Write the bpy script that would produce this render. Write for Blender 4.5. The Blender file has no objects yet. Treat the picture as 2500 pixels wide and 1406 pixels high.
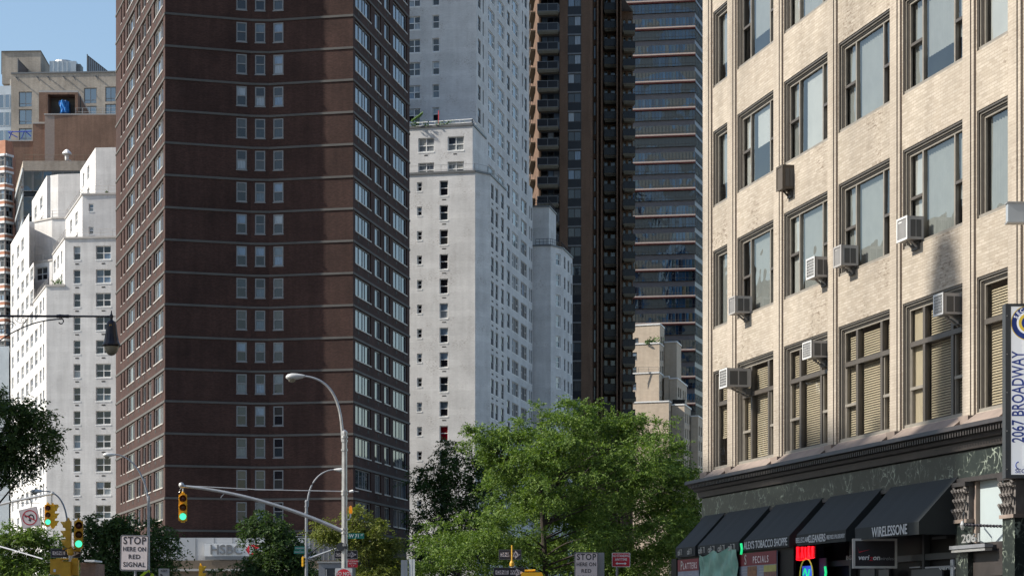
import bpy, math, random
import numpy as np
from mathutils import Vector, Matrix
R = math.radians
SC = bpy.context.scene
C = SC.collection
F, CX, HY, EYE = 5300.0, 1250.0, 1515.0, 1.6      # focal length and horizon in pixels of a 2500 wide picture; eye height

# ------------------------------------------------------------------ camera, sky, sun, exposure
cam = bpy.data.objects.new('camera', bpy.data.cameras.new('camera'))
C.objects.link(cam)
cam.location = (0, 0, EYE)
cam.rotation_euler = (R(90), 0, 0)
cam.data.sensor_width = 36.0
cam.data.lens = 36.0 * F / 2500.0
cam.data.shift_y = (HY - 703.0) / 2500.0
cam.data.clip_start = 0.5
cam.data.clip_end = 6000.0
SC.camera = cam
SUN_EL, SUN_AZ = 38.0, 5.0                          # height; degrees behind the pure left
sdir = Vector((-math.cos(R(SUN_AZ)) * math.cos(R(SUN_EL)), -math.sin(R(SUN_AZ)) * math.cos(R(SUN_EL)), math.sin(R(SUN_EL))))
w = bpy.data.worlds.new("World")
SC.world = w
w.use_nodes = True
nt = w.node_tree
sky = nt.nodes.new('ShaderNodeTexSky')
sky.sky_type = 'NISHITA'
sky.sun_disc = False
sky.sun_elevation = R(SUN_EL)
sky.sun_rotation = math.atan2(sdir.x, sdir.y)
sky.air_density = 1.25
sky.dust_density = 1.1
sky.ozone_density = 2.6
nt.links.new(sky.outputs[0], nt.nodes['Background'].inputs[0])
nt.nodes['Background'].inputs[1].default_value = 0.09
sl = bpy.data.lights.new('sun', 'SUN')
sl.energy = 4.0
sl.angle = R(0.5)
sl.color = (1.0, 0.93, 0.82)
so = bpy.data.objects.new('sun', sl)
C.objects.link(so)
so.rotation_euler = (-sdir).to_track_quat('-Z', 'Y').to_euler()
so.location = (-50, 0, 150)
SC.view_settings.view_transform = 'Standard'
SC.view_settings.look = 'None'
SC.view_settings.gamma = 1
SC.view_settings.exposure = 0.85

rnd = random.Random(7)

# ------------------------------------------------------------------ materials
def nd(t, kind, **kw):
    n = t.nodes.new(kind)
    for k, v in kw.items():
        setattr(n, k, v)
    return n
def newmat(name):
    m = bpy.data.materials.new(name)
    m.use_nodes = True
    t = m.node_tree
    b = t.nodes['Principled BSDF']
    return m, t, b
def ramp(t, fac, stops, interp='LINEAR'):
    r = nd(t, 'ShaderNodeValToRGB')
    r.color_ramp.interpolation = interp
    e = r.color_ramp.elements
    while len(e) < len(stops):
        e.new(0.5)
    for i, (p, c) in enumerate(stops):
        e[i].position = p
        e[i].color = (c, c, c, 1) if isinstance(c, (int, float)) else (c[0], c[1], c[2], 1)
    t.links.new(fac, r.inputs[0])
    return r.outputs[0]
def mix(t, a, b, fac, mode='MIX'):
    n = nd(t, 'ShaderNodeMix', data_type='RGBA', blend_type=mode)
    for s, v in ((0, fac), (6, a), (7, b)):
        if hasattr(v, 'links'):
            t.links.new(v, n.inputs[s])
        elif s == 0:
            n.inputs[0].default_value = v
        else:
            n.inputs[s].default_value = (v[0], v[1], v[2], 1)
    return n.outputs[2]
def uvs(t, sx=1, sy=1):
    u = nd(t, 'ShaderNodeUVMap')
    mp = nd(t, 'ShaderNodeMapping')
    mp.inputs['Scale'].default_value = (sx, sy, 1)
    t.links.new(u.outputs[0], mp.inputs[0])
    return mp.outputs[0]
def noise(t, vec, scale, detail=3, rough=.55):
    n = nd(t, 'ShaderNodeTexNoise')
    n.inputs['Scale'].default_value = scale
    n.inputs['Detail'].default_value = detail
    n.inputs['Roughness'].default_value = rough
    if vec is not None:
        t.links.new(vec, n.inputs['Vector'])
    return n.outputs[0]
def sm(name, col, rough=.6, metal=0, var=.15, scale=3.0, emit=None, bump=0, spec=.5):
    """plain material with gentle mottling"""
    m, t, b = newmat(name)
    b.inputs['Roughness'].default_value = rough
    b.inputs['Metallic'].default_value = metal
    b.inputs['Specular IOR Level'].default_value = spec
    if var > 0:
        tc = nd(t, 'ShaderNodeTexCoord')
        n = noise(t, tc.outputs['Object'], scale, 4)
        f = ramp(t, n, [(.3, 1 - var), (.7, 1 + var * .6)])
        t.links.new(mix(t, col, f, 1.0, 'MULTIPLY'), b.inputs['Base Color'])
        if bump:
            bp = nd(t, 'ShaderNodeBump')
            bp.inputs['Strength'].default_value = bump
            t.links.new(n, bp.inputs['Height'])
            t.links.new(bp.outputs[0], b.inputs['Normal'])
    else:
        b.inputs['Base Color'].default_value = (*col, 1)
    if emit:
        b.inputs['Emission Color'].default_value = (*col, 1)
        b.inputs['Emission Strength'].default_value = emit
    return m
def brick(name, c1, c2, mortar, bw=.21, bh=.07, ms=.01, stain=.25, streak=.2, bandh=0, bandc=1.12, wear=0, bump=.25):
    """brick wall in metres: two brick tones, mortar, big stains, vertical streaks, optional paler course every bandh"""
    m, t, b = newmat(name)
    b.inputs['Roughness'].default_value = .85
    b.inputs['Specular IOR Level'].default_value = .25
    v = uvs(t)
    br = nd(t, 'ShaderNodeTexBrick')
    t.links.new(v, br.inputs['Vector'])
    br.inputs['Color1'].default_value = (*c1, 1)
    br.inputs['Color2'].default_value = (*c2, 1)
    br.inputs['Mortar'].default_value = (*mortar, 1)
    br.inputs['Scale'].default_value = 1
    br.inputs['Mortar Size'].default_value = ms
    br.inputs['Mortar Smooth'].default_value = .3
    br.inputs['Brick Width'].default_value = bw
    br.inputs['Row Height'].default_value = bh
    col = br.outputs[0]
    n1 = noise(t, v, .22, 5, .6)
    col = mix(t, col, ramp(t, n1, [(.3, 1 - stain), (.62, 1.0 + stain * .35)]), 1.0, 'MULTIPLY')
    v2 = uvs(t, 1.6, .12)
    n2 = noise(t, v2, 1.0, 4, .6)
    col = mix(t, col, ramp(t, n2, [(.35, 1 - streak), (.6, 1.0)]), 1.0, 'MULTIPLY')
    v3 = uvs(t, .5, 5)
    n3 = noise(t, v3, 2.2, 4, .7)
    col = mix(t, col, ramp(t, n3, [(.35, 1 - stain * .35), (.65, 1 + stain * .2)]), 1.0, 'MULTIPLY')
    if wear:
        n4 = noise(t, uvs(t, 1.2, 4), 3.2, 5, .75)
        n5 = noise(t, v, .5, 3, .5)
        mm = nd(t, 'ShaderNodeMath', operation='MULTIPLY')
        t.links.new(ramp(t, n4, [(.52, 0), (.6, 1)]), mm.inputs[0])
        t.links.new(ramp(t, n5, [(.5, 0), (.66, wear)]), mm.inputs[1])
        col = mix(t, col, (mortar[0] * .5, mortar[1] * .45, mortar[2] * .42), mm.outputs[0])
    if bandh:
        sx = nd(t, 'ShaderNodeSeparateXYZ')
        t.links.new(v, sx.inputs[0])
        mo = nd(t, 'ShaderNodeMath', operation='FRACT')
        dv = nd(t, 'ShaderNodeMath', operation='DIVIDE')
        dv.inputs[1].default_value = bandh
        t.links.new(sx.outputs[1], dv.inputs[0])
        t.links.new(dv.outputs[0], mo.inputs[0])
        col = mix(t, col, ramp(t, mo.outputs[0], [(.0, bandc), (.2, bandc), (.23, 1.0), (.97, 1.0), (.99, bandc)]), 1.0, 'MULTIPLY')
    t.links.new(col, b.inputs['Base Color'])
    bp = nd(t, 'ShaderNodeBump')
    bp.inputs['Strength'].default_value = bump
    bp.inputs['Distance'].default_value = .02
    inv = nd(t, 'ShaderNodeMath', operation='SUBTRACT')
    inv.inputs[0].default_value = 1
    t.links.new(br.outputs[1], inv.inputs[1])
    t.links.new(inv.outputs[0], bp.inputs['Height'])
    t.links.new(bp.outputs[0], b.inputs['Normal'])
    return m
def panemat(name, stops, rough=.04, ior=1.9, wob=.02, big=0):
    """window pane of a far building: what hangs behind it differs from pane to pane, gloss on top"""
    m, t, b = newmat(name)
    g = nd(t, 'ShaderNodeNewGeometry')
    o = nd(t, 'ShaderNodeObjectInfo')
    a = nd(t, 'ShaderNodeMath', operation='ADD')
    t.links.new(g.outputs['Random Per Island'], a.inputs[0])
    t.links.new(o.outputs['Random'], a.inputs[1])
    fr = nd(t, 'ShaderNodeMath', operation='FRACT')
    t.links.new(a.outputs[0], fr.inputs[0])
    c = ramp(t, fr.outputs[0], stops, 'CONSTANT')
    v = uvs(t, 6, .5)
    n = noise(t, v, 1.2, 3)
    c = mix(t, c, ramp(t, n, [(.3, .55), (.7, 1.25)]), .9, 'MULTIPLY')
    b.inputs['Roughness'].default_value = rough
    if big:  # large dark olive patches painted in for broken reflections
        tc0 = nd(t, 'ShaderNodeNewGeometry')
        nb = noise(t, tc0.outputs['Position'], big, 3, .7)
        msk = ramp(t, nb, [(.48, 0), (.52, 1)])
        c = mix(t, c, (.035, .037, .028), msk)
        rg = nd(t, 'ShaderNodeMath', operation='MULTIPLY_ADD')
        t.links.new(msk, rg.inputs[0])
        rg.inputs[1].default_value = .35
        rg.inputs[2].default_value = rough
        t.links.new(rg.outputs[0], b.inputs['Roughness'])
    t.links.new(c, b.inputs['Base Color'])
    b.inputs['IOR'].default_value = ior
    tc = nd(t, 'ShaderNodeTexCoord')
    bp = nd(t, 'ShaderNodeBump')
    bp.inputs['Strength'].default_value = wob
    bp.inputs['Distance'].default_value = .3
    t.links.new(noise(t, tc.outputs['Object'], 1.1, 1), bp.inputs['Height'])
    t.links.new(bp.outputs[0], b.inputs['Normal'])
    return m

M = {}
M['brown'] = brick('brown_brick', (.044, .020, .016), (.076, .036, .028), (.050, .034, .029), stain=.32, streak=.22, bump=.15)
M['band'] = sm('grey_stone_band', (.088, .083, .077), .8, var=.2, scale=.6)
M['whiteL'] = brick('painted_white_brick', (.66, .65, .64), (.70, .69, .68), (.62, .61, .60), .21, .07, .008, .15, .13, 2.8, 1.05, wear=.5, bump=.1)
M['whiteM'] = brick('painted_white_brick_weathered', (.61, .60, .595), (.67, .665, .66), (.57, .565, .56), .21, .07, .008, .17, .08, 2.8, 1.06, wear=1.0, bump=.1)
M['tan'] = brick('tan_brick', (.40, .35, .29), (.50, .445, .375), (.36, .32, .28), .3, .09, .012, .24, .15)
M['red'] = brick('red_brown_brick', (.25, .14, .095), (.32, .19, .13), (.25, .17, .13), stain=.25)
M['terra'] = brick('terracotta_brick', (.45, .19, .11), (.55, .26, .17), (.4, .26, .2), stain=.2)
M['umber'] = brick('umber_brick', (.15, .09, .06), (.20, .125, .083), (.15, .105, .08), stain=.15, streak=.15)
M['pinktan'] = brick('pinkish_tan_brick', (.52, .43, .335), (.56, .47, .37), (.50, .415, .325), .6, .3, .01, stain=.10, streak=.10, bandh=2.9, bandc=.97)
M['beige'] = brick('buff_brick', (.36, .312, .252), (.45, .398, .333), (.32, .275, .22), .26, .075, .009, .24, .12, wear=1.0, bump=.22)
M['beigetrim'] = brick('buff_brick_pier', (.39, .34, .28), (.44, .388, .322), (.35, .30, .245), .21, .068, .009, .18, .18, wear=.5, bump=.22)
M['groove'] = sm('dark_groove', (.10, .06, .045), .9, var=.4, scale=3)
M['steel'] = sm('galvanised_steel', (.50, .50, .49), .45, .7, .15, 4)
M['dgrey'] = sm('dark_grey_metal', (.06, .065, .07), .5, .3, .1)
M['black'] = sm('black_iron', (.018, .016, .022), .4, .3, .1)
M['white'] = sm('white_paint', (.75, .75, .74), .5, var=.08)
M['winwhite'] = sm('white_window_frame', (.72, .72, .71), .5, var=.05)
M['wingrey'] = sm('grey_window_frame', (.20, .205, .21), .5, var=.05)
M['winalu'] = sm('pale_aluminium_frame', (.46, .43, .40), .5, .1, var=.05)
M['windark'] = sm('dark_window_frame', (.035, .032, .03), .5, var=.05)
M['winbrown'] = sm('taupe_window_frame', (.215, .195, .165), .55, var=.12, scale=6)
M['wintaupe'] = sm('dark_taupe_frame', (.075, .065, .055), .5, var=.12, scale=6)
M['vent'] = sm('vent_grille', (.03, .025, .022), .8, var=.05)
M['roof'] = sm('roof_felt', (.12, .12, .125), .9, var=.2)
M['yellow'] = sm('signal_yellow', (.78, .42, .012), .45, var=.1, scale=5)
M['yellowdull'] = sm('signal_yellow_dull', (.60, .33, .02), .55, var=.15, scale=5)  # darker, duller signal yellow
M['lensred'] = sm('unlit_red_lens', (.05, .008, .006), .25, var=0)
M['lensamb'] = sm('unlit_amber_lens', (.06, .02, .005), .25, var=0)
M['lensgreen'] = sm('lit_green_lens', (.07, .80, .48), .3, var=0, emit=.75)
M['signwhite'] = sm('sign_white', (.66, .58, .57), .5, var=.06)
M['signblack'] = sm('sign_black', (.025, .022, .028), .5, var=.05)
M['signred'] = sm('sign_red', (.45, .012, .03), .5, var=.05)
M['signred2'] = sm('sign_bright_red', (.80, .03, .05), .5, var=.05)
M['signgreen'] = sm('sign_green', (.004, .16, .13), .5, var=.05)
M['signlime'] = sm('sign_lime', (.42, .58, .01), .5, var=.05)
M['signback'] = sm('sign_back', (.28, .29, .31), .5, .5, var=.1)
M['amber'] = sm('amber_lamp', (.85, .28, .01), .3, var=0, emit=.25)
M['orange'] = sm('orange_box', (.5, .2, .02), .6)
M['globe'] = sm('lamp_globe', (.22, .20, .15), .25, var=.15)
M['lamphead'] = sm('lamp_head_grey', (.55, .55, .54), .4, .1, var=.1)
M['cornice'] = sm('dark_bronze_cornice', (.040, .034, .032), .5, .15, .3, 2.5)
M['sill'] = sm('brown_stone_sill', (.235, .185, .155), .8, var=.2, scale=2)
M['awning'] = sm('dark_awning_canvas', (.013, .0165, .0165), .8, var=.18, scale=1.2)
M['interior'] = sm('dim_interior', (.17, .165, .155), .9, var=.3, scale=.8)
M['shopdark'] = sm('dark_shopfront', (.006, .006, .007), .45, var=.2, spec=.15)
M['menured'] = sm('menu_heading_red', (.14, .008, .014), .6, var=.1)
M['panelgrey'] = sm('pale_grey_panel', (.46, .47, .48), .5, var=.06, scale=.5)
M['ribgrey'] = sm('ribbed_grey_metal', (.28, .27, .26), .55, var=.1)
M['soffit'] = sm('brown_soffit', (.17, .13, .09), .7, var=.1)
M['curtain'] = sm('pale_curtain', (.30, .31, .30), .8, var=.1, scale=2)
M['shade'] = sm('white_roller_shade', (.50, .50, .48), .8, var=.06, scale=2)
M['blind'] = sm('cream_blind_slats', (.62, .515, .37), .6, var=.1, scale=2)
M['acgrey'] = sm('air_conditioner_casing', (.36, .345, .33), .5, .05, .12, 5)
M['acwhite'] = sm('air_conditioner_white_face', (.58, .58, .57), .5, 0, .08, 5)
M['acpanel'] = sm('air_conditioner_grey_panel', (.20, .195, .19), .6, 0, .12, 5)
M['acdark'] = sm('air_conditioner_louvres', (.08, .078, .075), .6, 0, .1)
M['acbrown'] = sm('air_conditioner_brown', (.075, .06, .045), .6, 0, .1)
M['tarp'] = sm('blue_tarpaulin', (.03, .20, .55), .5, var=.15)
M['bluepipe'] = sm('blue_scaffold', (.04, .08, .45), .5, var=.1)
M['greencloth'] = sm('sea_green_satin', (.12, .29, .235), .35, var=.3, scale=3)
M['paper'] = sm('menu_paper', (.20, .22, .27), .6, var=.2, scale=5)
M['food1'] = sm('menu_photo_orange', (.20, .085, .03), .6, var=.6, scale=9)
M['food2'] = sm('menu_photo_brown', (.16, .07, .05), .6, var=.7, scale=9)
M['menuyellow'] = sm('menu_yellow', (.32, .30, .08), .6, var=.2)
M['neonred'] = sm('red_neon', (1.0, .01, .02), .4, var=0, emit=1.3)
M['neonblue'] = sm('blue_neon', (.05, .12, .8), .4, var=0, emit=.35)
M['neonyellow'] = sm('yellow_neon', (.5, .5, .08), .4, var=0, emit=.2)
M['neongreen'] = sm('green_neon', (.02, .75, .25), .4, var=0, emit=.5)
M['bluetext'] = sm('blue_letters', (.02, .06, .32), .5, var=0)
M['frost'] = sm('pale_sign_face', (.68, .69, .70), .45, var=.0, emit=.30)  # small glow stands in for light coming through the sign face
M['transom'] = sm('frosted_transom_glass', (.40, .46, .47), .18, var=.06, scale=1)
M['greyletter'] = sm('grey_white_letters', (.45, .47, .48), .5, var=.05)
M['whiteletter'] = sm('white_letters', (.72, .76, .78), .5, var=.03)
M['bark'] = sm('tree_bark', (.045, .034, .027), .9, var=.4, scale=3, bump=.5)
M['asphalt'] = sm('asphalt', (.05, .05, .052), .9, var=.3, scale=2)
M['pavement'] = sm('concrete_pavement', (.28, .27, .25), .9, var=.2, scale=1)
M['paint'] = sm('road_paint', (.7, .7, .68), .7, var=.2)
M['plant'] = sm('terrace_plants', (.08, .16, .03), .8, var=.5, scale=2)
M['bandpink'] = sm('pale_pink_slab_edge', (.42, .33, .29), .6, var=.08)
M['bandred'] = sm('dull_red_slab_edge', (.20, .06, .055), .6, var=.1)
M['spandrel'] = sm('grey_violet_spandrel', (.115, .10, .105), .35, .1, .12, 1)
M['balcony'] = sm('olive_concrete_balcony', (.15, .135, .10), .8, var=.2)
M['rail'] = sm('balcony_rail_metal', (.16, .165, .17), .5, .3, .1)
M['smoked'] = sm('smoked_glass', (.016, .018, .024), .25, 0, .2, 1, spec=.3)
M['metalpale'] = sm('pale_sheet_metal', (.48, .52, .55), .4, .35, .12, .5)
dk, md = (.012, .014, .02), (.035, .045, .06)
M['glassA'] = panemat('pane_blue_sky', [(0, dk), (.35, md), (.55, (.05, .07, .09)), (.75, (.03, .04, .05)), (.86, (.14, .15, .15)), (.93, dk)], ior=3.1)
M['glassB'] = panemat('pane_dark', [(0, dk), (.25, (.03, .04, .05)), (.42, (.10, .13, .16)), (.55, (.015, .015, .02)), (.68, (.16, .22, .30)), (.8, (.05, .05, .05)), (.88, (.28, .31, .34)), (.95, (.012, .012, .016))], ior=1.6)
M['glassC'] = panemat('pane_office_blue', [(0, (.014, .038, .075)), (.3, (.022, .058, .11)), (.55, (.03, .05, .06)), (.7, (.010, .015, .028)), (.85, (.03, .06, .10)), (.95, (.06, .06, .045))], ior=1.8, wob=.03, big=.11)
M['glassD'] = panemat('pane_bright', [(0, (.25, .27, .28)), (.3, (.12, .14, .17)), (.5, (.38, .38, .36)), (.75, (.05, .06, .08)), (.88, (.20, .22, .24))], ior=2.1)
M['glassR'] = panemat('pane_red_curtain', [(0, (.16, .004, .01)), (.5, (.14, .004, .012))], ior=1.5)
def thin_glass():
    m, t, b = newmat('window_glass')
    t.nodes.remove(b)
    tr = nd(t, 'ShaderNodeBsdfTransparent')
    tr.inputs[0].default_value = (.76, .78, .77, 1)
    gl = nd(t, 'ShaderNodeBsdfGlossy')
    gl.inputs['Roughness'].default_value = .015
    gl.inputs['Color'].default_value = (1, .96, .90, 1)
    lw = nd(t, 'ShaderNodeLayerWeight')
    lw.inputs[0].default_value = .5
    pw = nd(t, 'ShaderNodeMath', operation='POWER')
    pw.inputs[1].default_value = 4
    t.links.new(lw.outputs['Facing'], pw.inputs[0])
    fr = nd(t, 'ShaderNodeMath', operation='MULTIPLY_ADD')
    t.links.new(pw.outputs[0], fr.inputs[0])
    fr.inputs[1].default_value = .75
    fr.inputs[2].default_value = .10
    tc = nd(t, 'ShaderNodeTexCoord')
    bp = nd(t, 'ShaderNodeBump')
    bp.inputs['Strength'].default_value = .07
    bp.inputs['Distance'].default_value = .2
    t.links.new(noise(t, tc.outputs['Object'], 1.3, 1), bp.inputs['Height'])
    t.links.new(bp.outputs[0], gl.inputs['Normal'])
    mx = nd(t, 'ShaderNodeMixShader')
    t.links.new(fr.outputs[0], mx.inputs[0])
    t.links.new(tr.outputs[0], mx.inputs[1])
    t.links.new(gl.outputs[0], mx.inputs[2])
    t.links.new(mx.outputs[0], t.nodes['Material Output'].inputs[0])
    return m
M['glass'] = thin_glass()
def marble():
    m, t, b = newmat('green_black_marble')
    v = uvs(t, 1, 1)
    n = noise(t, v, 1.6, 6, .7)
    mp = nd(t, 'ShaderNodeMix', data_type='RGBA')
    mp.inputs[0].default_value = .5
    t.links.new(v, mp.inputs[6])
    nn = nd(t, 'ShaderNodeTexNoise')
    nn.inputs['Scale'].default_value = 1.3
    nn.inputs['Detail'].default_value = 4
    t.links.new(v, nn.inputs['Vector'])
    t.links.new(nn.outputs[1], mp.inputs[7])
    vo = nd(t, 'ShaderNodeTexVoronoi', feature='DISTANCE_TO_EDGE')
    vo.inputs['Scale'].default_value = 7.5
    t.links.new(mp.outputs[2], vo.inputs['Vector'])
    ve = ramp(t, vo.outputs[0], [(0, 1), (.03, .7), (.075, 0)])
    pa = ramp(t, n, [(.47, 0), (.62, 1)])
    mu = nd(t, 'ShaderNodeMath', operation='MULTIPLY')
    t.links.new(ve, mu.inputs[0])
    t.links.new(pa, mu.inputs[1])
    c = mix(t, (.009, .014, .014), (.026, .034, .03), noise(t, v, 5, 5))
    c = mix(t, c, (.33, .38, .31), mu.outputs[0])
    t.links.new(c, b.inputs['Base Color'])
    b.inputs['Roughness'].default_value = .3
    return m
M['marble'] = marble()
M['patch'] = sm('faded_render_patch', (.34, .27, .23), .85, var=.12)
M['capital'] = sm('weathered_grey_carving', (.15, .135, .125), .8, var=.35, scale=5)
M['badgeyellow'] = sm('badge_yellow', (.72, .52, .06), .5, var=0, emit=.15)  # same small added glow as the sign face
def leafmat(name, a, b_, c_):
    m, t, b = newmat(name)
    g = nd(t, 'ShaderNodeNewGeometry')
    col = ramp(t, g.outputs['Random Per Island'], [(0, a), (.5, b_), (1, c_)])
    t.links.new(col, b.inputs['Base Color'])
    b.inputs['Roughness'].default_value = .62
    b.inputs['Specular IOR Level'].default_value = .22
    tl = nd(t, 'ShaderNodeBsdfTranslucent')
    t.links.new(mix(t, col, (1.25, 1.35, .45), 1.0, 'MULTIPLY'), tl.inputs[0])
    mx = nd(t, 'ShaderNodeMixShader')
    mx.inputs[0].default_value = .30
    t.links.new(b.outputs[0], mx.inputs[1])
    t.links.new(tl.outputs[0], mx.inputs[2])
    t.links.new(mx.outputs[0], t.nodes['Material Output'].inputs[0])
    return m
M['leafA'] = leafmat('locust_leaves', (.058, .108, .025), (.105, .172, .036), (.19, .26, .064))
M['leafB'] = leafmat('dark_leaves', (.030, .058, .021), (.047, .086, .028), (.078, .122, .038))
M['leafC'] = leafmat('yellow_green_leaves', (.10, .13, .028), (.15, .18, .04), (.24, .24, .07))

# ------------------------------------------------------------------ mesh builder
class MB:
    def __init__(s):
        s.v, s.f, s.m, s.mats = [], [], [], []
        s.T = (1.0, 0.0, 0.0, 0.0, 0.0)
    def frame(s, rz=0, o=(0, 0, 0)):
        s.T = (math.cos(rz), math.sin(rz), *o)
        return s
    def p(s, x, y, z):
        c, n, ox, oy, oz = s.T
        s.v.append((c * x - n * y + ox, n * x + c * y + oy, z + oz))
        return len(s.v) - 1
    def mi(s, m):
        if m not in s.mats:
            s.mats.append(m)
        return s.mats.index(m)
    def face(s, pts, m):
        s.f.append([s.p(*q) for q in pts])
        s.m.append(s.mi(m))
    def box(s, x0, x1, y0, y1, z0, z1, m, skip=''):
        i = [s.p(x, y, z) for z in (z0, z1) for x, y in ((x0, y0), (x1, y0), (x1, y1), (x0, y1))]
        k = s.mi(m)
        for nm, q in (('b', (3, 2, 1, 0)), ('t', (4, 5, 6, 7)), ('f', (0, 1, 5, 4)), ('r', (1, 2, 6, 5)), ('k', (2, 3, 7, 6)), ('l', (3, 0, 4, 7))):
            if nm in skip:
                continue
            s.f.append([i[a] for a in q])
            s.m.append(k)
    def prism(s, pl, z0, z1, m, mtop=None):
        n = len(pl)
        a = [s.p(x, y, z0) for x, y in pl]
        b = [s.p(x, y, z1) for x, y in pl]
        k = s.mi(m)
        for i in range(n):
            j = (i + 1) % n
            s.f.append([a[i], a[j], b[j], b[i]])
            s.m.append(k)
        s.f.append(b[:])
        s.m.append(s.mi(mtop or m))
        s.f.append(a[::-1])
        s.m.append(k)
    def tube(s, pts, rads, m, n=8, cap=True):
        rings = []
        k = s.mi(m)
        pts = [Vector(q) for q in pts]
        if not hasattr(rads, '__len__'):
            rads = [rads] * len(pts)
        for i, q in enumerate(pts):
            d = (pts[min(i + 1, len(pts) - 1)] - pts[max(i - 1, 0)]).normalized()
            up = Vector((0, 0, 1)) if abs(d.z) < .9 else Vector((1, 0, 0))
            a = d.cross(up).normalized()
            b = d.cross(a).normalized()
            rings.append([s.p(*(q + a * math.cos(t) * rads[i] + b * math.sin(t) * rads[i])) for t in [2 * math.pi * j / n for j in range(n)]])
        for i in range(len(rings) - 1):
            for j in range(n):
                s.f.append([rings[i][j], rings[i][(j + 1) % n], rings[i + 1][(j + 1) % n], rings[i + 1][j]])
                s.m.append(k)
        if cap:
            s.f.append(rings[0][::-1]); s.m.append(k)
            s.f.append(rings[-1][:]); s.m.append(k)
    def lathe(s, c, prof, m, n=20):
        """prof: (radius, z) from the bottom up, about the vertical through c"""
        k = s.mi(m)
        rings = [[s.p(c[0] + r * math.cos(2 * math.pi * j / n), c[1] + r * math.sin(2 * math.pi * j / n), c[2] + z) for j in range(n)] for r, z in prof]
        for i in range(len(rings) - 1):
            for j in range(n):
                s.f.append([rings[i][j], rings[i][(j + 1) % n], rings[i + 1][(j + 1) % n], rings[i + 1][j]])
                s.m.append(k)
        s.f.append(rings[0][::-1]); s.m.append(k)
        s.f.append(rings[-1][:]); s.m.append(k)
    def mesh(s, name):
        me = bpy.data.meshes.new(name)
        me.from_pydata(s.v, [], s.f)
        for m in s.mats:
            me.materials.append(M[m])
        me.polygons.foreach_set('material_index', s.m)
        # uv in metres: along the wall and up, or plan for flat faces
        nl = len(me.loops)
        if nl:
            co = np.empty(len(me.vertices) * 3, 'f'); me.vertices.foreach_get('co', co); co = co.reshape(-1, 3)
            lv = np.empty(nl, 'i'); me.loops.foreach_get('vertex_index', lv)
            nrm = np.empty(len(me.polygons) * 3, 'f'); me.polygons.foreach_get('normal', nrm); nrm = nrm.reshape(-1, 3)
            lt = np.empty(len(me.polygons), 'i'); me.polygons.foreach_get('loop_total', lt)
            pn = np.repeat(nrm, lt, axis=0)
            P = co[lv]
            h = np.hypot(pn[:, 0], pn[:, 1]) + 1e-9
            tx, ty = -pn[:, 1] / h, pn[:, 0] / h
            flat = np.abs(pn[:, 2]) > .8
            U = np.where(flat, P[:, 0], P[:, 0] * tx + P[:, 1] * ty)
            V = np.where(flat, P[:, 1], P[:, 2])
            uv = me.uv_layers.new(name='UVMap')
            uv.data.foreach_set('uv', np.stack([U, V], 1).astype('f').ravel())
        me.update()
        return me
    def obj(s, name, parent=None, loc=(0, 0, 0), rz=0, smooth=False):
        me = s.mesh(name)
        if smooth:
            me.polygons.foreach_set('use_smooth', [True] * len(me.polygons))
        return link(name, me, parent, loc, rz)
def link(name, me, parent=None, loc=(0, 0, 0), rz=0):
    o = bpy.data.objects.new(name, me)
    C.objects.link(o)
    if parent is not None:
        o.parent = parent
    o.location = loc
    o.rotation_euler = (0, 0, rz)
    return o
def tag(o, label, cat, group=None):
    o['label'] = label
    o['category'] = cat
    if group:
        o['group'] = group
    return o
def thing(name, label, cat, loc=(0, 0, 0), rz=0, group=None):
    return tag(link(name, None, None, loc, rz), label, cat, group)
def struct(name, mb):
    o = mb.obj(name)
    o['kind'] = 'structure'
    return o
def px(x, Y): return (x - CX) * Y / F
def pz(y, Y): return EYE + (HY - y) * Y / F
def P2(x, Y): return (px(x, Y), Y)
def along(x0, Y0, vp, x1):
    """depth of image column x1 on the upright plane through (x0, Y0) that runs to vanishing column vp"""
    return Y0 * (x0 - vp) / (x1 - vp)

class Fac:
    """an upright wall plane from A (left end seen from outside) to B (right end)"""
    def __init__(s, A, B):
        s.A = Vector(A); s.B = Vector(B)
        s.L = (s.B - s.A).length
        s.d = (s.B - s.A) / s.L
        s.rz = math.atan2(s.d.y, s.d.x)
        s.n = Vector((s.d.y, -s.d.x))
    def u(s, x):
        k = (x - CX) / F
        den = s.d.x - k * s.d.y
        return (k * s.A.y - s.A.x) / den
    def Y(s, u): return s.A.y + s.d.y * u
    def z(s, x, y): return pz(y, s.Y(s.u(x)))
    def at(s, u, z=0, w=0):
        q = s.A + s.d * u + s.n * w
        return (q.x, q.y, z)
    def fr(s, mb):
        mb.frame(s.rz, (s.A.x, s.A.y, 0))
        return mb

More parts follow.
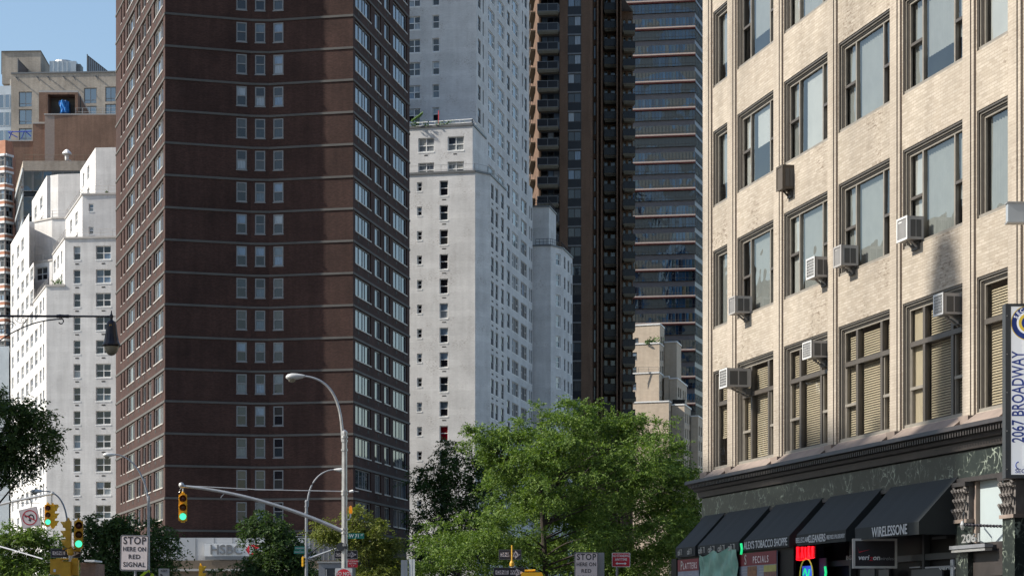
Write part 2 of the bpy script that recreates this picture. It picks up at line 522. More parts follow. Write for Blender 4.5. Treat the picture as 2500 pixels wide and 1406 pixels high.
def wall(mb, fac, z0, z1, holes, m, depth=.15, mrev=None, u0=0, u1=None):
    """flat wall with rectangular openings and their reveals; local y runs inwards"""
    fac.fr(mb)
    u1 = fac.L if u1 is None else u1
    hs = [h for h in holes if h[1] > u0 and h[0] < u1 and h[3] > z0 and h[2] < z1]
    us = sorted({u0, u1, *[a for h in hs for a in h[:2]]})
    zs = sorted({z0, z1, *[a for h in hs for a in h[2:4]]})
    us = [a for a in us if u0 <= a <= u1]; zs = [a for a in zs if z0 <= a <= z1]
    for j in range(len(zs) - 1):
        zc = (zs[j] + zs[j + 1]) / 2
        row = [h for h in hs if h[2] < zc < h[3]]
        st = None
        for i in range(len(us) - 1):
            uc = (us[i] + us[i + 1]) / 2
            open_ = any(h[0] < uc < h[1] for h in row)
            if not open_ and st is None:
                st = us[i]
            if (open_ or i == len(us) - 2) and st is not None:
                e = us[i] if open_ else us[i + 1]
                mb.face([(st, 0, zs[j]), (e, 0, zs[j]), (e, 0, zs[j + 1]), (st, 0, zs[j + 1])], m)
                st = None
    r = mrev or m
    for a, b, c, d in [h[:4] for h in hs]:
        c, d = max(c, z0), min(d, z1)
        mb.face([(a, 0, c), (a, depth, c), (a, depth, d), (a, 0, d)], r)
        mb.face([(b, depth, c), (b, 0, c), (b, 0, d), (b, depth, d)], r)
        mb.face([(a, 0, d), (a, depth, d), (b, depth, d), (b, 0, d)], r)
        mb.face([(a, depth, c), (a, 0, c), (b, 0, c), (b, depth, c)], r)
    mb.frame()

def win_geo(fm, pm, w, h, sp, rr):
    """frame into fm, panes into pm; local: x along the wall, y inwards, z up"""
    ft, mt, y = sp.get('ft', .07), sp.get('mt', .05), sp.get('y', .1)
    mf, mg = sp.get('mf', 'winwhite'), sp.get('mg', 'glassB')
    yf = y - .05
    cols = sp.get('cols', [1])
    tot = sum(cols)
    fm.box(0, w, yf, y + .04, 0, ft, mf); fm.box(0, w, yf, y + .04, h - ft, h, mf)
    fm.box(0, ft, yf, y + .04, ft, h - ft, mf); fm.box(w - ft, w, yf, y + .04, ft, h - ft, mf)
    x = ft
    iw = w - 2 * ft - mt * (len(cols) - 1)
    rails = sp.get('rails', [[]] * len(cols))
    for i, c in enumerate(cols):
        cw = iw * c / tot
        zs = [ft] + [ft + (h - 2 * ft) * q for q in rails[i]] + [h - ft]
        for j in range(len(zs) - 1):
            a, b = zs[j] + (mt / 2 if j else 0), zs[j + 1] - (mt / 2 if j < len(zs) - 2 else 0)
            t1, t2 = rr.uniform(-.006, .006), rr.uniform(-.006, .006)
            yy = y + (.02 if j == 0 and len(zs) > 2 else 0)
            pm.face([(x, yy + t1, a), (x + cw, yy - t1 + t2, a), (x + cw, yy - t1, b), (x, yy + t1 - t2, b)], mg)
            if j:
                fm.box(x, x + cw, yf + .005, y + .03, zs[j] - mt / 2, zs[j] + mt / 2, mf)
        x += cw
        if i < len(cols) - 1:
            fm.box(x, x + mt, yf + .002, y + .035, ft, h - ft, mf)
            x += mt
    if sp.get('sill'):
        sh, so_ = sp['sill'], sp.get('so', .05)
        fm.box(-.04, w + .04, -so_, .1, -sh, -.002, sp.get('ms', mf))
_wc = {}
def windows(root, base, wins, fac_key=None, limit=100):
    """wins: (fac, u0, u1, z0, z1, spec). The 100 that show largest become parts (each with its pane), the rest one part"""
    def area(q):
        f, a, b, c, d, sp = q
        A, B = f.at(a), f.at(b)
        return abs(CX + A[0] * F / A[1] - CX - B[0] * F / B[1]) * (d - c) / A[1]
    ws = sorted(wins, key=area, reverse=True)
    rr = random.Random(3)
    for q in ws[:limit]:
        f, a, b, c, d, sp = q
        w_, h_ = round(b - a, 2), round(d - c, 2)
        k = (id(sp), w_, h_)
        if k not in _wc:
            fm, pm = MB(), MB()
            win_geo(fm, pm, w_, h_, sp, rr)
            _wc[k] = (fm.mesh('window'), pm.mesh('pane'))
        A = f.at(a, c)
        o = link('window', _wc[k][0], root, (A[0] - base[0], A[1] - base[1], A[2] - base[2]), f.rz)
        link('pane', _wc[k][1], o)
    if ws[limit:]:
        fm = MB()
        for f, a, b, c, d, sp in ws[limit:]:
            A = f.at(a, c)
            fm.frame(f.rz, (A[0] - base[0], A[1] - base[1], A[2] - base[2]))
            win_geo(fm, fm, b - a, d - c, sp, rr)
        o = fm.obj('window', root)
        o['kind'] = 'stuff'
def off(o, base):
    """mesh built in world coordinates: shift it so that it hangs right under its root"""
    o.location = (-base[0], -base[1], -base[2])
    return o
def railing(mb, pts, z, h=1.0, m='rail', step=1.6, r=.025, bars=1):
    for (x0, y0), (x1, y1) in zip(pts[:-1], pts[1:]):
        L = math.hypot(x1 - x0, y1 - y0)
        n = max(1, int(L / step))
        for i in range(n + 1):
            t = i / n
            x, y = x0 + (x1 - x0) * t, y0 + (y1 - y0) * t
            mb.box(x - r, x + r, y - r, y + r, z, z + h, m)
        for k in range(bars + 1):
            zz = z + h - k * h / (bars + .5)
            mb.tube([(x0, y0, zz), (x1, y1, zz)], r, m, 4)
# ------------------------------------------------------------------ ground and roads (all below the frame, but the place stands on it)
g = MB(); g.box(-1500, 1500, -300, 3000, -.6, -.5, 'asphalt'); struct('ground', g)
g = MB(); g.box(-19, 12.5, -100, 900, -.45, 0, 'asphalt')
g.box(-300, 300, 71.5, 86, -.45, .004, 'asphalt'); struct('road', g)
g = MB(); g.box(12.5, 300, -100, 71.5, -.45, .14, 'pavement'); g.box(12.5, 300, 86, 900, -.45, .14, 'pavement'); struct('pavement', g)
g = MB(); g.box(-300, -19, -100, 71.5, -.45, .14, 'pavement'); g.box(-300, -19, 86, 900, -.45, .14, 'pavement'); struct('far_pavement', g)
g = MB()
for k in range(14):
    g.box(-6.1, -5.95, -20 + k * 12, -14 + k * 12, .004, .008, 'paint')
for k in range(12):
    g.box(-17 + k * 2.4, -16 + k * 2.4, 66, 69.5, .008, .012, 'paint')
struct('road_markings', g)

def cope(root, base, f, z, lo, hi, m, back, u0=0, u1=None):
    b = MB(); f.fr(b); b.box(u0 - .05, (f.L if u1 is None else u1) + .03, -.12, back, z + lo, z + hi, m); b.frame()
    off(b.obj('coping', root), base)
# ------------------------------------------------------------------ brown brick tower
def brown_tower():
    base = (-22.7, 200, 0)
    root = thing('apartment_tower', 'tall dark brown brick tower banded at every floor, bank at its foot', 'building', base)
    h0 = (HY - 33) * 195 / F
    Yf = lambda y: h0 * F / (HY - y)
    pts = [P2(403, 195.0), P2(612, Yf(50.0)), P2(657, Yf(51.0)), P2(862, Yf(38.0))]
    # left facade towards vp -440, right facade towards vp 2233
    pl = P2(283, along(403, 195, -440, 283)); pr = P2(1000, along(862, pts[3][1], 2233, 1000))
    L, F1, F2, F3, Rr = Fac(pl, pts[0]), Fac(pts[0], pts[1]), Fac(pts[1], pts[2]), Fac(pts[2], pts[3]), Fac(pts[3], pr)
    zb = [EYE + (HY - (33 + 78.8 * k)) * 195 / F for k in range(-2, 17)]     # string courses, top to bottom
    fl = zb[0] - zb[1]
    ztop, zbase = zb[0] + 3 * fl, pz(1315, 195)
    wide = dict(cols=[1, 1, .45, 1], ft=.08, mt=.06, mf='winalu', mg='glassA', y=.18, sill=.10, so=.07, ms='winalu')
    wide2 = dict(cols=[1, .8, .5, 1], ft=.08, mt=.07, mf='wingrey', mg='glassA', y=.18, sill=.1, so=.07, ms='winalu')
    two = dict(cols=[1, .35], ft=.08, mt=.06, mf='winalu', mg='glassA', y=.18, sill=.10, so=.07, ms='winalu')
    two2 = dict(cols=[1.2, .5], ft=.1, mt=.07, mf='wingrey', mg='glassA', y=.18, sill=.1, so=.07, ms='winalu')
    slit = dict(cols=[1], ft=.06, mf='windark', mg='glassB', y=.22, sill=.08, so=.04, ms='winalu')
    dh = dict(cols=[1], rails=[[.52]], ft=.11, mt=.09, mf='wingrey', mg='glassB', y=.08, sill=.08, so=.05, ms='wingrey')
    wins, hl, hr, h1, h2, h3 = [], [], [], [], [], []
    vents = MB()
    for z in zb + [zb[0] + fl, zb[0] + 2 * fl]:
        # window heads hang just under each course
        top = z - .14
        for a, b, sp in ((295.4, 297.6, slit), (302, 304.6, slit), (310.3, 329, wide), (334.3, 343, two), (347.7, 356, two), (360.4, 369.6, two), (375.3, 398.4, wide)):
            q = (L.u(a), L.u(b), top - 1.72, top)
            if q[2] > zbase: hl.append(q); wins.append((L, *q, sp))
        for x in (313, 325, 338.5, 351, 364.5, 379.5, 393):
            L.fr(vents); u = L.u(x); vents.box(u - .35, u + .35, -.015, .05, z - 2.38, z - 2.08, 'vent')
        for a, b, sp in ((867.6, 905.6, wide2), (915.3, 929.8, two2), (938.5, 952.2, two2), (960, 993.5, wide2)):
            q = (Rr.u(a), Rr.u(b), top - 1.72, top)
            if q[2] > zbase: hr.append(q); wins.append((Rr, *q, sp))
        for x in (875, 899, 923.5, 946, 967.5, 988.5):
            Rr.fr(vents); u = Rr.u(x); vents.box(u - .33, u + .33, -.015, .05, z - 2.42, z - 2.08, 'vent')
        t2 = z - .24
        for f, hh, a, b in ((F1, h1, 577, 602.7), (F2, h2, 622.5, 647.5), (F3, h3, 667, 691.8)):
            q = (f.u(a), f.u(b), t2 - 1.78, t2)
            if q[2] > zbase: hh.append(q); wins.append((f, *q, dh))
    vents.frame()
    wb = MB()
    for f, hh in ((L, hl), (F1, h1), (F2, h2), (F3, h3), (Rr, hr)):
        wall(wb, f, zbase, ztop, hh, 'brown', .2)
    back = [(pr[0] - 1, pr[1] + 13), (pl[0] + 1.2, pl[1] + 4)]
    wb.face([(*pr, zbase), (*back[0], zbase), (*back[0], ztop), (*pr, ztop)], 'brown')
    wb.face([(*back[0], zbase), (*back[1], zbase), (*back[1], ztop), (*back[0], ztop)], 'brown')
    wb.face([(*back[1], zbase), (*pl, zbase), (*pl, ztop), (*back[1], ztop)], 'brown')
    wb.face([(*q, ztop) for q in [pl, *pts, pr, *back]], 'roof')
    off(wb.obj('wall', root), base)
    off(vents.obj('vent_grilles', root), base)
    for k, z in enumerate(zb + [zb[0] + fl, zb[0] + 2 * fl]):
        if z < zbase + .5: continue
        b = MB()
        for f in (L, F1, F2, F3, Rr):
            f.fr(b); b.box(-.03, f.L + .03, -.07, -.001, z - .10, z + .10, 'band')
        b.frame(); off(b.obj('string_course', root), base)
    # dark rooms behind the panes
    core = MB(); ins = .45
    core.prism([(pl[0] + .9, pl[1] + .2), (pts[0][0] + .5, pts[0][1] + .8), (pts[1][0], pts[1][1] + .6), (pts[2][0], pts[2][1] + .6), (pts[3][0] - .5, pts[3][1] + .6), (pr[0] - .6, pr[1] + .4), back[0], back[1]], 0, ztop - .2, 'interior')
    off(core.obj('interior_core', root), base)
    # bank at the foot: pale fascia with seams, ribbed metal to the right, brown soffit, shopfront
    fz0, fz1 = pz(1368, 193), pz(1315, 195)
    b = MB()
    x0, x1, x2 = px(378, 192), px(757, 192), px(960, 192)
    b.box(x0, x1, 192, 194.9, fz0, fz1, 'panelgrey')
    for k in range(9):
        xx = x0 + (x1 - x0) * (k + .2) / 8.4
        b.box(xx, xx + .06, 191.985, 192.2, fz0, fz1 - .02, 'wingrey')
    off(b.obj('fascia', root), base)
    b = MB(); b.box(x1, px(862, 192), 192.03, 195, fz0, fz1 - .1, 'ribgrey')
    k = x1 + .3
    while k < px(862, 192):
        b.box(k, k + .12, 191.93, 192.03, fz0, fz1 - .1, 'ribgrey'); k += .42
    off(b.obj('ribbed_cladding', root), base)
    b = MB()
    b.box(x0 + .2, px(862, 191.5), 191.6, 195, fz0 - .75, fz0 - .004, 'soffit')
    b.box(x0 + .4, px(862, 191.2), 191.3, 195, fz0 - .95, fz0 - .754, 'winalu')
    b.box(x0 + .6, px(862, 191.6), 191.7, 195, fz0 - 1.45, fz0 - .954, 'soffit')
    off(b.obj('canopy', root), base)
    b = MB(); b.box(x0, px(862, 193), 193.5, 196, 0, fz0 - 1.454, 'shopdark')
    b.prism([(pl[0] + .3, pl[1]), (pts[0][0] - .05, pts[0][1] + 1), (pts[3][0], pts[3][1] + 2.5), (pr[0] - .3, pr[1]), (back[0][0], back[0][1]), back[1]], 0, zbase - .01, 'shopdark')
    off(b.obj('shopfront', root), base)
    windows(root, base, wins)
    return x0
bx0 = brown_tower()

def simple_core(root, base, pl, z1, m='interior'):
    b = MB(); b.prism(pl, 0, z1, m); off(b.obj('interior_core', root), base)

# ------------------------------------------------------------------ white terraced building on the left
def white_terraced():
    base = (px(113, 258), 258, 0)
    root = thing('terraced_building', 'white painted apartment building stepping up in railed terraces left of the brown tower', 'building', base)
    VP = -520
    def fy(x, Y0=258, x0=113): return Y0 * (1 - .0027 * (x - x0) / 121)
    wb, rl, rb, cop = MB(), MB(), MB(), MB()
    wins = []
    pair = dict(cols=[1, 1], rails=[[.48], [.48]], ft=.09, mt=.1, mf='winwhite', mg='glassB', y=.22, sill=.16, so=.03)
    sgl = dict(cols=[1], rails=[[.5]], ft=.08, mt=.08, mf='winwhite', mg='glassB', y=.24, sill=.16, so=.03)
    sml = dict(cols=[1], rails=[[.5]], ft=.09, mt=.08, mf='winwhite', mg='glassB', y=.2, sill=.12, so=.03)
    lef = dict(cols=[1, 1], rails=[[.5], [.5]], ft=.08, mt=.07, mf='winwhite', mg='glassD', y=.2, sill=.1, so=.02)
    lef1 = dict(cols=[1], rails=[[.5]], ft=.08, mt=.07, mf='winwhite', mg='glassD', y=.2, sill=.1, so=.02)
    ref = 600.0
    heads = [pz(602.8 + 57.3 * k, 258) for k in range(-5, 15)]
    zA, zB = pz(697, 258), pz(580, 257.5)
    fA, fB = P2(113, 258), P2(420, fy(420))
    front = Fac(fA, fB)
    us = front.u(158)
    # front wall: low part up to the first terrace, the rest higher
    hf, vents = [], MB()
    for z in heads:
        a = (front.u(179.5), front.u(196.5), z - 1.62, z)
        b = (front.u(234), front.u(271), z - 1.62, z)
        if z < zB - .8:
            for q, sp in ((a, sgl), (b, pair)):
                hf.append(q); wins.append((front, *q, sp))
                front.fr(vents); m_ = (q[0] + q[1]) / 2; vents.box(m_ - .22, m_ + .22, -.02, .05, q[2] - .55, q[2] - .42, 'vent')
    wall(wb, front, 0, zA, hf, 'whiteL', .26)
    wall(wb, front, zA, zB, hf, 'whiteL', .26, u0=us)
    # left side of the low part, long and sunlit
    lend = along(113, 258, VP, 26)
    side = Fac(P2(26, lend), fA)
    hs = []
    cols_l = [(28.5, 33.5, lef1), (41.5, 47.5, lef), (52, 58.5, lef), (63, 70, lef), (73.8, 81, lef), (84.6, 92, lef), (96.5, 101.8, lef1), (104.5, 108.4, lef1)]
    for z in heads:
        for a, b, sp in cols_l:
            q = (side.u(a), side.u(b), z - 1.62, z)
            lim = pz(697, 258) if a > 84 else pz(640, 275) if a > 60 else pz(575, 290)
            if z < lim - .6: hs.append(q); wins.append((side, *q, sp))
    u80, u50 = side.u(82), side.u(50)
    wall(wb, side, 0, zA, hs, 'whiteL', .22)
    zA2 = pz(640, side.Y(u80)); zA3 = pz(556, side.Y(u50))
    wall(wb, side, zA, zA2, hs, 'whiteL', .22, u1=u80)
    wall(wb, side, zA2, zA3, hs, 'whiteL', .22, u1=side.u(71))
    wb.face([(*P2(26, lend), 0), (*P2(26, lend + 60), 0), (*P2(26, lend + 60), zA3), (*P2(26, lend), zA3)], 'whiteL')
    # roof of the low part
    c158 = front.at(us)[:2]
    k128 = P2(129, along(158, c158[1], VP, 129))
    # B: left face of the step at column 158
    fBl = Fac(k128, c158)
    hB = []
    for z in heads:
        if zA + .2 < z < zB - .7:
            for a, b, sp in ((130.5, 136, lef1), (139.5, 144.5, lef), (148.5, 152.5, lef1)):
                q = (fBl.u(a), fBl.u(b), z - 1.62, z); hB.append(q); wins.append((fBl, *q, sp))
    wall(wb, fBl, zA - .5, zB, hB, 'whiteL', .2)
    wb.prism([(fA[0] + .1, fA[1] + .1), (c158[0], c158[1] + .1), k128, (k128[0] - 3.5, k128[1] + 3), P2(82.5, side.Y(u80))], zA - .4, zA - .05, 'roof')
    # C: set back above B
    cC = P2(201, 261.0); zC = pz(474, 261)
    fC = Fac(cC, P2(420, 260.3)); fCl = Fac(P2(160, along(201, 261, VP, 160)), cC)
    hC = []
    for t_, b_ in ((498, 517), (554.5, 572.5)):
        q = (fC.u(216.5), fC.u(228.5), pz(b_, 261), pz(t_, 261)); hC.append(q); wins.append((fC, *q, sml))
    wall(wb, fC, zB - .4, zC, hC, 'whiteL', .2)
    hC = []
    for t_ in (498, 554.5, 441):
        z = pz(t_, 261)
        for a, b, sp in ((171, 176, lef), (183.5, 190, lef)):
            if z < zC - .5:
                q = (fCl.u(a), fCl.u(b), z - 1.6, z); hC.append(q); wins.append((fCl, *q, sp))
    wall(wb, fCl, zB - .4, zC, hC, 'whiteL', .2)
    kC = fCl.at(0)[:2]
    wb.prism([(c158[0] + .1, c158[1] + .15), (fB[0], fB[1] + .1), (fB[0], fB[1] + 6), cC, kC, k128], zB - .4, zB - .05, 'roof')
    # D: top block
    cD = P2(233, 264.5); zD = pz(361, 264.5)
    fD = Fac(cD, P2(420, 263.6)); fDl = Fac(P2(196, along(233, 264.5, VP, 196)), cD)
    wall(wb, fD, zC - .4, zD, [], 'whiteL')
    hD = []
    for t_ in (385, 440):
        z = pz(t_, 266); q = (fDl.u(213), fDl.u(218.5), z - 1.7, z); hD.append(q); wins.append((fDl, *q, lef1))
        q = (fDl.u(202), fDl.u(206), z - 1.7, z); hD.append(q); wins.append((fDl, *q, lef1))
    wall(wb, fDl, zC - .4, zD, hD, 'whiteL', .2)
    wb.prism([(cD[0] + .1, cD[1] + .1), P2(420, 263.8), P2(420, 290), (fDl.A.x, fDl.A.y + 1)], zD - .5, zD - .06, 'roof')
    wb.prism([(cC[0] + .1, cC[1] + .1), P2(420, 260.5), P2(420, 268), cD, (fDl.A.x, fDl.A.y), kC], zC - .4, zC - .05, 'roof')
    # E: chamfered block to the left, in three storeys of setback
    def blockE(pts_px, ztop_y, zlow, hole=None, cols=None):
        ps = [P2(x, Y) for x, Y in pts_px]
        z1 = pz(ztop_y[0], ztop_y[1])
        for a, b in zip(ps[:-1], ps[1:]):
            f = Fac(a, b); hh = []
            if a == ps[0] and cols:
                for xa, xb in cols:
                    for k in range(6):
                        z = z1 - 1.6 - 2.8 * k
                        if z - 1.7 > zlow + .2: q = (f.u(xa), f.u(xb), z - 1.62, z); hh.append(q); wins.append((f, *q, lef))
            if hole and a == ps[hole[0]]:
                q = (f.u(hole[1]), f.u(hole[2]), pz(hole[4], f.A.y), pz(hole[3], f.A.y)); hh = [q]; wins.append((f, *q, pair))
            wall(wb, f, zlow, z1, hh, 'whiteL', .22)
        wb.face([(*q, z1 - .04) for q in ps] + [(ps[-1][0], ps[-1][1] + 22, z1 - .04), (ps[0][0] + 2, ps[0][1] + 22, z1 - .04)], 'roof')
        return ps, z1
    e1, z1 = blockE([(71, 278.8), (80, 278.5), (128, 276.2), (162, 277.2)], (635, 276.5), zA - 1, (1, 87, 115.5, 656, 687))
    e2, z2 = blockE([(39, 297.6), (70, 282), (84.5, 282), (127, 279.6), (165, 279.2)], (541, 282), z1 - 3, None, ((41.5, 46), (50, 55.5), (59.5, 66)))
    e3, z3 = blockE([(78, 307.8), (114.5, 290), (122, 290.1), (142, 289.2), (198, 288.7)], (425, 289), z2 - 1, None, ((84, 90), (97.5, 104)))
    f79 = Fac(e3[0], e3[1])
    off(wb.obj('wall', root), base)
    off(vents.obj('vent_grilles', root), base)
    for pts, z in (([c158, (c158[0] - 4.2, c158[1] + .1), (side.A.x + 8, 262)], zA), ([k128, c158, (fB[0], fB[1])], zB), ([kC, cC, P2(420, 260.4)], zC), ([e1[1], e1[2], e1[3]], z1), ([e2[2], e2[3], e2[4]], z2)):
        for (x0, y0), (x1, y1) in zip(pts[:-1], pts[1:]):
            f = Fac((x0, y0), (x1, y1)); 
            if pts[0] is c158: continue
            cope(root, base, f, z, -.12, .06, 'winalu', .25)
            railing(rl, [(x0, y0 + .3), (x1, y1 + .3)], z, 1.0, 'winalu', 1.4, .02, 2)
    cope(root, base, front, zA, -.12, .06, 'winalu', .2, 0, us); cope(root, base, side, zA, -.12, .06, 'winalu', .2, u80)
    railing(rl, [P2(84, side.Y(u80)), (fA[0] + .2, fA[1] + .3), (c158[0], c158[1] + .3)], zA, 1.0, 'winalu', 1.4, .02, 2)
    off(rl.obj('terrace_railing', root), base)
    # a few pot plants on the terraces
    b = MB(); r2 = random.Random(5)
    for cx_, cy_, cz_, s_ in [(px(143, 259), 259, zA, .9), (px(147, 260), 260, zA, .6), (px(221, 264), 263, zC, .35), (px(262, 262), 262, zC, .35), (px(136, 258.6), 258.6, zA, .5)]:
        for k in range(60):
            q = Vector((r2.gauss(0, .35), r2.gauss(0, .3), abs(r2.gauss(.5, .4)))) * s_
            a = Vector((r2.uniform(-1, 1), r2.uniform(-1, 1), r2.uniform(-1, 1))) * .16; c = Vector((r2.uniform(-1, 1), r2.uniform(-1, 1), r2.uniform(-1, 1))) * .16
            o = Vector((cx_, cy_, cz_)) + q
            b.face([tuple(o), tuple(o + a), tuple(o + a + c), tuple(o + c)], 'plant')
    o = b.obj('terrace_plants'); tag(o, 'small green pot plants on the railed terraces of the white building', 'plants'); o['kind'] = 'stuff'
    windows(root, base, wins)
white_terraced()

# ------------------------------------------------------------------ white building in the middle
def white_middle():
    base = (px(1160, 248), 248, 0)
    root = thing('white_apartment_building', 'white painted brick apartment building with roof terraces right of the brown tower', 'building', base)
    VPr = 2290
    sgl = dict(cols=[1], rails=[[.52]], ft=.09, mt=.08, mf='winwhite', mg='glassB', y=.22, sill=.16, so=.03)
    redw = dict(cols=[1], rails=[[.52]], ft=.09, mt=.08, mf='winwhite', mg='glassR', y=.22, sill=.16, so=.03)
    sml = dict(cols=[1], rails=[[.5]], ft=.11, mt=.09, mf='winwhite', mg='glassB', y=.22, sill=.14, so=.03)
    pair = dict(cols=[1, 1], rails=[[.45], [.45]], ft=.09, mt=.1, mf='winwhite', mg='glassD', y=.22, sill=.16, so=.03)
    s1 = dict(cols=[1], rails=[[.5]], ft=.1, mt=.09, mf='wingrey', mg='glassA', y=.15, sill=.1, so=.03, ms='winwhite')
    s2 = dict(cols=[1, 1.6, 1], rails=[[.5], [], [.5]], ft=.1, mt=.12, mf='winwhite', mg='glassA', y=.15, sill=.1, so=.03, ms='winwhite')
    s3 = dict(cols=[1, 1.6, 1], rails=[[.5], [], [.5]], ft=.1, mt=.14, mf='winalu', mg='glassB', y=.15, sill=.1, so=.03, ms='winwhite')
    wins, wb, rl, cop, vents = [], MB(), MB(), MB(), MB()
    Yc = 247.5
    heads = [pz(499.8 + 59.85 * k, 248) for k in range(-9, 16)]
    cA = P2(1160, Yc); cL = P2(940, Yc * 1.009); cH = P2(1197, Yc + 1.8)
    front = Fac(cL, cA); cham = Fac(cA, cH)
    zl = pz(417, Yc)
    cR = P2(1235, along(1197, Yc + 1.8, VPr, 1235)); right = Fac(cH, cR)
    hf, hr = [], []
    for z in heads:
        if z > zl - .8: continue
        i = heads.index(z)
        a = (front.u(1018), front.u(1030.5), z - 1.1, z - .06); b = (front.u(1073), front.u(1094), z - 1.72, z)
        hf += [a, b]; wins += [(front, *a, sml), (front, *b, redw if abs(z - pz(1038.5, 248)) < .6 else sgl)]
        front.fr(vents)
        vents.box(b[0] + .3, b[1] - .25, -.02, .05, b[2] - .5, b[2] - .4, 'vent')
        for x0, x1 in ((1198.6, 1205.8), (1209.6, 1216.6), (1223.4, 1230.6)):
            q = (right.u(x0), right.u(x1), z - 1.75, z); hr.append(q); wins.append((right, *q, s1))
            right.fr(vents); vents.box(q[0] + .4, q[1] - .4, -.02, .05, q[2] - .6, q[2] - .42, 'vent')
    wall(wb, front, 0, zl, hf, 'whiteM', .24)
    wall(wb, cham, 0, zl, [], 'whiteM')
    wall(wb, right, 0, zl, hr, 'whiteM', .18)
    # two storeys set back on the roof
    Yp = Yc + 1.6
    pA = P2(1154, Yp); pf = Fac(P2(940, Yp * 1.009), pA); zp = pz(303, Yp)
    pB = P2(1186, along(1154, Yp, VPr, 1186)); ps = Fac(pA, pB)
    hp = []
    for yt, yb in ((331.5, 365.5), (392.5, 425)):
        for x0, x1 in ((1021, 1060), (1093, 1132.5)):
            q = (pf.u(x0), pf.u(x1), max(pz(yb, Yp), zl - .2), pz(yt, Yp)); hp.append(q); wins.append((pf, *q, pair))
        pf.fr(vents)
    for x0 in (1040, 1111):
        u = pf.u(x0); vents.box(u - .2, u + .2, -.02, .05, pz(375.5, Yp), pz(373, Yp), 'vent')
    vents.frame()
    wall(wb, pf, zl - .5, zp, hp, 'whiteM', .24)
    wall(wb, ps, zl - .5, zp, [], 'whiteM')
    # tall slab behind
    Y2 = 260.8
    t1 = P2(1163, Y2); tf = Fac(P2(940, Y2 * 1.009), t1)
    t2 = P2(1300, along(1163, Y2, VPr, 1300)); tr = Fac(t1, t2)
    ztop = pz(-330, Y2)
    ht, hh = [], []
    h2 = [pz(38.4 + 56.3 * k, 262) for k in range(-5, 22)]
    pair2 = dict(cols=[1, 1], rails=[[.5], [.5]], ft=.09, mt=.1, mf='winwhite', mg='glassB', y=.22, sill=.16, so=.03)
    zs2 = pz(440, 291)
    for z in h2:
        if z < ztop - .5 and z > zl + .5:
            q = (tf.u(1055.4), tf.u(1072.5), z - 1.6, z); ht.append(q); wins.append((tf, *q, sgl))
            q = (tf.u(996), tf.u(1026), z - 1.6, z); ht.append(q); wins.append((tf, *q, pair2))
        if z < ztop - .5:
            for x0, x1, sp in ((1167, 1174, s1), (1178.5, 1181.8, s1), (1191.8, 1208.2, s2), (1214.8, 1231.6, s2), (1238, 1245, s1), (1250.2, 1265.8, s2), (1274.4, 1277.2, s1), (1280.6, 1286.8, s1)):
                if z < zl + 2.4 and x0 < 1236: continue
                if z < zs2 and x0 > 1270: continue
                q = (tr.u(x0), tr.u(x1), z - 1.8, z); hh.append(q); wins.append((tr, *q, s2 if sp is s2 and z > pz(700, 280) else (s3 if sp is s2 else sp)))
            if z < zs2:
                for x0, x1, sp in ((1271.8, 1286.4, s3), (1292, 1294.6, s1), (1296, 1299.4, s1)):
                    q = (tr.u(x0), tr.u(x1), z - 1.8, z); hh.append(q); wins.append((tr, *q, sp))
    wall(wb, tf, zl - .5, ztop, ht, 'whiteM', .24)
    u91 = tr.u(1291.5)
    wall(wb, tr, 0, zs2, [q for q in hh if q[3] < zs2 + .1], 'whiteM', .18)
    wall(wb, tr, zs2, ztop, [q for q in hh if q[2] > zs2 - .1 and q[1] < u91], 'whiteM', .18, u1=u91)
    q0 = tr.at(u91)
    wb.face([(q0[0], q0[1], zs2), (q0[0] - 8, q0[1] + 25, zs2), (q0[0] - 8, q0[1] + 25, ztop), (q0[0], q0[1], ztop)], 'whiteM')
    # roofs and copings
    wb.prism([(cL[0], cL[1] + .2), (cA[0] - .1, cA[1] + .2), (cH[0] - .2, cH[1] + .1), (cR[0] - .3, cR[1]), (cR[0] - 3, cR[1] + 12), (cL[0], cL[1] + 14)], zl - .5, zl - .06, 'roof')
    wb.prism([P2(940, Yp * 1.009 + .2), (pA[0] - .15, pA[1] + .15), (pB[0] - .3, pB[1]), (pB[0] - 3, pB[1] + 8), P2(940, 262)], zp - .4, zp - .06, 'roof')
    wb.prism([P2(940, Y2 * 1.009 + .3), (t1[0] - .1, t1[1] + .2), (q0[0] - .3, q0[1]), (q0[0] - 8, q0[1] + 25), P2(900, 290)], ztop - .5, ztop - .06, 'roof')
    for f, z in ((front, zl), (cham, zl), (right, zl), (pf, zp), (ps, zp)):
        cope(root, base, f, z, -.16, .08, 'rail', .3)
    # wing that steps out at the far end of the right side
    A0 = P2(1290, 297.6); A1 = P2(1344.5, 297.2); A2 = P2(1374, 299.5); A3 = P2(1397.5, along(1374, 299.5, VPr, 1397.5))
    zw = pz(599, 297.3)
    f1, f2, f3 = Fac(A0, A1), Fac(A1, A2), Fac(A2, A3)
    cur = dict(cols=[1], rails=[[.52]], ft=.1, mt=.08, mf='winwhite', mg='glassD', y=.2, sill=.12, so=.03)
    hw, h3 = [], []
    for k in range(12):
        z = pz(619 + 50.1 * k, 298.5)
        q = (f2.u(1357), f2.u(1368.6), z - 1.6, z); hw.append(q); wins.append((f2, *q, cur))
        for x0, x1 in ((1377, 1380.8), (1385.8, 1390), (1393.4, 1396.6)):
            q = (f3.u(x0), f3.u(x1), z - 1.75, z - .05); h3.append(q); wins.append((f3, *q, s1))
    wall(wb, f1, 0, zw, [], 'whiteM'); wall(wb, f2, 0, zw, hw, 'whiteM', .2); wall(wb, f3, 0, zw, h3, 'whiteM', .18)
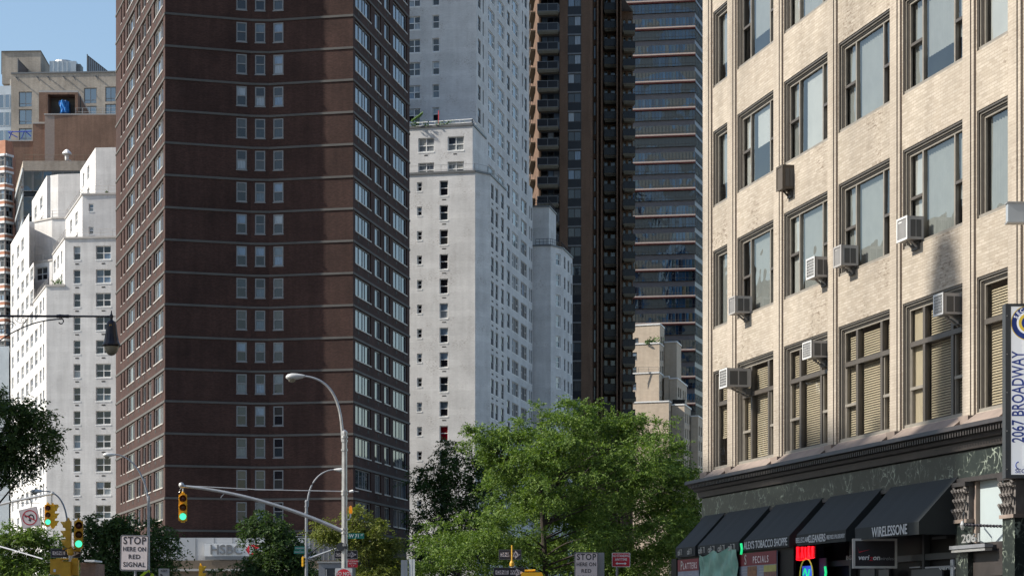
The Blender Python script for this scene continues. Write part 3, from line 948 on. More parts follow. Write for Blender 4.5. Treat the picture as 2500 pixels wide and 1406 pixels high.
    wb.prism([(A0[0], A0[1] + .1), (A1[0], A1[1] + .1), (A2[0] - .1, A2[1] + .1), (A3[0] - .2, A3[1]), (A3[0] - 5, A3[1] + 12), (A0[0], A0[1] + 20)], zw - .5, zw - .06, 'roof')
    wb.face([(*A3, 0), (A3[0] - 5, A3[1] + 12, 0), (A3[0] - 5, A3[1] + 12, zw), (*A3, zw)], 'whiteM')
    B0 = P2(1300, 300.5); B1 = P2(1340, 300.3); B2 = P2(1357.5, along(1340, 300.3, VPr, 1357.5))
    zq = pz(504, 300.4)
    for a, b in ((B0, B1), (B1, B2)): wall(wb, Fac(a, b), zw - .5, zq, [], 'whiteM')
    wb.prism([B0, (B1[0] - .05, B1[1] + .1), (B2[0] - .1, B2[1]), (B2[0] - 2, B2[1] + 6), (B0[0], B0[1] + 12)], zq - .4, zq - .05, 'roof')
    wb.face([(*B2, zw), (B2[0] - 2, B2[1] + 6, zw), (B2[0] - 2, B2[1] + 6, zq), (*B2, zq)], 'whiteM')
    for f, z in ((f1, zw), (f2, zw), (f3, zw), (Fac(B0, B1), zq), (Fac(B1, B2), zq)):
        cope(root, base, f, z, -.12, .08, 'rail', .3)
    off(wb.obj('wall', root), base); off(vents.obj('vent_grilles', root), base)
    railing(rl, [(cL[0], cL[1] + .3), (cA[0] - .05, cA[1] + .3), (cH[0] - .3, cH[1] + .1), (cR[0] - .3, cR[1])], zl, .9, 'steel', 1.2, .025, 1)
    railing(rl, [P2(1001, Yp * 1.009 + .1), (pA[0] - .05, pA[1] + .2), (pB[0] - .2, pB[1])], zp + .05, .55, 'winwhite', 1.5, .05, 1)
    railing(rl, [(A0[0] + 1, A0[1] + .3), (A1[0], A1[1] + .3), (A2[0] - .2, A2[1] + .3), (A3[0] - .3, A3[1])], zw, .95, 'black', .5, .025, 2)
    railing(rl, [(B0[0] + .1, B0[1] + .2), (B1[0], B1[1] + .2), (B2[0] - .1, B2[1])], zq, .9, 'black', .5, .025, 2)
    off(rl.obj('terrace_railing', root), base)
    core = MB()
    core.prism([(cL[0], cL[1] + .8), (cA[0] - .5, cA[1] + .8), (cH[0] - .9, cH[1] + .9), tr.at(10, 0, -1.2)[:2], tr.at(32, 0, -1.2)[:2], (A0[0], 300.5), (A1[0], A1[1] + .9), (A2[0] - .5, A2[1] + .7), (A3[0] - .8, A3[1]), (A3[0] - 6, A3[1] + 10), (cL[0], 315)], 0, zl - 15, 'interior')
    off(core.obj('interior_core', root), base)
    core = MB()
    core.prism([(tf.A.x, tf.A.y + .8), (t1[0] - .7, t1[1] + .9), (q0[0] - .9, q0[1] + .5), (q0[0] - 8.5, q0[1] + 24), (tf.A.x, 290)], zl - 15, ztop - 1, 'interior')
    off(core.obj('interior_core', root), base)
    # terrace greenery and a red pole on the set back roof
    b = MB(); r2 = random.Random(9)
    zt = zp
    for k in range(420):
        t = r2.random(); x = px(1003 + 150 * t, Yp + .6)
        if math.sin(t * 31) + math.sin(t * 12 + 1) < -.3: continue
        o = Vector((x, Yp + .7 + r2.random() * .4, zt + abs(r2.gauss(.18, .2))))
        a = Vector((r2.uniform(-1, 1), r2.uniform(-1, 1), r2.uniform(-1, 1))) * .14; c = Vector((r2.uniform(-1, 1), r2.uniform(-1, 1), r2.uniform(-1, 1))) * .14
        b.face([tuple(o), tuple(o + a), tuple(o + a + c), tuple(o + c)], 'plant')
    for k in range(60):
        t = r2.random(); o = Vector((px(1003 + 24 * t, Yp + 1), Yp + 1, zt + .4 + t * .8 + r2.random() * .2))
        a = Vector((.3, 0, r2.uniform(0, .2))); c = Vector((0, .1, .12))
        b.face([tuple(o), tuple(o + a), tuple(o + a + c), tuple(o + c)], 'plant')
    o = b.obj('roof_garden'); tag(o, 'green planting behind the railing of the white roof terrace', 'plants'); o['kind'] = 'stuff'
    b = MB(); X = px(1071, Yp + 2); b.tube([(0, 0, 0), (0, 0, 1.9)], .07, 'signred', 6); b.box(-.15, .15, -.15, .15, -.2, .02, 'dgrey')
    tag(b.obj('flag_pole', None, (X, Yp + 2, zp + .1)), 'short dark red pole standing on the white roof terrace', 'pole')
    windows(root, base, wins)
white_middle()

# ------------------------------------------------------------------ brown balcony tower
def balcony_tower():
    Y0 = 320.0
    base = (px(1380, Y0), Y0 + 5, 0)
    root = thing('balcony_tower', 'brown brick tower with stacked balconies and dark window columns behind the white building', 'building', base)
    ph = 46.8 * Y0 / F
    z0 = pz(60.5, Y0)            # railing top of one floor
    ks = range(-3, 22)
    ztop = pz(-120, Y0)
    wb, gl = MB(), MB()
    fr = Fac(P2(1315, Y0 + .3), P2(1441, Y0 - .6))
    sd = Fac(P2(1290, 352), fr.A[:])                  # side that faces left into the sun
    wall(wb, sd, 0, ztop, [], 'umber')
    cs = [fr.u(x) for x in (1315, 1366, 1386, 1419, 1441)]
    wall(wb, fr, 0, ztop, [(cs[0] + .25, cs[1], 2, ztop - .4), (cs[2], cs[3], 2, ztop - .4)], 'umber', 1.6)
    wins, rails = [], MB()
    pw = dict(cols=[1, 1], ft=.1, mt=.1, mf='windark', mg='glassB', y=.2)
    bw = dict(cols=[1, 1, 1], ft=.1, mt=.12, mf='windark', mg='glassB', y=1.3)
    fr.fr(gl)
    for k in range(-3, 32):
        zt = z0 - k * ph
        if zt < 3 or zt > ztop - 1: continue
        # glazed column: two panes, dark spandrel, pale ledge
        zl_ = zt + (60.5 - 39) * Y0 / F
        gl.box(cs[2], cs[3], .12, 1.4, zl_ - ph + .1, zl_ - ph + 1.25, 'smoked')
        gl.box(cs[2], cs[3], .02, 1.4, zl_ - .12, zl_ + .1, 'rail')
        wins.append((fr, cs[2] + .02, cs[3] - .02, zl_ - ph + 1.25, zl_ - .12, pw))
        wins.append((fr, cs[0] + .27, cs[1] - .02, zt - 1.15, zt + 1.4, bw))
    gl.box(cs[0] + .2, cs[1] + .05, 1.5, 1.65, 2, ztop - .4, 'interior')
    gl.frame()
    # stepped flank to the right: brick fins and balcony bays
    steps = [(1441, Y0 - .6, 1446.5), (1446.5, 324, 1457), (1457, 323, 1461), (1461, 331, 1467), (1467, 329, 1471), (1471, 340, 1505), (1505, 336, 1508.5), (1508.5, 345, 1514), (1514, 342, 1517.5), (1517.5, 352, 1545)]
    prev = None
    for x0, Y, x1 in steps:
        f = Fac(P2(x0, Y), P2(x1, Y))
        glass = x1 - x0 > 9
        hh = []
        if glass:
            phh = ph
            zref = z0
            for k in range(-3, 24):
                zt = zref - k * ph
                if zt < 6 or zt > ztop - 1: continue
                if x1 - x0 < 12:
                    q = (f.u(x0) + .15, f.u(x1) - .1, zt - 1.2, zt + .9); hh.append(q)
                    wins.append((f, *q, dict(B_N)))
                else:
                    q1 = (f.u(x0 + 3), f.u(x0 + (x1 - x0) * .4), zt - 1.2, zt + 1.1); q2 = (f.u(x0 + (x1 - x0) * .55), f.u(x1 - 2), zt - 1.2, zt + 1.1)
                    hh += [q1, q2]; wins += [(f, *q1, B_D), (f, *q2, B_D)]
        wall(wb, f, 0, ztop, hh, 'umber', .3)
        if prev and abs(prev[1] - Y) > .1:
            X = px(x0, min(Y, prev[1]))
            a, b = (P2(x0, prev[1]), P2(x0, Y))
            wb.face([(*a, 0), (*b, 0), (*b, ztop), (*a, ztop)], 'umber')
        prev = (x1, Y)
    eB = P2(1545, 352)
    wb.face([(*eB, 0), (eB[0] + .5, eB[1] + 20, 0), (eB[0] + .5, eB[1] + 20, ztop), (*eB, ztop)], 'umber')
    wb.face([(*fr.A, ztop), (*fr.B, ztop), (*eB, ztop), (eB[0], 372, ztop), (*P2(1290, 352), ztop)], 'roof')
    off(wb.obj('wall', root), base)
    off(gl.obj('glazed_column', root), base)
    # balconies: slab with rail panels, each a part (slab, rail)
    def balcony(f, u0, u1, zt, d, mrail, pan):
        s_ = MB(); f.fr(s_)
        s_.box(u0, u1, -d, .02, zt - 1.42, zt - 1.12, 'balcony')
        s_.box(u0 + .1, u1 - .1, -d + .08, .02, zt - 1.62, zt - 1.422, 'balcony')
        o = off(s_.obj('balcony', root), base)
        r_ = MB(); f.fr(r_)
        r_.box(u0, u1, -d - .02, -d + .05, zt - .08, zt, mrail)
        n = 3
        for i in range(n):
            uu = u0 + (u1 - u0 - .07) * i / (n - 1)
            r_.box(uu, uu + .07, -d - .015, -d + .045, zt - 1.12, zt - .08, mrail)
        r_.box(u0, u1, -d - .02, -d + .05, zt - 1.12, zt - 1.03, mrail)
        r_.box(u0 + .07, u1 - .07, -d + .01, -d + .02, zt - 1.03, zt - .08, pan)
        for ue in (u0, u1 - .05):
            r_.box(ue, ue + .05, -d + .05, 0, zt - .08, zt, mrail)
            r_.box(ue, ue + .05, -d + .05, 0, zt - 1.12, zt - 1.05, mrail)
        r_.obj('railing', o, (0, 0, 0))
    rr = random.Random(11)
    clut = MB()
    for k in ks:
        zt = z0 - k * ph
        if zt < 14 or zt > ztop - 1: continue
        balcony(fr, cs[0] - .1, cs[1] - .1, zt, 1.1, 'rail', 'smoked')
        fr.fr(clut)
        for j in range(rr.randint(1, 5)):
            u = rr.uniform(cs[0] + .2, cs[1] - .5)
            clut.box(u, u + rr.uniform(.15, .4), -.8, -.5, zt - 1.1, zt - rr.uniform(.3, .8), rr.choice(['white', 'plant', 'winalu', 'terra', 'winalu', 'rail']))
        clut.frame()
    f6 = Fac(P2(1471, 340), P2(1505, 340)); f10 = Fac(P2(1517.5, 352), P2(1545, 352))
    for k in range(-3, 23):
        zt = z0 - k * ph
        if zt < 14 or zt > ztop - 1: continue
        balcony(f6, .2, f6.L + .15, zt, 1.6, 'black', 'smoked')
        balcony(f10, .2, f10.L + .3, zt, 1.7, 'black', 'smoked')
    o = tag(clut.obj('balcony_clutter'), 'small pots, chairs and boxes kept on the balconies of the brown tower', 'clutter'); o['kind'] = 'stuff'
    # shallow balconies on the sunny side facing left
    for k in ks:
        zt = z0 - k * ph
        if zt < 40 or zt > ztop - 1: continue
        s_ = MB(); sd.fr(s_)
        s_.box(sd.L - 18, sd.L - 9, -.75, .02, zt - 1.35, zt - 1.15, 'balcony')
        for i in range(7):
            s_.box(sd.L - 18 + i * 1.49, sd.L - 17.95 + i * 1.49, -.75, -.7, zt - 1.15, zt - .1, 'rail')
        s_.box(sd.L - 18, sd.L - 9, -.76, -.69, zt - .1, zt, 'rail')
        off(s_.obj('balcony', root), base)
    windows(root, base, wins)
B_N = dict(cols=[1], ft=.1, mt=.1, mf='windark', mg='glassB', y=.25)
B_D = dict(cols=[1], ft=.12, mt=.1, mf='winbrown', mg='glassB', y=.25)
balcony_tower()

# ------------------------------------------------------------------ glass office tower
def glass_tower():
    Y0 = 470.0
    base = (px(1620, Y0), Y0 + 10, 0)
    root = thing('glass_tower', 'dark blue glass tower with pale pink slab edges on every second floor', 'building', base)
    A, B = P2(1500, Y0 * 1.006), P2(1698, Y0); Cc = P2(1760, Y0 * 1.06)
    f1, f2 = Fac(A, B), Fac(B, Cc)
    ztop = pz(-120, Y0)
    ph = 65.6 * Y0 / F
    b = MB()
    b.prism([(A[0], A[1] + .5), (B[0] - .1, B[1] + .5), (Cc[0], Cc[1] + .5), (Cc[0], Cc[1] + 25), (A[0], A[1] + 30)], 0, ztop, 'spandrel')
    off(b.obj('core', root), base)
    k = 0
    rr = random.Random(4)
    while True:
        zt = pz(2, Y0) + 2 * ph - k * ph
        if zt < 3: break
        k += 1
        # one double floor: slab edge, glazing, spandrel, glazing
        e = MB()
        for f in (f1, f2):
            f.fr(e)
            if f is f1:
                e.box(-.3, f.L + .02, -.7, .5, zt - .02, zt + .27, 'bandpink'); e.box(-.3, f.L + .02, -.5, .5, zt - .24, zt - .022, 'bandred')
            else:
                e.box(.02, f.L, -.05, .5, zt - .28, zt + .26, 'spandrel')
        e.frame(); off(e.obj('slab_edge', root), base)
        for za, zb in ((zt - .28 - 2.05, zt - .3), (zt - ph + .27, zt - ph + .27 + 2.0)):
            pn = MB(); mu = MB()
            for f in (f1, f2):
                f.fr(pn); f.fr(mu)
                n = int(f.L / .72)
                for i in range(n):
                    u0, u1 = f.L * i / n, f.L * (i + 1) / n
                    t = rr.uniform(-.004, .004)
                    pn.face([(u0, .1 + t, za), (u1, .1 - t, za), (u1, .1 + t, zb), (u0, .1 - t, zb)], 'glassC')
                    mu.box(u0, u0 + (.08 if i % 3 == 0 else .04), .04, .12, za, zb, 'wintaupe')
                mu.box(0, f.L, .05, .13, za + .55, za + .60, 'wintaupe')
            o = off(pn.obj('window_strip', root), base)
            mu.obj('mullions', o)
    off_ = None
glass_tower()

# ------------------------------------------------------------------ pinkish tan stepped building
def tan_stepped():
    base = (px(1600, 400), 402, 0)
    root = thing('stepped_building', 'pinkish tan stepped apartment block in front of the glass tower', 'building', base)
    wb, cop = MB(), MB(); wins = []
    V = 2400
    sg = dict(cols=[1], rails=[[.5]], ft=.12, mt=.1, mf='windark', mg='glassB', y=.2, sill=.12, so=.03, ms='winalu')
    def block(x0, x1, x2, Y, yt, zlow=0, hf=(), hs=(), tilt=0, ylow=None):
        tilt = (x1 - x0) * .0755 * .36
        a, b = P2(x0, Y + tilt), P2(x1, Y); c = P2(x2, along(x1, Y, V, x2))
        zt = pz(yt, Y); zl = pz(ylow, Y) if ylow else zlow
        f, s = Fac(a, b), Fac(b, c)
        h1, h2 = [], []
        for xa, xb, ya, yb in hf:
            q = (f.u(xa), f.u(xb), pz(yb, Y), pz(ya, Y)); h1.append(q); wins.append((f, *q, sg))
        for xa, xb, ya, n, st in hs:
            for i in range(n):
                z = s.z((xa + xb) / 2, ya + st * i); q = (s.u(xa), s.u(xb), z - 1.8, z)
                if q[2] > zl + .2 and z < zt - .3: h2.append(q); wins.append((s, *q, sg))
        wall(wb, f, zl, zt, h1, 'pinktan', .22); wall(wb, s, zl, zt, h2, 'pinktan', .22)
        L = (b[0] - a[0])
        bk = [(c[0] - 1, c[1] + 6), (a[0], a[1] + 14)]
        wb.face([(*c, zl), (*bk[0], zl), (*bk[0], zt), (*c, zt)], 'pinktan')
        wb.face([(*bk[1], zl), (*a, zl), (*a, zt), (*bk[1], zt)], 'pinktan')
        wb.face([(*q, zt - .05) for q in (a, b, c, bk[0], bk[1])], 'roof')
        for g_ in (f, s):
            cope(root, base, g_, zt, -.04, .2, 'white', .25)
    block(1530, 1611, 1622, 405, 792, hf=[(1549, 1559, 822, 835)], hs=[(1613, 1616.5, 822, 1, 37), (1618, 1620.5, 822, 1, 37)])
    block(1530, 1610, 1620, 402, 838, hf=[(1540, 1555, 857, 875.5), (1540, 1554, 892.5, 909)], hs=[(1612, 1614.5, 857, 3, 37), (1616.5, 1619.4, 857, 3, 37)])
    block(1530, 1609, 1619, 400.5, 910, hf=[(1540, 1553.5, 931, 949.5), (1540, 1553, 966, 990)], hs=[(1611, 1613.5, 931, 3, 37), (1615.5, 1618.6, 931, 3, 37)])
    block(1530, 1633, 1643, 396, 980, hs=[(1634.5, 1637, 1002, 5, 37), (1639.5, 1642, 1002, 5, 37)])
    block(1622, 1652, 1663, 409, 835)
    block(1621, 1632, 1634, 404, 920)
    block(1634, 1653, 1677, 404, 924, hs=[(1655.5, 1658.6, 946, 3, 37), (1660.5, 1663.4, 949, 3, 37), (1667, 1669.5, 953, 3, 37), (1671.6, 1674, 956, 3, 37)])
    block(1640, 1671, 1687, 398, 988, hs=[(1673, 1675.6, 1009, 4, 36.5), (1678, 1680.4, 1011, 4, 36.5), (1683, 1685.2, 1013, 4, 36.5)])
    block(1686, 1704, 1717, 405, 1016, hs=[(1706, 1708.6, 1040, 4, 36.5), (1711, 1713.8, 1043, 4, 36.5)])
    block(1716, 1740, 1760, 430, 1042)
    off(wb.obj('wall', root), base)
    b = MB(); b.prism([P2(1642, 399), P2(1672, 399), P2(1672, 403), P2(1642, 403)], pz(988, 399), pz(975, 399), 'shopdark'); off(b.obj('roof_box', root), base)
    for y in (1082, 1119):
        b = MB(); z = pz(y, 394); b.box(px(1638, 394), px(1668, 394), 395.4, 398.2, z - .3, z, 'winalu')
        o = off(b.obj('balcony', root), base)
        b = MB(); railing(b, [(px(1638.5, 394), 395.5), (px(1667.5, 394), 395.5), (px(1667.5, 394), 398)], z, 1.05, 'windark', .35, .03, 1); b.obj('railing', o)
    b = MB(); f_ = [P2(1533, 400.9), P2(1609, 400.9)]; railing(b, f_, pz(909, 400.5), 1.0, 'rail', 1.5, .03, 2); off(b.obj('terrace_railing', root), base)
    b = MB(); r2 = random.Random(2)
    for cx_, s_ in ((1604.5, 1.0), (1588, .7), (1581, .5)):
        for k in range(80):
            o = Vector((px(cx_, 402.6), 402.8, pz(838, 402))) + Vector((r2.gauss(0, .5), r2.gauss(0, .3), abs(r2.gauss(.6, .6)))) * s_
            a = Vector((r2.uniform(-1, 1), r2.uniform(-1, 1), r2.uniform(-1, 1))) * .25; c = Vector((r2.uniform(-1, 1), r2.uniform(-1, 1), r2.uniform(-1, 1))) * .25
            b.face([tuple(o), tuple(o + a), tuple(o + a + c), tuple(o + c)], 'plant')
    o = tag(b.obj('roof_bushes'), 'small round bushes on the top terrace of the pinkish tan block', 'plants'); o['kind'] = 'stuff'
    windows(root, base, wins)
tan_stepped()

# ------------------------------------------------------------------ cluster far left
def left_cluster():
    big = dict(cols=[1, 1], ft=.15, mt=.12, mf='wingrey', mg='glassA', y=.25, rails=[[.2], [.2]])
    # tan brick block with roof plant
    Y = 430; base = (px(150, Y), Y + 8, 0)
    root = thing('tan_brick_building', 'tan brick block with a stair tower and machinery on its roof, farthest on the left', 'building', base)
    wb = MB(); wins = []
    A, B = P2(27, Y), P2(420, Y - 2); f = Fac(A, B); zt = pz(181, Y)
    hh = []
    for xa, xb, rows in ((46, 78, ((225, 262), (268, 305), (314, 345), (352, 380))), (205, 236, ((218, 256), (262, 300))), (257, 283, ((216, 252), (258, 290))), (300, 330, ((216, 252), (258, 290)))):
        for ya, yb in rows:
            q = (f.u(xa), f.u(xb), pz(yb, Y), pz(ya, Y)); hh.append(q); wins.append((f, *q, big))
    wall(wb, f, 0, zt, hh, 'tan', .3)
    wb.prism([(A[0], A[1] + 1.2), (B[0], B[1] + 1.2), (B[0], B[1] + 20), (A[0] - 8, A[1] + 20)], 0, zt - .3, 'interior')
    # glazed bay at the very left
    g_ = MB(); G = Fac(P2(-60, Y + 1.5), P2(27, Y + .5)); wall(g_, G, 0, pz(208, Y), [], 'metalpale')
    for ya, yb in ((229, 263), (272, 306), (316, 344), (352, 380)):
        for i in range(6):
            q = (G.u(-58 + i * 14), G.u(-46 + i * 14), pz(yb, Y), pz(ya, Y)); wins.append((G, q[0], q[1], q[2], q[3], dict(cols=[1], ft=.1, mf='metalpale', mg='glassA', y=-.02)))
    off(g_.obj('glazed_bay', root), base)
    # stair tower
    c0, c1, c2 = P2(5, Y + 4), P2(99, Y + 3.6), P2(136, along(99, Y + 3.6, 900, 136))
    wb.prism([c0, c1, c2, (c2[0], c2[1] + 10), (c0[0], c0[1] + 18)], zt - 1, pz(127, Y + 4), 'tan', 'roof')
    b = MB(); b.prism([P2(3, Y + 3.8), P2(100, Y + 3.4), (c2[0] + .1, c2[1]), (c2[0], c2[1] + 10.5), P2(3, Y + 22)], pz(127, Y + 4), pz(125.5, Y + 4), 'rail'); off(b.obj('coping', root), base)
    off(wb.obj('wall', root), base)
    b = MB(); f.fr(b); b.box(0, f.L, -.15, .3, zt - .05, zt + .25, 'rail'); b.frame(); off(b.obj('parapet_cap', root), base)
    windows(root, base, wins)
    b = MB(); z = pz(127, Y + 6); b.lathe((0, 0, 0), [(2.1, 0), (2.1, .15), (1.1, .55), (.35, .6), (.3, 1.0), (.05, 1.2)], 'winalu', 14)
    tag(b.obj('roof_vent', None, (px(72, Y + 6), Y + 8, pz(125.5, Y + 4))), 'low conical cap on top of the tan brick stair tower', 'vent')
    # cooling tower
    b = MB(); x0, x1 = px(123, Y + 4), px(168, Y + 4); z0 = zt - .2; z1 = pz(152, Y + 4)
    b.box(x0, x1 + 1.6, Y + 3.2, Y + 7, z0, z1, 'metalpale')
    for i in range(5): b.box(x0 + i * .9, x0 + .06 + i * .9, Y + 3.15, Y + 3.2, z0, z1, 'steel')
    b.lathe(((x0 + x1) / 2 + .6, Y + 5.2, z1), [(1.9, 0), (1.8, .35), (1.8, .36)], 'steel', 16)
    b.box(x1 + 1.6, x1 + 2.4, Y + 3.6, Y + 6.4, z0, z1 - .5, 'rail')
    tag(b.obj('cooling_tower'), 'boxy pale metal cooling unit on the roof beside the stair tower', 'roof machinery')
    # screens
    def screen(xa, xb, yl, yr, ybot, lab):
        b = MB(); a, c = P2(xa, Y + 1.2), P2(xb, Y + 5.5); zb = pz(ybot, Y + 1)
        for i in range(12):
            t0, t1 = i / 12, (i + .86) / 12
            p0 = (a[0] + (c[0] - a[0]) * t0, a[1] + (c[1] - a[1]) * t0); p1 = (a[0] + (c[0] - a[0]) * t1, a[1] + (c[1] - a[1]) * t1)
            za, zc = pz(yl, Y + 2) + (pz(yr, Y + 4) - pz(yl, Y + 2)) * t0, pz(yl, Y + 2) + (pz(yr, Y + 4) - pz(yl, Y + 2)) * t1
            b.face([(*p0, zb), (*p1, zb), (*p1, zc), (*p0, za)], 'spandrel')
            b.face([(p0[0], p0[1] + .15, zb), (p1[0], p1[1] + .15, zb), (p1[0], p1[1] + .15, zc), (p0[0], p0[1] + .15, za)], 'dgrey')
        b.tube([(a[0], a[1], pz(yl, Y + 2)), (c[0], c[1], pz(yr, Y + 4))], .08, 'rail', 5)
        b.tube([(a[0], a[1], zb), (a[0], a[1], pz(yl, Y + 2) + .2)], .12, 'rail', 5)
        tag(b.obj('slanted_screen'), lab, 'roof screen', 'slanted roof screens')
    screen(44, 86, 148, 184, 187, 'dark slanted screen in front of the tan brick stair tower')
    screen(213, 272, 138, 177, 182, 'grey slanted screen standing alone on the roof edge near the brown tower')
    # brackets under the parapet
    b = MB(); f.fr(b)
    for x in (41, 92, 118, 156, 180, 235):
        u = f.u(x); b.box(u - .1, u + .1, -.7, 0, zt - .9, zt - .7, 'rail'); b.tube([(u, -.6, zt - .8), (u + .6, -.7, zt - 1.7)], .08, 'rail', 5)
    b.frame(); off(b.obj('flood_lights', root), base)
    # brick block with machine room
    Y = 402; base = (px(200, Y), Y + 8, 0)
    root = thing('red_brick_building', 'plain reddish brown brick block with a machine room and a lighter patch', 'building', base)
    wb = MB()
    wb.prism([P2(109, Y), P2(430, Y - .4), P2(430, Y + 18), P2(109, Y + 18)], 0, pz(281, Y), 'red', 'roof')
    wb.prism([P2(80, Y + .6), P2(109.4, Y + .6), P2(109.4, Y + 16), P2(80, Y + 16)], 0, pz(301, Y), 'red', 'roof')
    wb.prism([P2(12, Y + 1.2), P2(80.4, Y + 1.2), P2(80.4, Y + 14), P2(6, Y + 18)], 0, pz(342, Y), 'red', 'roof')
    off(wb.obj('wall', root), base)
    b = MB(); b.box(px(109.4, Y), px(148, Y), Y - .03, Y, 0, pz(283, Y), 'patch'); off(b.obj('render_patch', root), base)
    b = MB()
    for xa, xb, y, d in ((108, 430, 281, 0), (79, 109, 301, .6), (11, 80, 342, 1.2)):
        b.box(px(xa, Y), px(xb, Y), Y + d - .12, Y + d + .3, pz(y, Y), pz(y, Y) + .22, 'winalu')
    off(b.obj('coping', root), base)
    b = MB(); railing(b, [P2(185, Y + .1), P2(300, Y + .1)], pz(281, Y) + .2, 1.1, 'steel', 1.2, .03, 1); off(b.obj('roof_railing', root), base)
    # machine room
    mr = MB(); z0, z1 = pz(281, Y) + .0, pz(225, Y)
    a0, a1 = P2(95, Y + .3), P2(190, Y + .3); a2 = P2(229, along(190, Y + .3, 900, 229))
    f = Fac(a0, a1)
    wall(mr, f, pz(297, Y), z1, [(f.u(117), f.u(183), z0 + .1, pz(230, Y))], 'red', 3.0)
    s_ = Fac(a1, a2)
    wall(mr, s_, z0, z1, [], 'red')
    f.fr(mr); mr.box(0, f.L, 3.0, 3.2, z0, z1, 'interior'); mr.frame()
    mr.prism([(a0[0], a0[1]), (a1[0], a1[1]), (a2[0], a2[1]), (a2[0], a2[1] + 3), (a0[0], a0[1] + 9)], z1, z1 + .35, 'winalu')
    o = off(mr.obj('machine_room', root), base)
    b = MB(); r2 = random.Random(8); n = 9; g0 = (px(143, Y), Y + .8, z0 + .5); W_, H_ = 22 * Y / F, 30 * Y / F
    for i in range(n):
        for j in range(n):
            q = []
            for di, dj in ((0, 0), (1, 0), (1, 1), (0, 1)):
                u, v = (i + di) / n, (j + dj) / n
                q.append((g0[0] + (u + .08 * math.sin(v * 6)) * W_, g0[1] + .25 * math.sin(u * 14 + v * 5) - .8 * math.sin(u * 3.1), g0[2] + v * H_))
            b.face(q, 'tarp')
    b.box(g0[0], g0[0] + W_, g0[1] + .5, g0[1] + 1.8, g0[2], g0[2] + H_, 'tarp')
    tag(b.obj('tarpaulin'), 'bright blue tarpaulin over machinery in the brick machine room', 'tarpaulin')
    b = MB()
    for k in range(2): b.tube([(px(22 + 30 * k, Y - 1), Y - 1, pz(342, Y)), (px(30 + 30 * k, Y - 1), Y - 1, pz(323, Y))], .09, 'bluepipe', 5)
    b.tube([(px(22, Y), Y - 1, pz(326, Y)), (px(80, Y), Y - 1, pz(324, Y))], .1, 'bluepipe', 5); b.tube([(px(25, Y), Y - 1, pz(328, Y)), (px(46, Y), Y - 1, pz(339, Y))], .09, 'bluepipe', 5)
    b.tube([(px(66, Y), Y - 1, pz(325, Y)), (px(79, Y), Y - 1, pz(336, Y))], .09, 'bluepipe', 5)
    tag(b.obj('scaffold_pipes'), 'blue pipe frame standing on the lowest step of the reddish brick block', 'pipes')
    b = MB(); b.lathe((0, 0, 0), [(.3, -.8), (.32, 0), (.8, .2), (.6, .5), (.2, .9)], 'white', 10); b.tube([(0, 0, -.5), (1.6, .1, -1.5), (2.8, .1, -2.4)], .07, 'white', 5)
    tag(b.obj('exhaust_pipe', None, (px(160, 340), 341, pz(376, 340))), 'small white exhaust cowl above the dark glass building', 'vent')
    # dark glass building
    Y = 340; base = (px(120, Y), Y + 8, 0)
    root = thing('dark_glass_building', 'low dark glass building with a tan fascia behind the white terraces', 'building', base)
    b = MB(); a, c = P2(56, Y), P2(420, Y); d_ = P2(35, Y + 26)
    z1 = pz(393, Y); z2 = pz(417, Y)
    b.prism([a, c, P2(420, Y + 30), d_], z2, z1, 'tan', 'roof'); off(b.obj('fascia', root), base)
    b = MB(); b.prism([(a[0] + .1, a[1] + .4), (c[0], c[1] + .4), P2(420, Y + 29), (d_[0] + .1, d_[1])], 0, z2 - .01, 'smoked'); off(b.obj('core', root), base)
    f, s_ = Fac(a, c), Fac(d_, a); wins = []
    for fac, n in ((f, 15), (s_, 6)):
        for i in range(n):
            for k in range(8):
                q = (fac.L * i / n, fac.L * (i + .96) / n, z2 - 4.0 * (k + 1) + .8, z2 - 4.0 * k - .05)
                wins.append((fac, *q, D_G))
    windows(root, base, wins)
    b = MB(); s_.fr(b)
    for k in range(9):
        b.box(0, s_.L, -.1, .1, z2 - 4.0 * k - .1, z2 - 4.0 * k + .5, 'metalpale')
    b.frame(); off(b.obj('floor_bands', root), base)
    b = MB(); railing(b, [P2(58, Y + .4), P2(280, Y + .4)], z1, 1.0, 'soffit', 1.5, .03, 1); off(b.obj('roof_railing', root), base)
    # terracotta tower with bay windows
    Y = 362; base = (px(0, Y), Y + 8, 0)
    root = thing('bay_window_tower', 'terracotta brick tower with pale banded corner bays at the left edge', 'building', base)
    ph = 41.0 * Y / F
    b = MB(); a, c, d_ = P2(-60, Y + 3), P2(13, Y), P2(30, Y + 1.5); e_ = P2(38, Y + 18)
    zt = pz(342, Y)
    b.prism([a, c, d_, e_, P2(-60, Y + 30)], 0, zt, 'terra', 'roof'); off(b.obj('wall', root), base)
    wins = []
    f1, f2 = Fac(a, c), Fac(c, d_)
    for k in range(16):
        z = pz(380, Y) - k * ph
        e = MB()
        for f in (f1, f2):
            f.fr(e); e.box(-.0, f.L + .05, -.3, 0, z - .05, z + .32, 'winwhite'); e.box(0, f.L, -.22, 0, z - 1.95, z - 1.75, 'winwhite')
            e.box(0, f.L, -.2, 0, z - 2.75, z - 1.952, 'terra')
        e.frame(); off(e.obj('bay_band', root), base)
        for f in (f1, f2):
            n = 4 if f is f1 else 1
            for i in range(n):
                wins.append((f, f.L * i / n, f.L * (i + .95) / n, z - 1.74, z - .06, T_W))
    windows(root, base, wins)
    # pale blue grey building low between them
    b = MB(); b.prism([P2(-30, 330), P2(22, 330), P2(27, 345), P2(-30, 350)], 0, pz(845, 330), 'metalpale', 'roof')
    o = tag(b.obj('grey_building', None), 'narrow blue grey building low down behind the lamp bracket at the left edge', 'building')
D_G = dict(cols=[1], ft=.1, mt=.1, mf='wingrey', mg='glassC', y=.12)
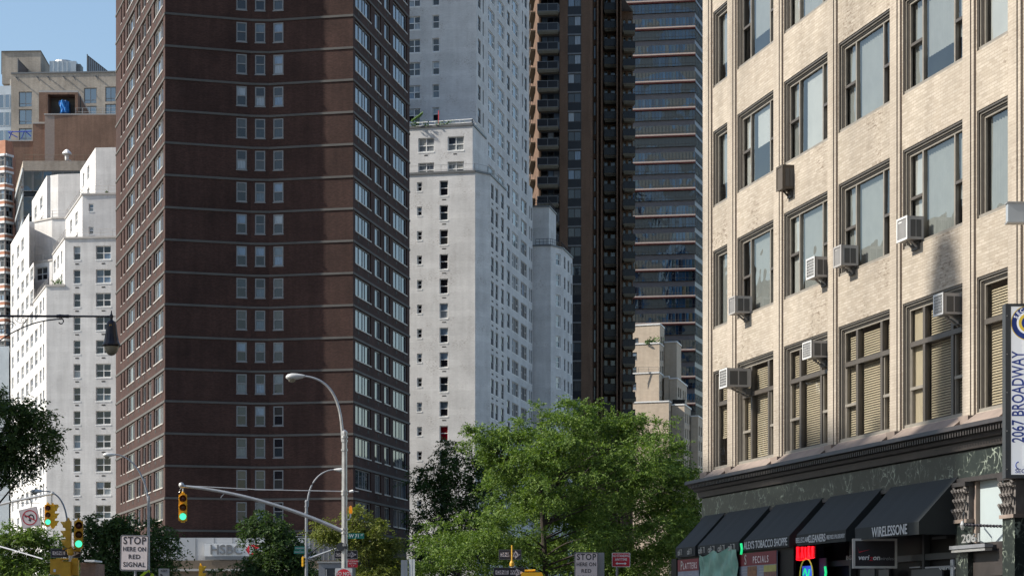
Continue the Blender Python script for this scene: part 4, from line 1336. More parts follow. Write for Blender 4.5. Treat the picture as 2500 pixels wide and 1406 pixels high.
T_W = dict(cols=[1, 1], ft=.12, mt=.1, mf='wingrey', mg='glassB', y=-.05, rails=[[.6], [.6]])
left_cluster()

# ------------------------------------------------------------------ unseen blocks added to cast shade and fill window reflections
def hidden_block(name, label, x0, x1, y0, y1, h, m):
    b = MB(); b.prism([(x0, y0), (x1, y0), (x1, y1), (x0, y1)], 0, h, m, 'roof')
    b.prism([(x0 - .3, y0 - .3), (x1 + .3, y0 - .3), (x1 + .3, y1 + .3), (x0 - .3, y1 + .3)], h, h + .6, 'band')
    tag(b.obj(name), label, 'building')

hidden_block('shading_slab', 'unseen tall slab behind the brown brick tower, added to shade the towers beyond', -36, -28, 249.9, 316.5, 135, 'umber')  # unseen, added to shade the white slab and the balcony tower front

hidden_block('shading_block', 'unseen brick block across the avenue, added to shade the low street trees', -62, -46, 121, 160, 27, 'umber')  # unseen, added to keep the low trees dark
def skyline():  # unseen block, outline worked back from its shadow on the buff wall
    X0 = -60.0
    def yz(x, z):
        Y = YB_(x); X = px(x, Y); Lh = (X - X0) / math.cos(R(SUN_AZ))
        return Y - Lh * math.sin(R(SUN_AZ)), z + Lh * math.tan(R(SUN_EL))
    YB_ = lambda x: 114383.0 / (x - 40)
    b = MB()
    def blk(xl, xr, z, d=14, m='tan'):
        y1, z1 = yz(xl, z); y0, z0 = yz(xr, z)
        b.prism([(X0 - d, y0), (X0, y0), (X0, y1), (X0 - d, y1)], 0, (z0 + z1) / 2, m, 'roof')
    blk(1925, 2322, 6.3); blk(1690, 2352, 4.95, 9)
    b.prism([(X0 - 14, 55.0), (X0, 55.0), (X0, 64.0), (X0 - 14, 64.0)], 0, 49, 'tan', 'roof')  # low wing added to shade the signal post at the left corner
    blk(2266, 2352, 9.35, 4); blk(2274, 2345, 10.1, 3); blk(2286, 2333, 10.75, 2)
    blk(2104, 2130, 6.9, 2); blk(1778, 1796, 5.9, 1.5)
    tag(b.obj('shadow_block'), 'unseen tan block across the avenue, its turrets shaped to cast the wall shadow', 'building')
skyline()
hidden_block('reflected_block', 'unseen tan block behind the buff corner building, added for window reflections', 44, 92, 335, 372, 27, 'tan')  # unseen, added for the brown tower's lower panes to reflect
hidden_block('reflected_street_block', 'unseen brick block behind the camera on the left, added for window reflections', -75, -22, -95, -40, 48, 'red')  # unseen pair added to vary reflections in windows facing the camera
hidden_block('reflected_street_block', 'taller unseen tan block behind the camera on the right, added for window reflections', 20, 70, -120, -45, 66, 'tan')
# ------------------------------------------------------------------ buff brick corner building on the right
KB = 114383.0
def YB(x): return KB / (x - 40.0)
BA, BB = P2(1720, YB(1720)), P2(3300, YB(3300))
BF = Fac(BA, BB)                                       # its street wall
NB = math.sqrt(F * F + 1210 * 1210)
def bz(y): return pz(y, YB(2178))                      # heights read at column 2178
# openings: (left column, right column)
BAYS = [(1741, 1780.5), (1800, 1893.5), (1914, 2026), (2047, 2178), (2204, 2356), (2385, 2467), (2500, 2640), (2690, 2860), (2930, 3130)]
ROWS = [(bz(16 - 366 * k), bz(249 - 366 * k)) for k in (3, 2, 1, 0)] + [(bz(382), bz(622))]
ROW2 = (bz(752), bz(1052))
ZCOR = 5.98                                            # top of the cornice
base_b = (BF.at(14)[0], BF.at(14)[1], 0)
beige = thing('corner_building', 'buff brick corner building with grooved piers, big dark framed windows and a marble shopfront', 'building', base_b)
def tun(x): return BF.u(x)
ztopb = ROWS[0][0] + 1.6
wb = MB(); trim = MB()
holes = []
for i, (a, b) in enumerate(BAYS):
    for zt, zb in ROWS + [ROW2]:
        holes.append((tun(a), tun(b), zb, zt))
DEP = .25
wall(wb, BF, ZCOR - .3, ztopb, holes, 'beige', DEP)
# the other street wall and back
cR, cL = BF.at(BF.L), BF.at(0)
side_pts = [(cL[0], cL[1]), (cL[0] + 26, cL[1] + 9)]
wb.face([(*side_pts[1], 0), (*side_pts[0], 0), (*side_pts[0], ztopb), (*side_pts[1], ztopb)], 'beige')
q = (cR[0] + 26, cR[1] + 4)
wb.face([(cR[0], cR[1], 0), (*q, 0), (*q, ztopb), (cR[0], cR[1], ztopb)], 'beige')
wb.face([(*q, 0), (*side_pts[1], 0), (*side_pts[1], ztopb), (*q, ztopb)], 'beige')
wb.face([(cL[0], cL[1], ztopb), (cR[0], cR[1], ztopb), (*q, ztopb), (*side_pts[1], ztopb)], 'roof')
off(wb.obj('wall', beige), base_b)
# piers: proud flat shaft with a pair of thin beads at its near edge
edges = [(1720.5, 1741)] + [(BAYS[i][1], BAYS[i + 1][0]) for i in range(len(BAYS) - 1)] + [(3130, 3200)]
for i, (a, b) in enumerate(edges):
    p_ = MB(); BF.fr(p_)
    ua, ub = tun(a), tun(b)
    w_ = ub - ua
    z0, z1 = ZCOR + .25, ztopb - .2
    p_.box(ua + .015, ua + w_ * .66, -.07, -.001, z0, z1, 'beigetrim')
    p_.box(ua + w_ * .70, ua + w_ * .90, -.05, -.001, z0, z1, 'beigetrim')
    p_.box(ua + w_ * .66, ua + w_ * .70, -.012, -.002, z0, z1, 'groove'); p_.box(ua + w_ * .90, ua + w_ * .925, -.008, -.002, z0, z1, 'groove')
    p_.box(ua - .01, ua + w_ * .8, -.16, -.002, ZCOR, z0, 'sill')
    p_.frame(); off(p_.obj('pier', beige), base_b)
# rooms behind: back wall and floors
rm = MB(); BF.fr(rm)
rm.face([(0.3, 5, ZCOR), (BF.L, 5, ZCOR), (BF.L, 5, ztopb), (.3, 5, ztopb)], 'interior')
for zt, zb in ROWS + [ROW2]:
    rm.box(.1, BF.L - .1, DEP + .02, 5, zb - .9, zb - .75, 'interior')
for a, b in edges[1:]:
    u = (tun(a) + tun(b)) / 2; rm.box(u - .06, u + .06, DEP + .05, 5, ZCOR, ztopb, 'interior')
rm.frame(); off(rm.obj('interior_walls', beige), base_b)

rb = random.Random(21)
def big_window(bay, zt, zb, kind, row):
    """stepped surround, frame with mullions, panes of thin glass, curtains or blinds behind"""
    ua, ub = tun(BAYS[bay][0]), tun(BAYS[bay][1])
    W_, H_ = ub - ua, zt - zb
    A = BF.at(ua)
    loc = (A[0] - base_b[0], A[1] - base_b[1], zb)
    f = MB()
    m1, m2 = 'winbrown', 'wintaupe'
    yb = 0.06
    for k, (t, y0, y1, m) in enumerate(((.045, .02, .06, m2), (.085, .06, .10, m1), (.12, .10, .13, m2), (.17, .13, .18, m1))):
        x_in, z_in = t, t * 1.3
        f.box(0, x_in, y0, y1, 0, H_, m); f.box(W_ - x_in * .6, W_, y0, y1, 0, H_, m)
        f.box(x_in, W_ - x_in * .6, y0, y1, H_ - z_in * .85, H_, m)
    f.box(0, W_, .03, .22, 0, .08, m1)
    x0, x1, z0, z1 = .17, W_ - .10, .08, H_ - .19
    yg = .18
    pans = []
    def bar(a, b, c, d, t=.0, m=m1): f.box(a, b, yg - .05 + t, yg + .05, c, d, m)
    narrow = W_ < 2.6 and bay == 0
    if kind == 'upper':
        if narrow or bay == 5:
            cols = [(x0, x1, None)]
            if bay == 5: cols = [(x0, x1, None)]
        else:
            w1 = (x1 - x0) * .215
            cols = [(x0, x0 + w1, .52), (x0 + w1 + .07, x1 - w1 - .07, None), (x1 - w1, x1, .47)]
        for i, (a, b, rl_) in enumerate(cols):
            if i: bar(a - .07, a, z0, z1)
            if rl_:
                zr = z0 + (z1 - z0) * rl_
                bar(a, b, zr - .035, zr + .035, -.01, m2)
                f.box(a, b, yg + .005, yg + .05, z0, z0 + .06, m2)
                pans += [(a, b, z0, zr - .035, .03), (a, b, zr + .035, z1, 0)]
            else:
                pans.append((a, b, z0, z1, 0))
    else:
        zr = z0 + (z1 - z0) * .70
        m1b = 'wintaupe'
        bar(x0, x1, zr - .06, zr + .06, -.03, m1b)
        if narrow or bay == 5: cols = [(x0, x1, 0)]
        else:
            w1 = (x1 - x0) * .235
            cols = [(x0, x0 + w1, 1), (x0 + w1 + .14, x1 - w1 - .14, 0), (x1 - w1, x1, 1)]
        for i, (a, b, s) in enumerate(cols):
            if i: bar(a - .14, a, z0, zr - .06, -.02, m1b); bar(a - .14, a, zr + .06, z1, -.02, m1b)
            pans.append((a, b, zr + .06, z1, 0))
            if s:
                zm = z0 + (zr - z0) * .45
                bar(a, b, zm - .035, zm + .035, .0, m1)
                bar(a, a + .05, z0, zr - .06, .02, m1); bar(b - .05, b, z0, zr - .06, .02, m1)
                pans += [(a, b, z0, zm - .035, .03), (a, b, zm + .035, zr - .06, 0)]
            else: pans.append((a, b, z0, zr - .06, 0))
    o = f.obj('window', beige, loc, BF.rz)
    for a, b, c, d, dy in pans:
        p_ = MB(); t = rb.uniform(-.006, .006)
        p_.face([(a, yg + dy + t, c), (b, yg + dy - t, c), (b, yg + dy, d), (a, yg + dy - t, d)], 'glass')
        p_.obj('pane', o)
    # behind the glass
    if kind == 'lower':
        sl_ = MB()
        part_open = bay == 0
        for a, b in ([(x0 + .05, x1 - .05)] if bay in (0, 5) else [(c[0] + .03, c[1] - .03) for c in cols]):
            z = z1 - .1
            lim = z0 + (.95 if part_open else .02)
            while z > lim:
                sl_.face([(a, yg + .075, z - .045), (b, yg + .075, z - .045), (b, yg + .10, z), (a, yg + .10, z)], 'blind')
                z -= .062
            sl_.box(a, b, yg + .07, yg + .11, lim - .08, lim - .03, 'blind')
        sl_.obj('blind', o)
        if bay == 4:
            k = MB(); c = cols[0]; k.face([(c[0], yg + .06, z0), (c[1], yg + .06, z0), (c[1], yg + .06, z1), (c[0], yg + .06, z1)], 'blind'); k.obj('curtain', o)
    else:
        for i, (a, b, rl_) in enumerate(cols):
            mode = rb.random()
            k = MB()
            if mode < .48 or bay == 0:
                n = max(3, int((b - a) / .07)); m = 'curtain'
                x = a
                zz = z0 if rb.random() < .7 else z0 + (z1 - z0) * .3
                for j in range(n):
                    xa, xb_ = a + (b - a) * j / n, a + (b - a) * (j + 1) / n
                    y0, y1 = yg + .08 + .03 * (j % 2), yg + .11 - .03 * (j % 2)
                    k.face([(xa, y0, zz), (xb_, y1, zz), (xb_, y1, z1), (xa, y0, z1)], m)
                k.obj('curtain', o)
            elif mode < .74:
                zz = z0 + (z1 - z0) * rb.choice([0, 0, 0, .08, .5])
                k.face([(a + .25 * (i == 1), yg + .08, zz), (b, yg + .08, zz), (b, yg + .08, z1), (a + .25 * (i == 1), yg + .08, z1)], 'shade'); k.obj('roller_shade', o)
    return o
for r, (zt, zb) in enumerate(ROWS):
    for i in range(len(BAYS)):
        big_window(i, zt, zb, 'upper', r)
for i in range(len(BAYS)):
    big_window(i, *ROW2, 'lower', 9)
    # sloping stone sill under each second floor window
    s_ = MB(); BF.fr(s_); ua, ub = tun(BAYS[i][0]), tun(BAYS[i][1]); z = ROW2[1]
    k = s_.mi('sill')
    P_ = [(ua - .02, .02, z), (ub + .02, .02, z), (ub + .1, -.34, z - .27), (ua - .1, -.34, z - .27)]
    s_.face(P_[::-1], 'sill'); s_.face([P_[3], P_[2], (ub + .1, -.34, z - .33), (ua - .1, -.34, z - .33)][::-1][::-1], 'sill')
    s_.face([(ua - .02, .02, z), (ua - .1, -.34, z - .27), (ua - .1, -.34, z - .33), (ua - .02, .02, z - .33)], 'sill')
    s_.face([(ub + .02, .02, z), (ub + .02, .02, z - .33), (ub + .1, -.34, z - .33), (ub + .1, -.34, z - .27)], 'sill')
    s_.frame(); off(s_.obj('stone_sill', beige), base_b)
# cornice: moulded bands
cb = MB(); BF.fr(cb)
prof = [(0, ZCOR), (-.50, ZCOR), (-.52, ZCOR - .10), (-.44, ZCOR - .13), (-.40, ZCOR - .22), (-.30, ZCOR - .25), (-.27, ZCOR - .33), (-.18, ZCOR - .36), (-.15, ZCOR - .52), (0, ZCOR - .55)]
for (y0, z0), (y1, z1) in zip(prof[:-1], prof[1:]):
    a0, a1 = -max(.0, -y0 * .9), -max(.0, -y1 * .9)
    cb.face([(a0, y0, z0), (BF.L, y0, z0), (BF.L, y1, z1), (a1, y1, z1)][::-1], 'cornice')
cb.face([(-max(0, -y * .9), y, z) for y, z in prof], 'cornice')
u = 0
while u < BF.L:
    cb.box(u, u + .07, -.45, -.30, ZCOR - .24, ZCOR - .135, 'cornice'); u += .14
cb.box(-.05, BF.L, -.12, -.002, ZCOR - 1.24, ZCOR - 1.14, 'cornice')
cb.frame(); off(cb.obj('cornice', beige), base_b)
mb = MB(); BF.fr(mb); mb.box(0, BF.L, -.08, .3, ZCOR - 1.14, ZCOR - .553, 'marble'); mb.frame(); off(mb.obj('marble_frieze', beige), base_b)
# shopfront wall and marble pilasters with carved capitals
sf = MB(); BF.fr(sf)
uP1, uP2 = tun(2347), tun(2377)
uQ1, uQ2 = tun(2462), tun(2492)
zf = ZCOR - 1.242
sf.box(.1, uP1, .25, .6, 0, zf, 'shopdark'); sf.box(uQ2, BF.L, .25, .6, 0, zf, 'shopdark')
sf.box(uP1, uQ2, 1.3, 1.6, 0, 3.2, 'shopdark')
for i in range(9):
    u = .2 + (uP1 - .3) * i / 8; sf.box(u, u + .12, .1, .25, 0, zf, 'dgrey')
sf.box(.1, uP1, .12, .25, 3.05, 3.2, 'dgrey')
sf.frame(); off(sf.obj('shopfront', beige), base_b)
for a, b in ((uP1, uP2), (uQ1, uQ2), (tun(2690), tun(2730))):
    p_ = MB(); BF.fr(p_)
    p_.box(a, b, -.14, .5, 0, zf - .92, 'marble')
    o = p_.frame() and off(p_.obj('pilaster', beige), base_b)
    c_ = MB(); BF.fr(c_)
    c_.box(a - .05, b + .05, -.2, .4, zf - .92, zf - .84, 'sill'); c_.box(a - .06, b + .06, -.24, .4, zf - .10, zf - .002, 'cornice')
    c_.box(a, b, -.12, .4, zf - .84, zf - .10, 'capital')
    r3 = random.Random(int(a * 10))
    for row in range(3):
        for j in range(4):
            uu = a + (b - a) * (j + .5 * (row % 2) + .1) / 4; z = zf - .82 + row * .22
            c_.tube([(uu, -.13, z), (uu, -.17, z + .12), (uu + .02, -.25, z + .2), (uu + .04, -.23, z + .15)], [.05, .045, .035, .02], 'capital', 6)
    for uu in (a + .03, b - .03):
        c_.tube([(uu + .06 * math.cos(t), -.2, zf - .17 + .05 * math.sin(t)) for t in [k * .7 for k in range(9)]], .03, 'capital', 6)
    c_.frame(); c_.obj('carved_capital', o)
# doorway with transom, number and hood
d_ = MB(); BF.fr(d_)
ua, ub = uP2 + .02, uQ1 - .02
zt_, zb_ = BF.z(2420, 1168), BF.z(2420, 1322)
for b_ in ((ua, ua + .1, zb_, zf), (ub - .1, ub, zb_, zf)): d_.box(b_[0], b_[1], .0, .2, b_[2], b_[3], 'sill')
d_.box(ua + .1, ub - .1, .02, .2, zt_, zf, 'sill'); d_.box(ua, ub, -.02, .3, zb_ - .75, zb_, 'cornice')
d_.box(ua, ua + .2, .05, .4, 0, zb_ - .75, 'sill'); d_.box(ub - .15, ub, .05, .4, 0, zb_ - .75, 'sill'); d_.box(ua + .2, ub - .15, .5, .56, 0, zb_ - .75, 'black')
d_.box(ua + .2, ub - .15, .4, .5, zb_ - .95, zb_ - .75, 'sill')
d_.frame(); o = off(d_.obj('doorway', beige), base_b)
d_ = MB(); BF.fr(d_); d_.box(ua + .1, ub - .1, .1, .13, zb_, zt_, 'transom'); d_.frame(); d_.obj('transom_window', o)
d_ = MB(); BF.fr(d_)
h0, h1 = tun(2352), tun(2440)
d_.box(h0, h1, -.35, -.15, zb_ - .13, zb_ - .05, 'signback'); d_.box(h0 + .05, h1 - .05, -.32, -.15, zb_ - .2, zb_ - .14, 'steel'); d_.box(h0 + .1, h1 - .1, -.15, .05, zb_ - .18, zb_ - .07, 'dgrey')
d_.frame(); d_.obj('door_hood', o)

# ------------------------------------------------------------------ lettering
_fc = {}
def text_mesh(s, size, depth=.01, bold=0.0, align='CENTER', sx=1.0, spacing=1.0, italic=0):
    cu = bpy.data.curves.new('t', 'FONT')
    cu.body = s; cu.size = size; cu.extrude = depth; cu.offset = bold * size
    cu.align_x = align; cu.align_y = 'CENTER'; cu.space_character = spacing; cu.shear = italic
    cu.resolution_u = 3
    ob = bpy.data.objects.new('t', cu)
    C.objects.link(ob)
    dg = bpy.context.evaluated_depsgraph_get()
    me = bpy.data.meshes.new_from_object(ob.evaluated_get(dg))
    bpy.data.objects.remove(ob)
    v = [(p.co.x * sx, -p.co.z, p.co.y) for p in me.vertices]    # stands upright: x right, z up, faces -y
    f = [tuple(p.vertices) for p in me.polygons]
    return v, f
def add_text(mb, s, x, y, z, size, m, rot=0, **kw):
    v, f = text_mesh(s, size, **kw)
    b0 = len(mb.v)
    cr, sr = math.cos(rot), math.sin(rot)
    for a, b, c in v:
        mb.p(x + a * cr - c * sr, y + b, z + a * sr + c * cr)
    k = mb.mi(m)
    for q in f:
        mb.f.append([b0 + i for i in q]); mb.m.append(k)
d_ = MB(); BF.fr(d_); add_text(d_, '2061', h0 + (h1 - h0) * .52, -.25, zb_ + .09, .27, 'steel', depth=.015, bold=.012, sx=1.9); d_.frame(); d_.obj('house_number', o)

# ------------------------------------------------------------------ awnings
def awning(x0, x1, label, texts, z_top=None):
    u0, u1 = tun(x0), tun(x1)
    z = 4.88 if z_top is None else z_top
    D, H, V = .95, 1.02, .29
    A = BF.at(u0); rz = BF.rz
    t = thing('awning', label, 'awning', (A[0], A[1], z - H - V), rz, 'dark shop awnings')
    W_ = u1 - u0
    c_ = MB()
    T_, Bf, Bb = (H + V), V, 0
    n = 10
    for i in range(n):                                  # slightly sagging canvas
        xa, xb = W_ * i / n, W_ * (i + 1) / n
        def sag(x, s): return -.018 * math.sin(math.pi * s) * (1 + .4 * math.sin(x * 7))
        m_ = 5
        for j in range(m_):
            s0, s1 = j / m_, (j + 1) / m_
            c_.face([(xa, -D + D * s0 - .09, V + H * s0 + sag(xa, s0)), (xb, -D + D * s0 - .09, V + H * s0 + sag(xb, s0)), (xb, -D + D * s1 - .09, V + H * s1 + sag(xb, s1)), (xa, -D + D * s1 - .09, V + H * s1 + sag(xa, s1))], 'awning')
    o = c_.obj('canopy', t)
    v_ = MB()
    n = 14
    for i in range(n):
        xa, xb = W_ * i / n, W_ * (i + 1) / n
        ya, yb = -D - .09 - .006 * math.sin(i * 1.7), -D - .09 - .006 * math.sin(i * 1.7 + 1.7)
        v_.face([(xa, ya + .01, 0), (xb, yb + .01, 0), (xb, -D - .09, V), (xa, -D - .09, V)], 'awning')
    for tx, cx_, sz, sx, bold in texts:
        add_text(v_, tx, W_ * cx_, -D - .115, V * .47, sz, 'greyletter' if 'caf' not in tx else 'steel', sx=sx, bold=bold, depth=.003)
    v_.obj('valance', t)
    for x in (0, W_):
        s_ = MB(); s_.face([(x, -D - .09, 0), (x, -.09, 0), (x, -.09, T_), (x, -D - .09, V)], 'awning')
        s_.obj('side_flap', t)
    b_ = MB()
    for x in (.05, W_ - .05):
        b_.tube([(x, -.09, T_ - .04), (x, -D - .05, V - .03)], .018, 'steel', 6)
    b_.tube([(.05, -D - .05, V - .03), (W_ - .05, -D - .05, V - .03)], .018, 'steel', 6)
    b_.obj('awning_frame', t)
    return t
awning(1727, 1777, 'dark awning lettered cafe 71 twice, at the building corner', [('café 71', .27, .26, .62, .0), ('café 71', .76, .26, .62, .0)])
awning(1784, 1888, 'dark awning lettered cafe 71 four times, above the green cloth', [('café 71', .12 + .245 * i, .26, .9, .0) for i in range(4)])
awning(1901, 2017, 'dark awning lettered with a tobacco shop name in white capitals', [("ALEX'S TOBACCO SHOPPE", .5, .30, .98, .008)])
awning(2036, 2161, 'dark awning lettered for a dry cleaner above the red neon sign', [('BELLECLAIRE', .15, .19, .95, .004), ('CLEANERS', .44, .27, .98, .015), ('FREE PICK UP & DELIVERY', .82, .15, .72, .002)])
awning(2184, 2347, 'widest dark awning, lettered WIRELESSONE, beside the marble pilaster', [('WIRELESSONE', .57, .33, 1.0, .012)])
# cafe enclosure under the first awnings
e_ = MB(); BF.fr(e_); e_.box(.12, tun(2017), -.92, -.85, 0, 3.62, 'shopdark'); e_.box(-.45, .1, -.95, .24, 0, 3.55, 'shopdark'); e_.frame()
off(e_.obj('cafe_enclosure', beige), base_b)
# wall pieces on the cafe front: (name,label,cat,x0,x1,y0,y1) measured on the plane in front of the cafe
def plane(w):
    return Fac(BF.at(0, 0, w)[:2], BF.at(BF.L, 0, w)[:2])
PF = plane(1.0)
def panel(fac, x0, x1, y0, y1, name, label, cat, paint, group=None, base_m='paper'):
    u0, u1 = fac.u(x0), fac.u(x1); Ym = fac.Y((u0 + u1) / 2)
    z1, z0 = pz(y0, Ym), pz(y1, Ym)
    A = fac.at(u0)
    b = MB(); W_, H_ = u1 - u0, z1 - z0
    b.box(0, W_, 0, .03, 0, H_, base_m)
    paint(b, W_, H_)
    return tag(b.obj(name, None, (A[0], A[1], z0), fac.rz), label, cat, group)
def menu(title):
    def f(b, W_, H_):
        t = .36
        b.box(0, W_, -.006, -.001, H_ - t, H_, 'menured')
        add_text(b, title[0], W_ * .2, -.012, H_ - t * .55, .40, 'steel', depth=.002, bold=.01)
        add_text(b, title[1:], W_ * .60, -.012, H_ - t * .6, .27, 'signwhite', depth=.002, bold=.005, spacing=1.4)
        rr = random.Random(len(title))
        y = H_ - t - .12
        while y > .05:
            w = rr.uniform(.2, .38)
            b.box(.06, W_ * w, -.004, -.001, y, y + .025, 'signback'); b.box(W_ * .55, W_ * (.55 + w * .5), -.004, -.001, y, y + .025, 'signback')
            y -= .075
        if title == 'SPECIALS':
            b.box(W_ * .25, W_ * .5, -.008, -.0045, .35, H_ - t - .02, 'food1'); b.box(W_ * .68, W_, -.008, -.0045, .2, H_ - t - .2, 'food2'); b.box(W_ * .25, W_ * .5, -.008, -.0045, 0, .35, 'menuyellow'); b.box(W_ * .68, W_, -.008, -.0045, H_ - t - .2, H_ - t - .02, 'menuyellow')
            b.lathe_disc = None
        else:
            for k in range(4): b.box(W_ * (.48 + .06 * (k % 3)), W_ * (.48 + .06 * (k % 3)) + .12, -.007, -.0045, H_ - t - .25 - k * .28, H_ - t - .15 - k * .28, 'menured')
    return f
panel(PF, 1655, 1706, 1364, 1500, 'menu_poster', 'menu poster with dark red heading PLATTERS left of the green cloth', 'poster', menu('PLATTERS'), 'menu posters in the cafe front')
panel(PF, 1803, 1896, 1347, 1500, 'menu_poster', 'menu poster headed SPECIALS with food photographs, right of the green cloth', 'poster', menu('SPECIALS'), 'menu posters in the cafe front')
def cloth():
    PC = plane(1.06)
    u0, u1 = PC.u(1709), PC.u(1803); z1, z0 = pz(1348, PC.Y(u0)), pz(1500, PC.Y(u0))
    A = PC.at(u0); b = MB(); nx, nz = 46, 30
    W_, H_ = u1 - u0, z1 - z0
    g_ = []
    for j in range(nz + 1):
        v = j / nz
        for i in range(nx + 1):
            u = i / nx
            top = -.16 * (abs(math.sin(u * math.pi * 2.5 + .3))) * (1 - u * .3) + .10 * u
            fold = .035 * math.sin(u * 34 + 3 * math.sin(v * 2.2 + u * 5)) * (.4 + v) + .05 * math.sin((u * 2.5 % 1) * math.pi) * math.exp(-v * 4) * 1.4 + .02 * math.sin(v * 17 + u * 13)
            g_.append(b.p(u * W_ + .03 * math.sin(v * 5), -fold, H_ * (1 - v) + top * (1 - v)))
    k = b.mi('greencloth')
    for j in range(nz):
        for i in range(nx):
            a = j * (nx + 1) + i; b.f.append([a, a + nx + 1, a + nx + 2, a + 1]); b.m.append(k)
    tag(b.obj('green_cloth', None, (A[0], A[1], z0), PC.rz, smooth=True), 'wrinkled sea green cloth hung across the cafe front between two menu posters', 'cloth')
cloth()
# red neon and round neon behind the cleaner's window
def neon():
    PN = plane(.55)
    u0, u1 = PN.u(1940), PN.u(1988); Ym = PN.Y(u0); z1, z0 = pz(1327, Ym), pz(1365, Ym)
    A = PN.at(u0); b = MB(); W_, H_ = u1 - u0, z1 - z0
    b.box(0, W_, .02, .05, 0, H_, 'signred')
    for i, (dx, k) in enumerate(((.04, .0), (.14, .03), (.24, -.04), (.36, .05), (.47, -.05), (.58, .0), (.70, .06), (.80, -.06), (.92, .03))):
        b.tube([(W_ * dx, -.01, .02), (W_ * (dx + k), -.02, H_ * .5), (W_ * (dx + k * .3), -.01, H_ * .97)], .022, 'neonred', 6)
    b.tube([(0, -.01, .01), (W_ * .3, -.01, -.03), (W_, -.01, .01)], .016, 'neonred', 6); b.tube([(0, -.01, H_ * .96), (W_ * .5, -.01, H_ * 1.02), (W_, -.01, H_ * .98)], .016, 'neonred', 6)
    tag(b.obj('neon_sign', None, (A[0], A[1], z0), PN.rz), 'glowing red neon sign under the dry cleaner awning', 'neon sign')
    u0, u1 = PN.u(1953), PN.u(1984); A = PN.at((u0 + u1) / 2); z = pz(1404, Ym); b = MB()
    r = (u1 - u0) / 2
    b.tube([(r * math.cos(t), 0, r * .9 * math.sin(t)) for t in [2 * math.pi * k / 24 for k in range(25)]], .02, 'neonyellow', 6, cap=False)
    b.box(-r * .75, r * .75, .02, .03, -r * .6, r * .5, 'neonblue')
    b.tube([(-r * .5, .0, 0), (-.1, 0, r * .35), (.1, 0, -.1), (r * .5, 0, r * .3)], .02, 'neongreen', 6)
    tag(b.obj('round_neon_sign', None, (A[0], A[1], z), PN.rz), 'round blue and yellow neon sign below the red neon', 'neon sign')
    PL = plane(.2)
    for xa, ya, yb, lab in ((1812, 1332, 1352, 'small green light above the SPECIALS poster'), (2017, 1392, 1410, 'small bright green neon mark in the shop left of the framed sign')):
        f = PF if xa < 1900 else PL
        u = f.u(xa); A = f.at(u, 0, .03); b = MB(); b.tube([(0, 0, 0), (.06, 0, .15), (0, 0, .3)], .035, 'neongreen', 6)
        tag(b.obj('green_light', None, (A[0], A[1], pz(yb, A[1])), f.rz), lab, 'light')
neon()
# framed sign hanging square to the wall, dim signs in the shop window
def frame_sign():
    Y_ = YB(2200) - .2
    x0, x1, z0, z1 = px(2082, Y_), px(2190, Y_), pz(1386.5, Y_), pz(1314, Y_)
    t = thing('shop_sign', 'black framed sign reading veri on, hanging square to the wall under the widest awning', 'sign', (x0, Y_, z0))
    W_, H_ = x1 - x0, z1 - z0
    b = MB(); k = .055
    for q in ((0, W_, 0, k), (0, W_, H_ - k, H_), (0, k, k, H_ - k), (W_ - k, W_, k, H_ - k)): b.box(q[0], q[1], -.03, .12, q[2], q[3], 'steel')
    b.obj('sign_frame', t)
    b = MB(); b.box(k, W_ - k, .0, .1, k, H_ - k, 'black')
    add_text(b, 'veri', W_ * .24, -.01, H_ * .36, .17, 'white', bold=.02, italic=.2, depth=.003); add_text(b, 'on', W_ * .53, -.01, H_ * .355, .17, 'white', bold=.02, italic=.2, depth=.003)
    add_text(b, 'z', W_ * .41, -.01, H_ * .34, .2, 'signred', bold=.005, italic=.2, depth=.003)
    add_text(b, 'wireless', W_ * .78, -.01, H_ * .33, .12, 'signback', italic=.2, depth=.003)
    b.face([(W_ * .10, -.008, H_ * .75), (W_ * .14, -.008, H_ * .52), (W_ * .40, -.008, H_ * .64), (W_ * .14, -.008, H_ * .56)], 'signred')
    b.obj('sign_face', t)
    PL = plane(.1)
    def small(x0, x1, y0, y1, txt, lab, m='greyletter'):
        u0, u1 = PL.u(x0), PL.u(x1); Ym = PL.Y(u0); A = PL.at(u0); H_ = pz(y0, Ym) - pz(y1, Ym); W_ = u1 - u0
        b = MB(); v, f = text_mesh(txt, H_, bold=.01); xs = [q[0] for q in v]
        add_text(b, txt, W_ / 2, 0, H_ / 2, H_, m, sx=W_ / (max(xs) - min(xs)), bold=.01, depth=.003)
        tag(b.obj('window_lettering', None, (A[0], A[1], pz(y1, Ym)), PL.rz), lab, 'lettering')
    small(2293, 2342, 1381, 1393, 'veri on', 'small white lettering low in the shop window near the pilaster')
    small(2066, 2079, 1354, 1369, 'BG', 'dim grey letters left of the framed sign', 'signback')
    for x0, x1, y0, y1, m in ((2220, 2246, 1383, 1386, 'signback'), (2258, 2330, 1383, 1387, 'signback'), (2320, 2327, 1365, 1406, 'greyletter'), (2100, 2135, 1390, 1420, 'dgrey'), (2145, 2170, 1390, 1420, 'dgrey'), (2000, 2016, 1362, 1440, 'signback'), (2225, 2300, 1390, 1440, 'dgrey'), (2240, 2262, 1296, 1300, 'dgrey'), (2275, 2310, 1310, 1316, 'dgrey')):
        u0, u1 = PL.u(x0), PL.u(x1); b = MB(); PL.fr(b); b.box(u0, u1, .0, .04, pz(y1, PL.Y(u0)), pz(y0, PL.Y(u0)), m); b.frame(); off(b.obj('shop_window_bar', beige), base_b)
frame_sign()
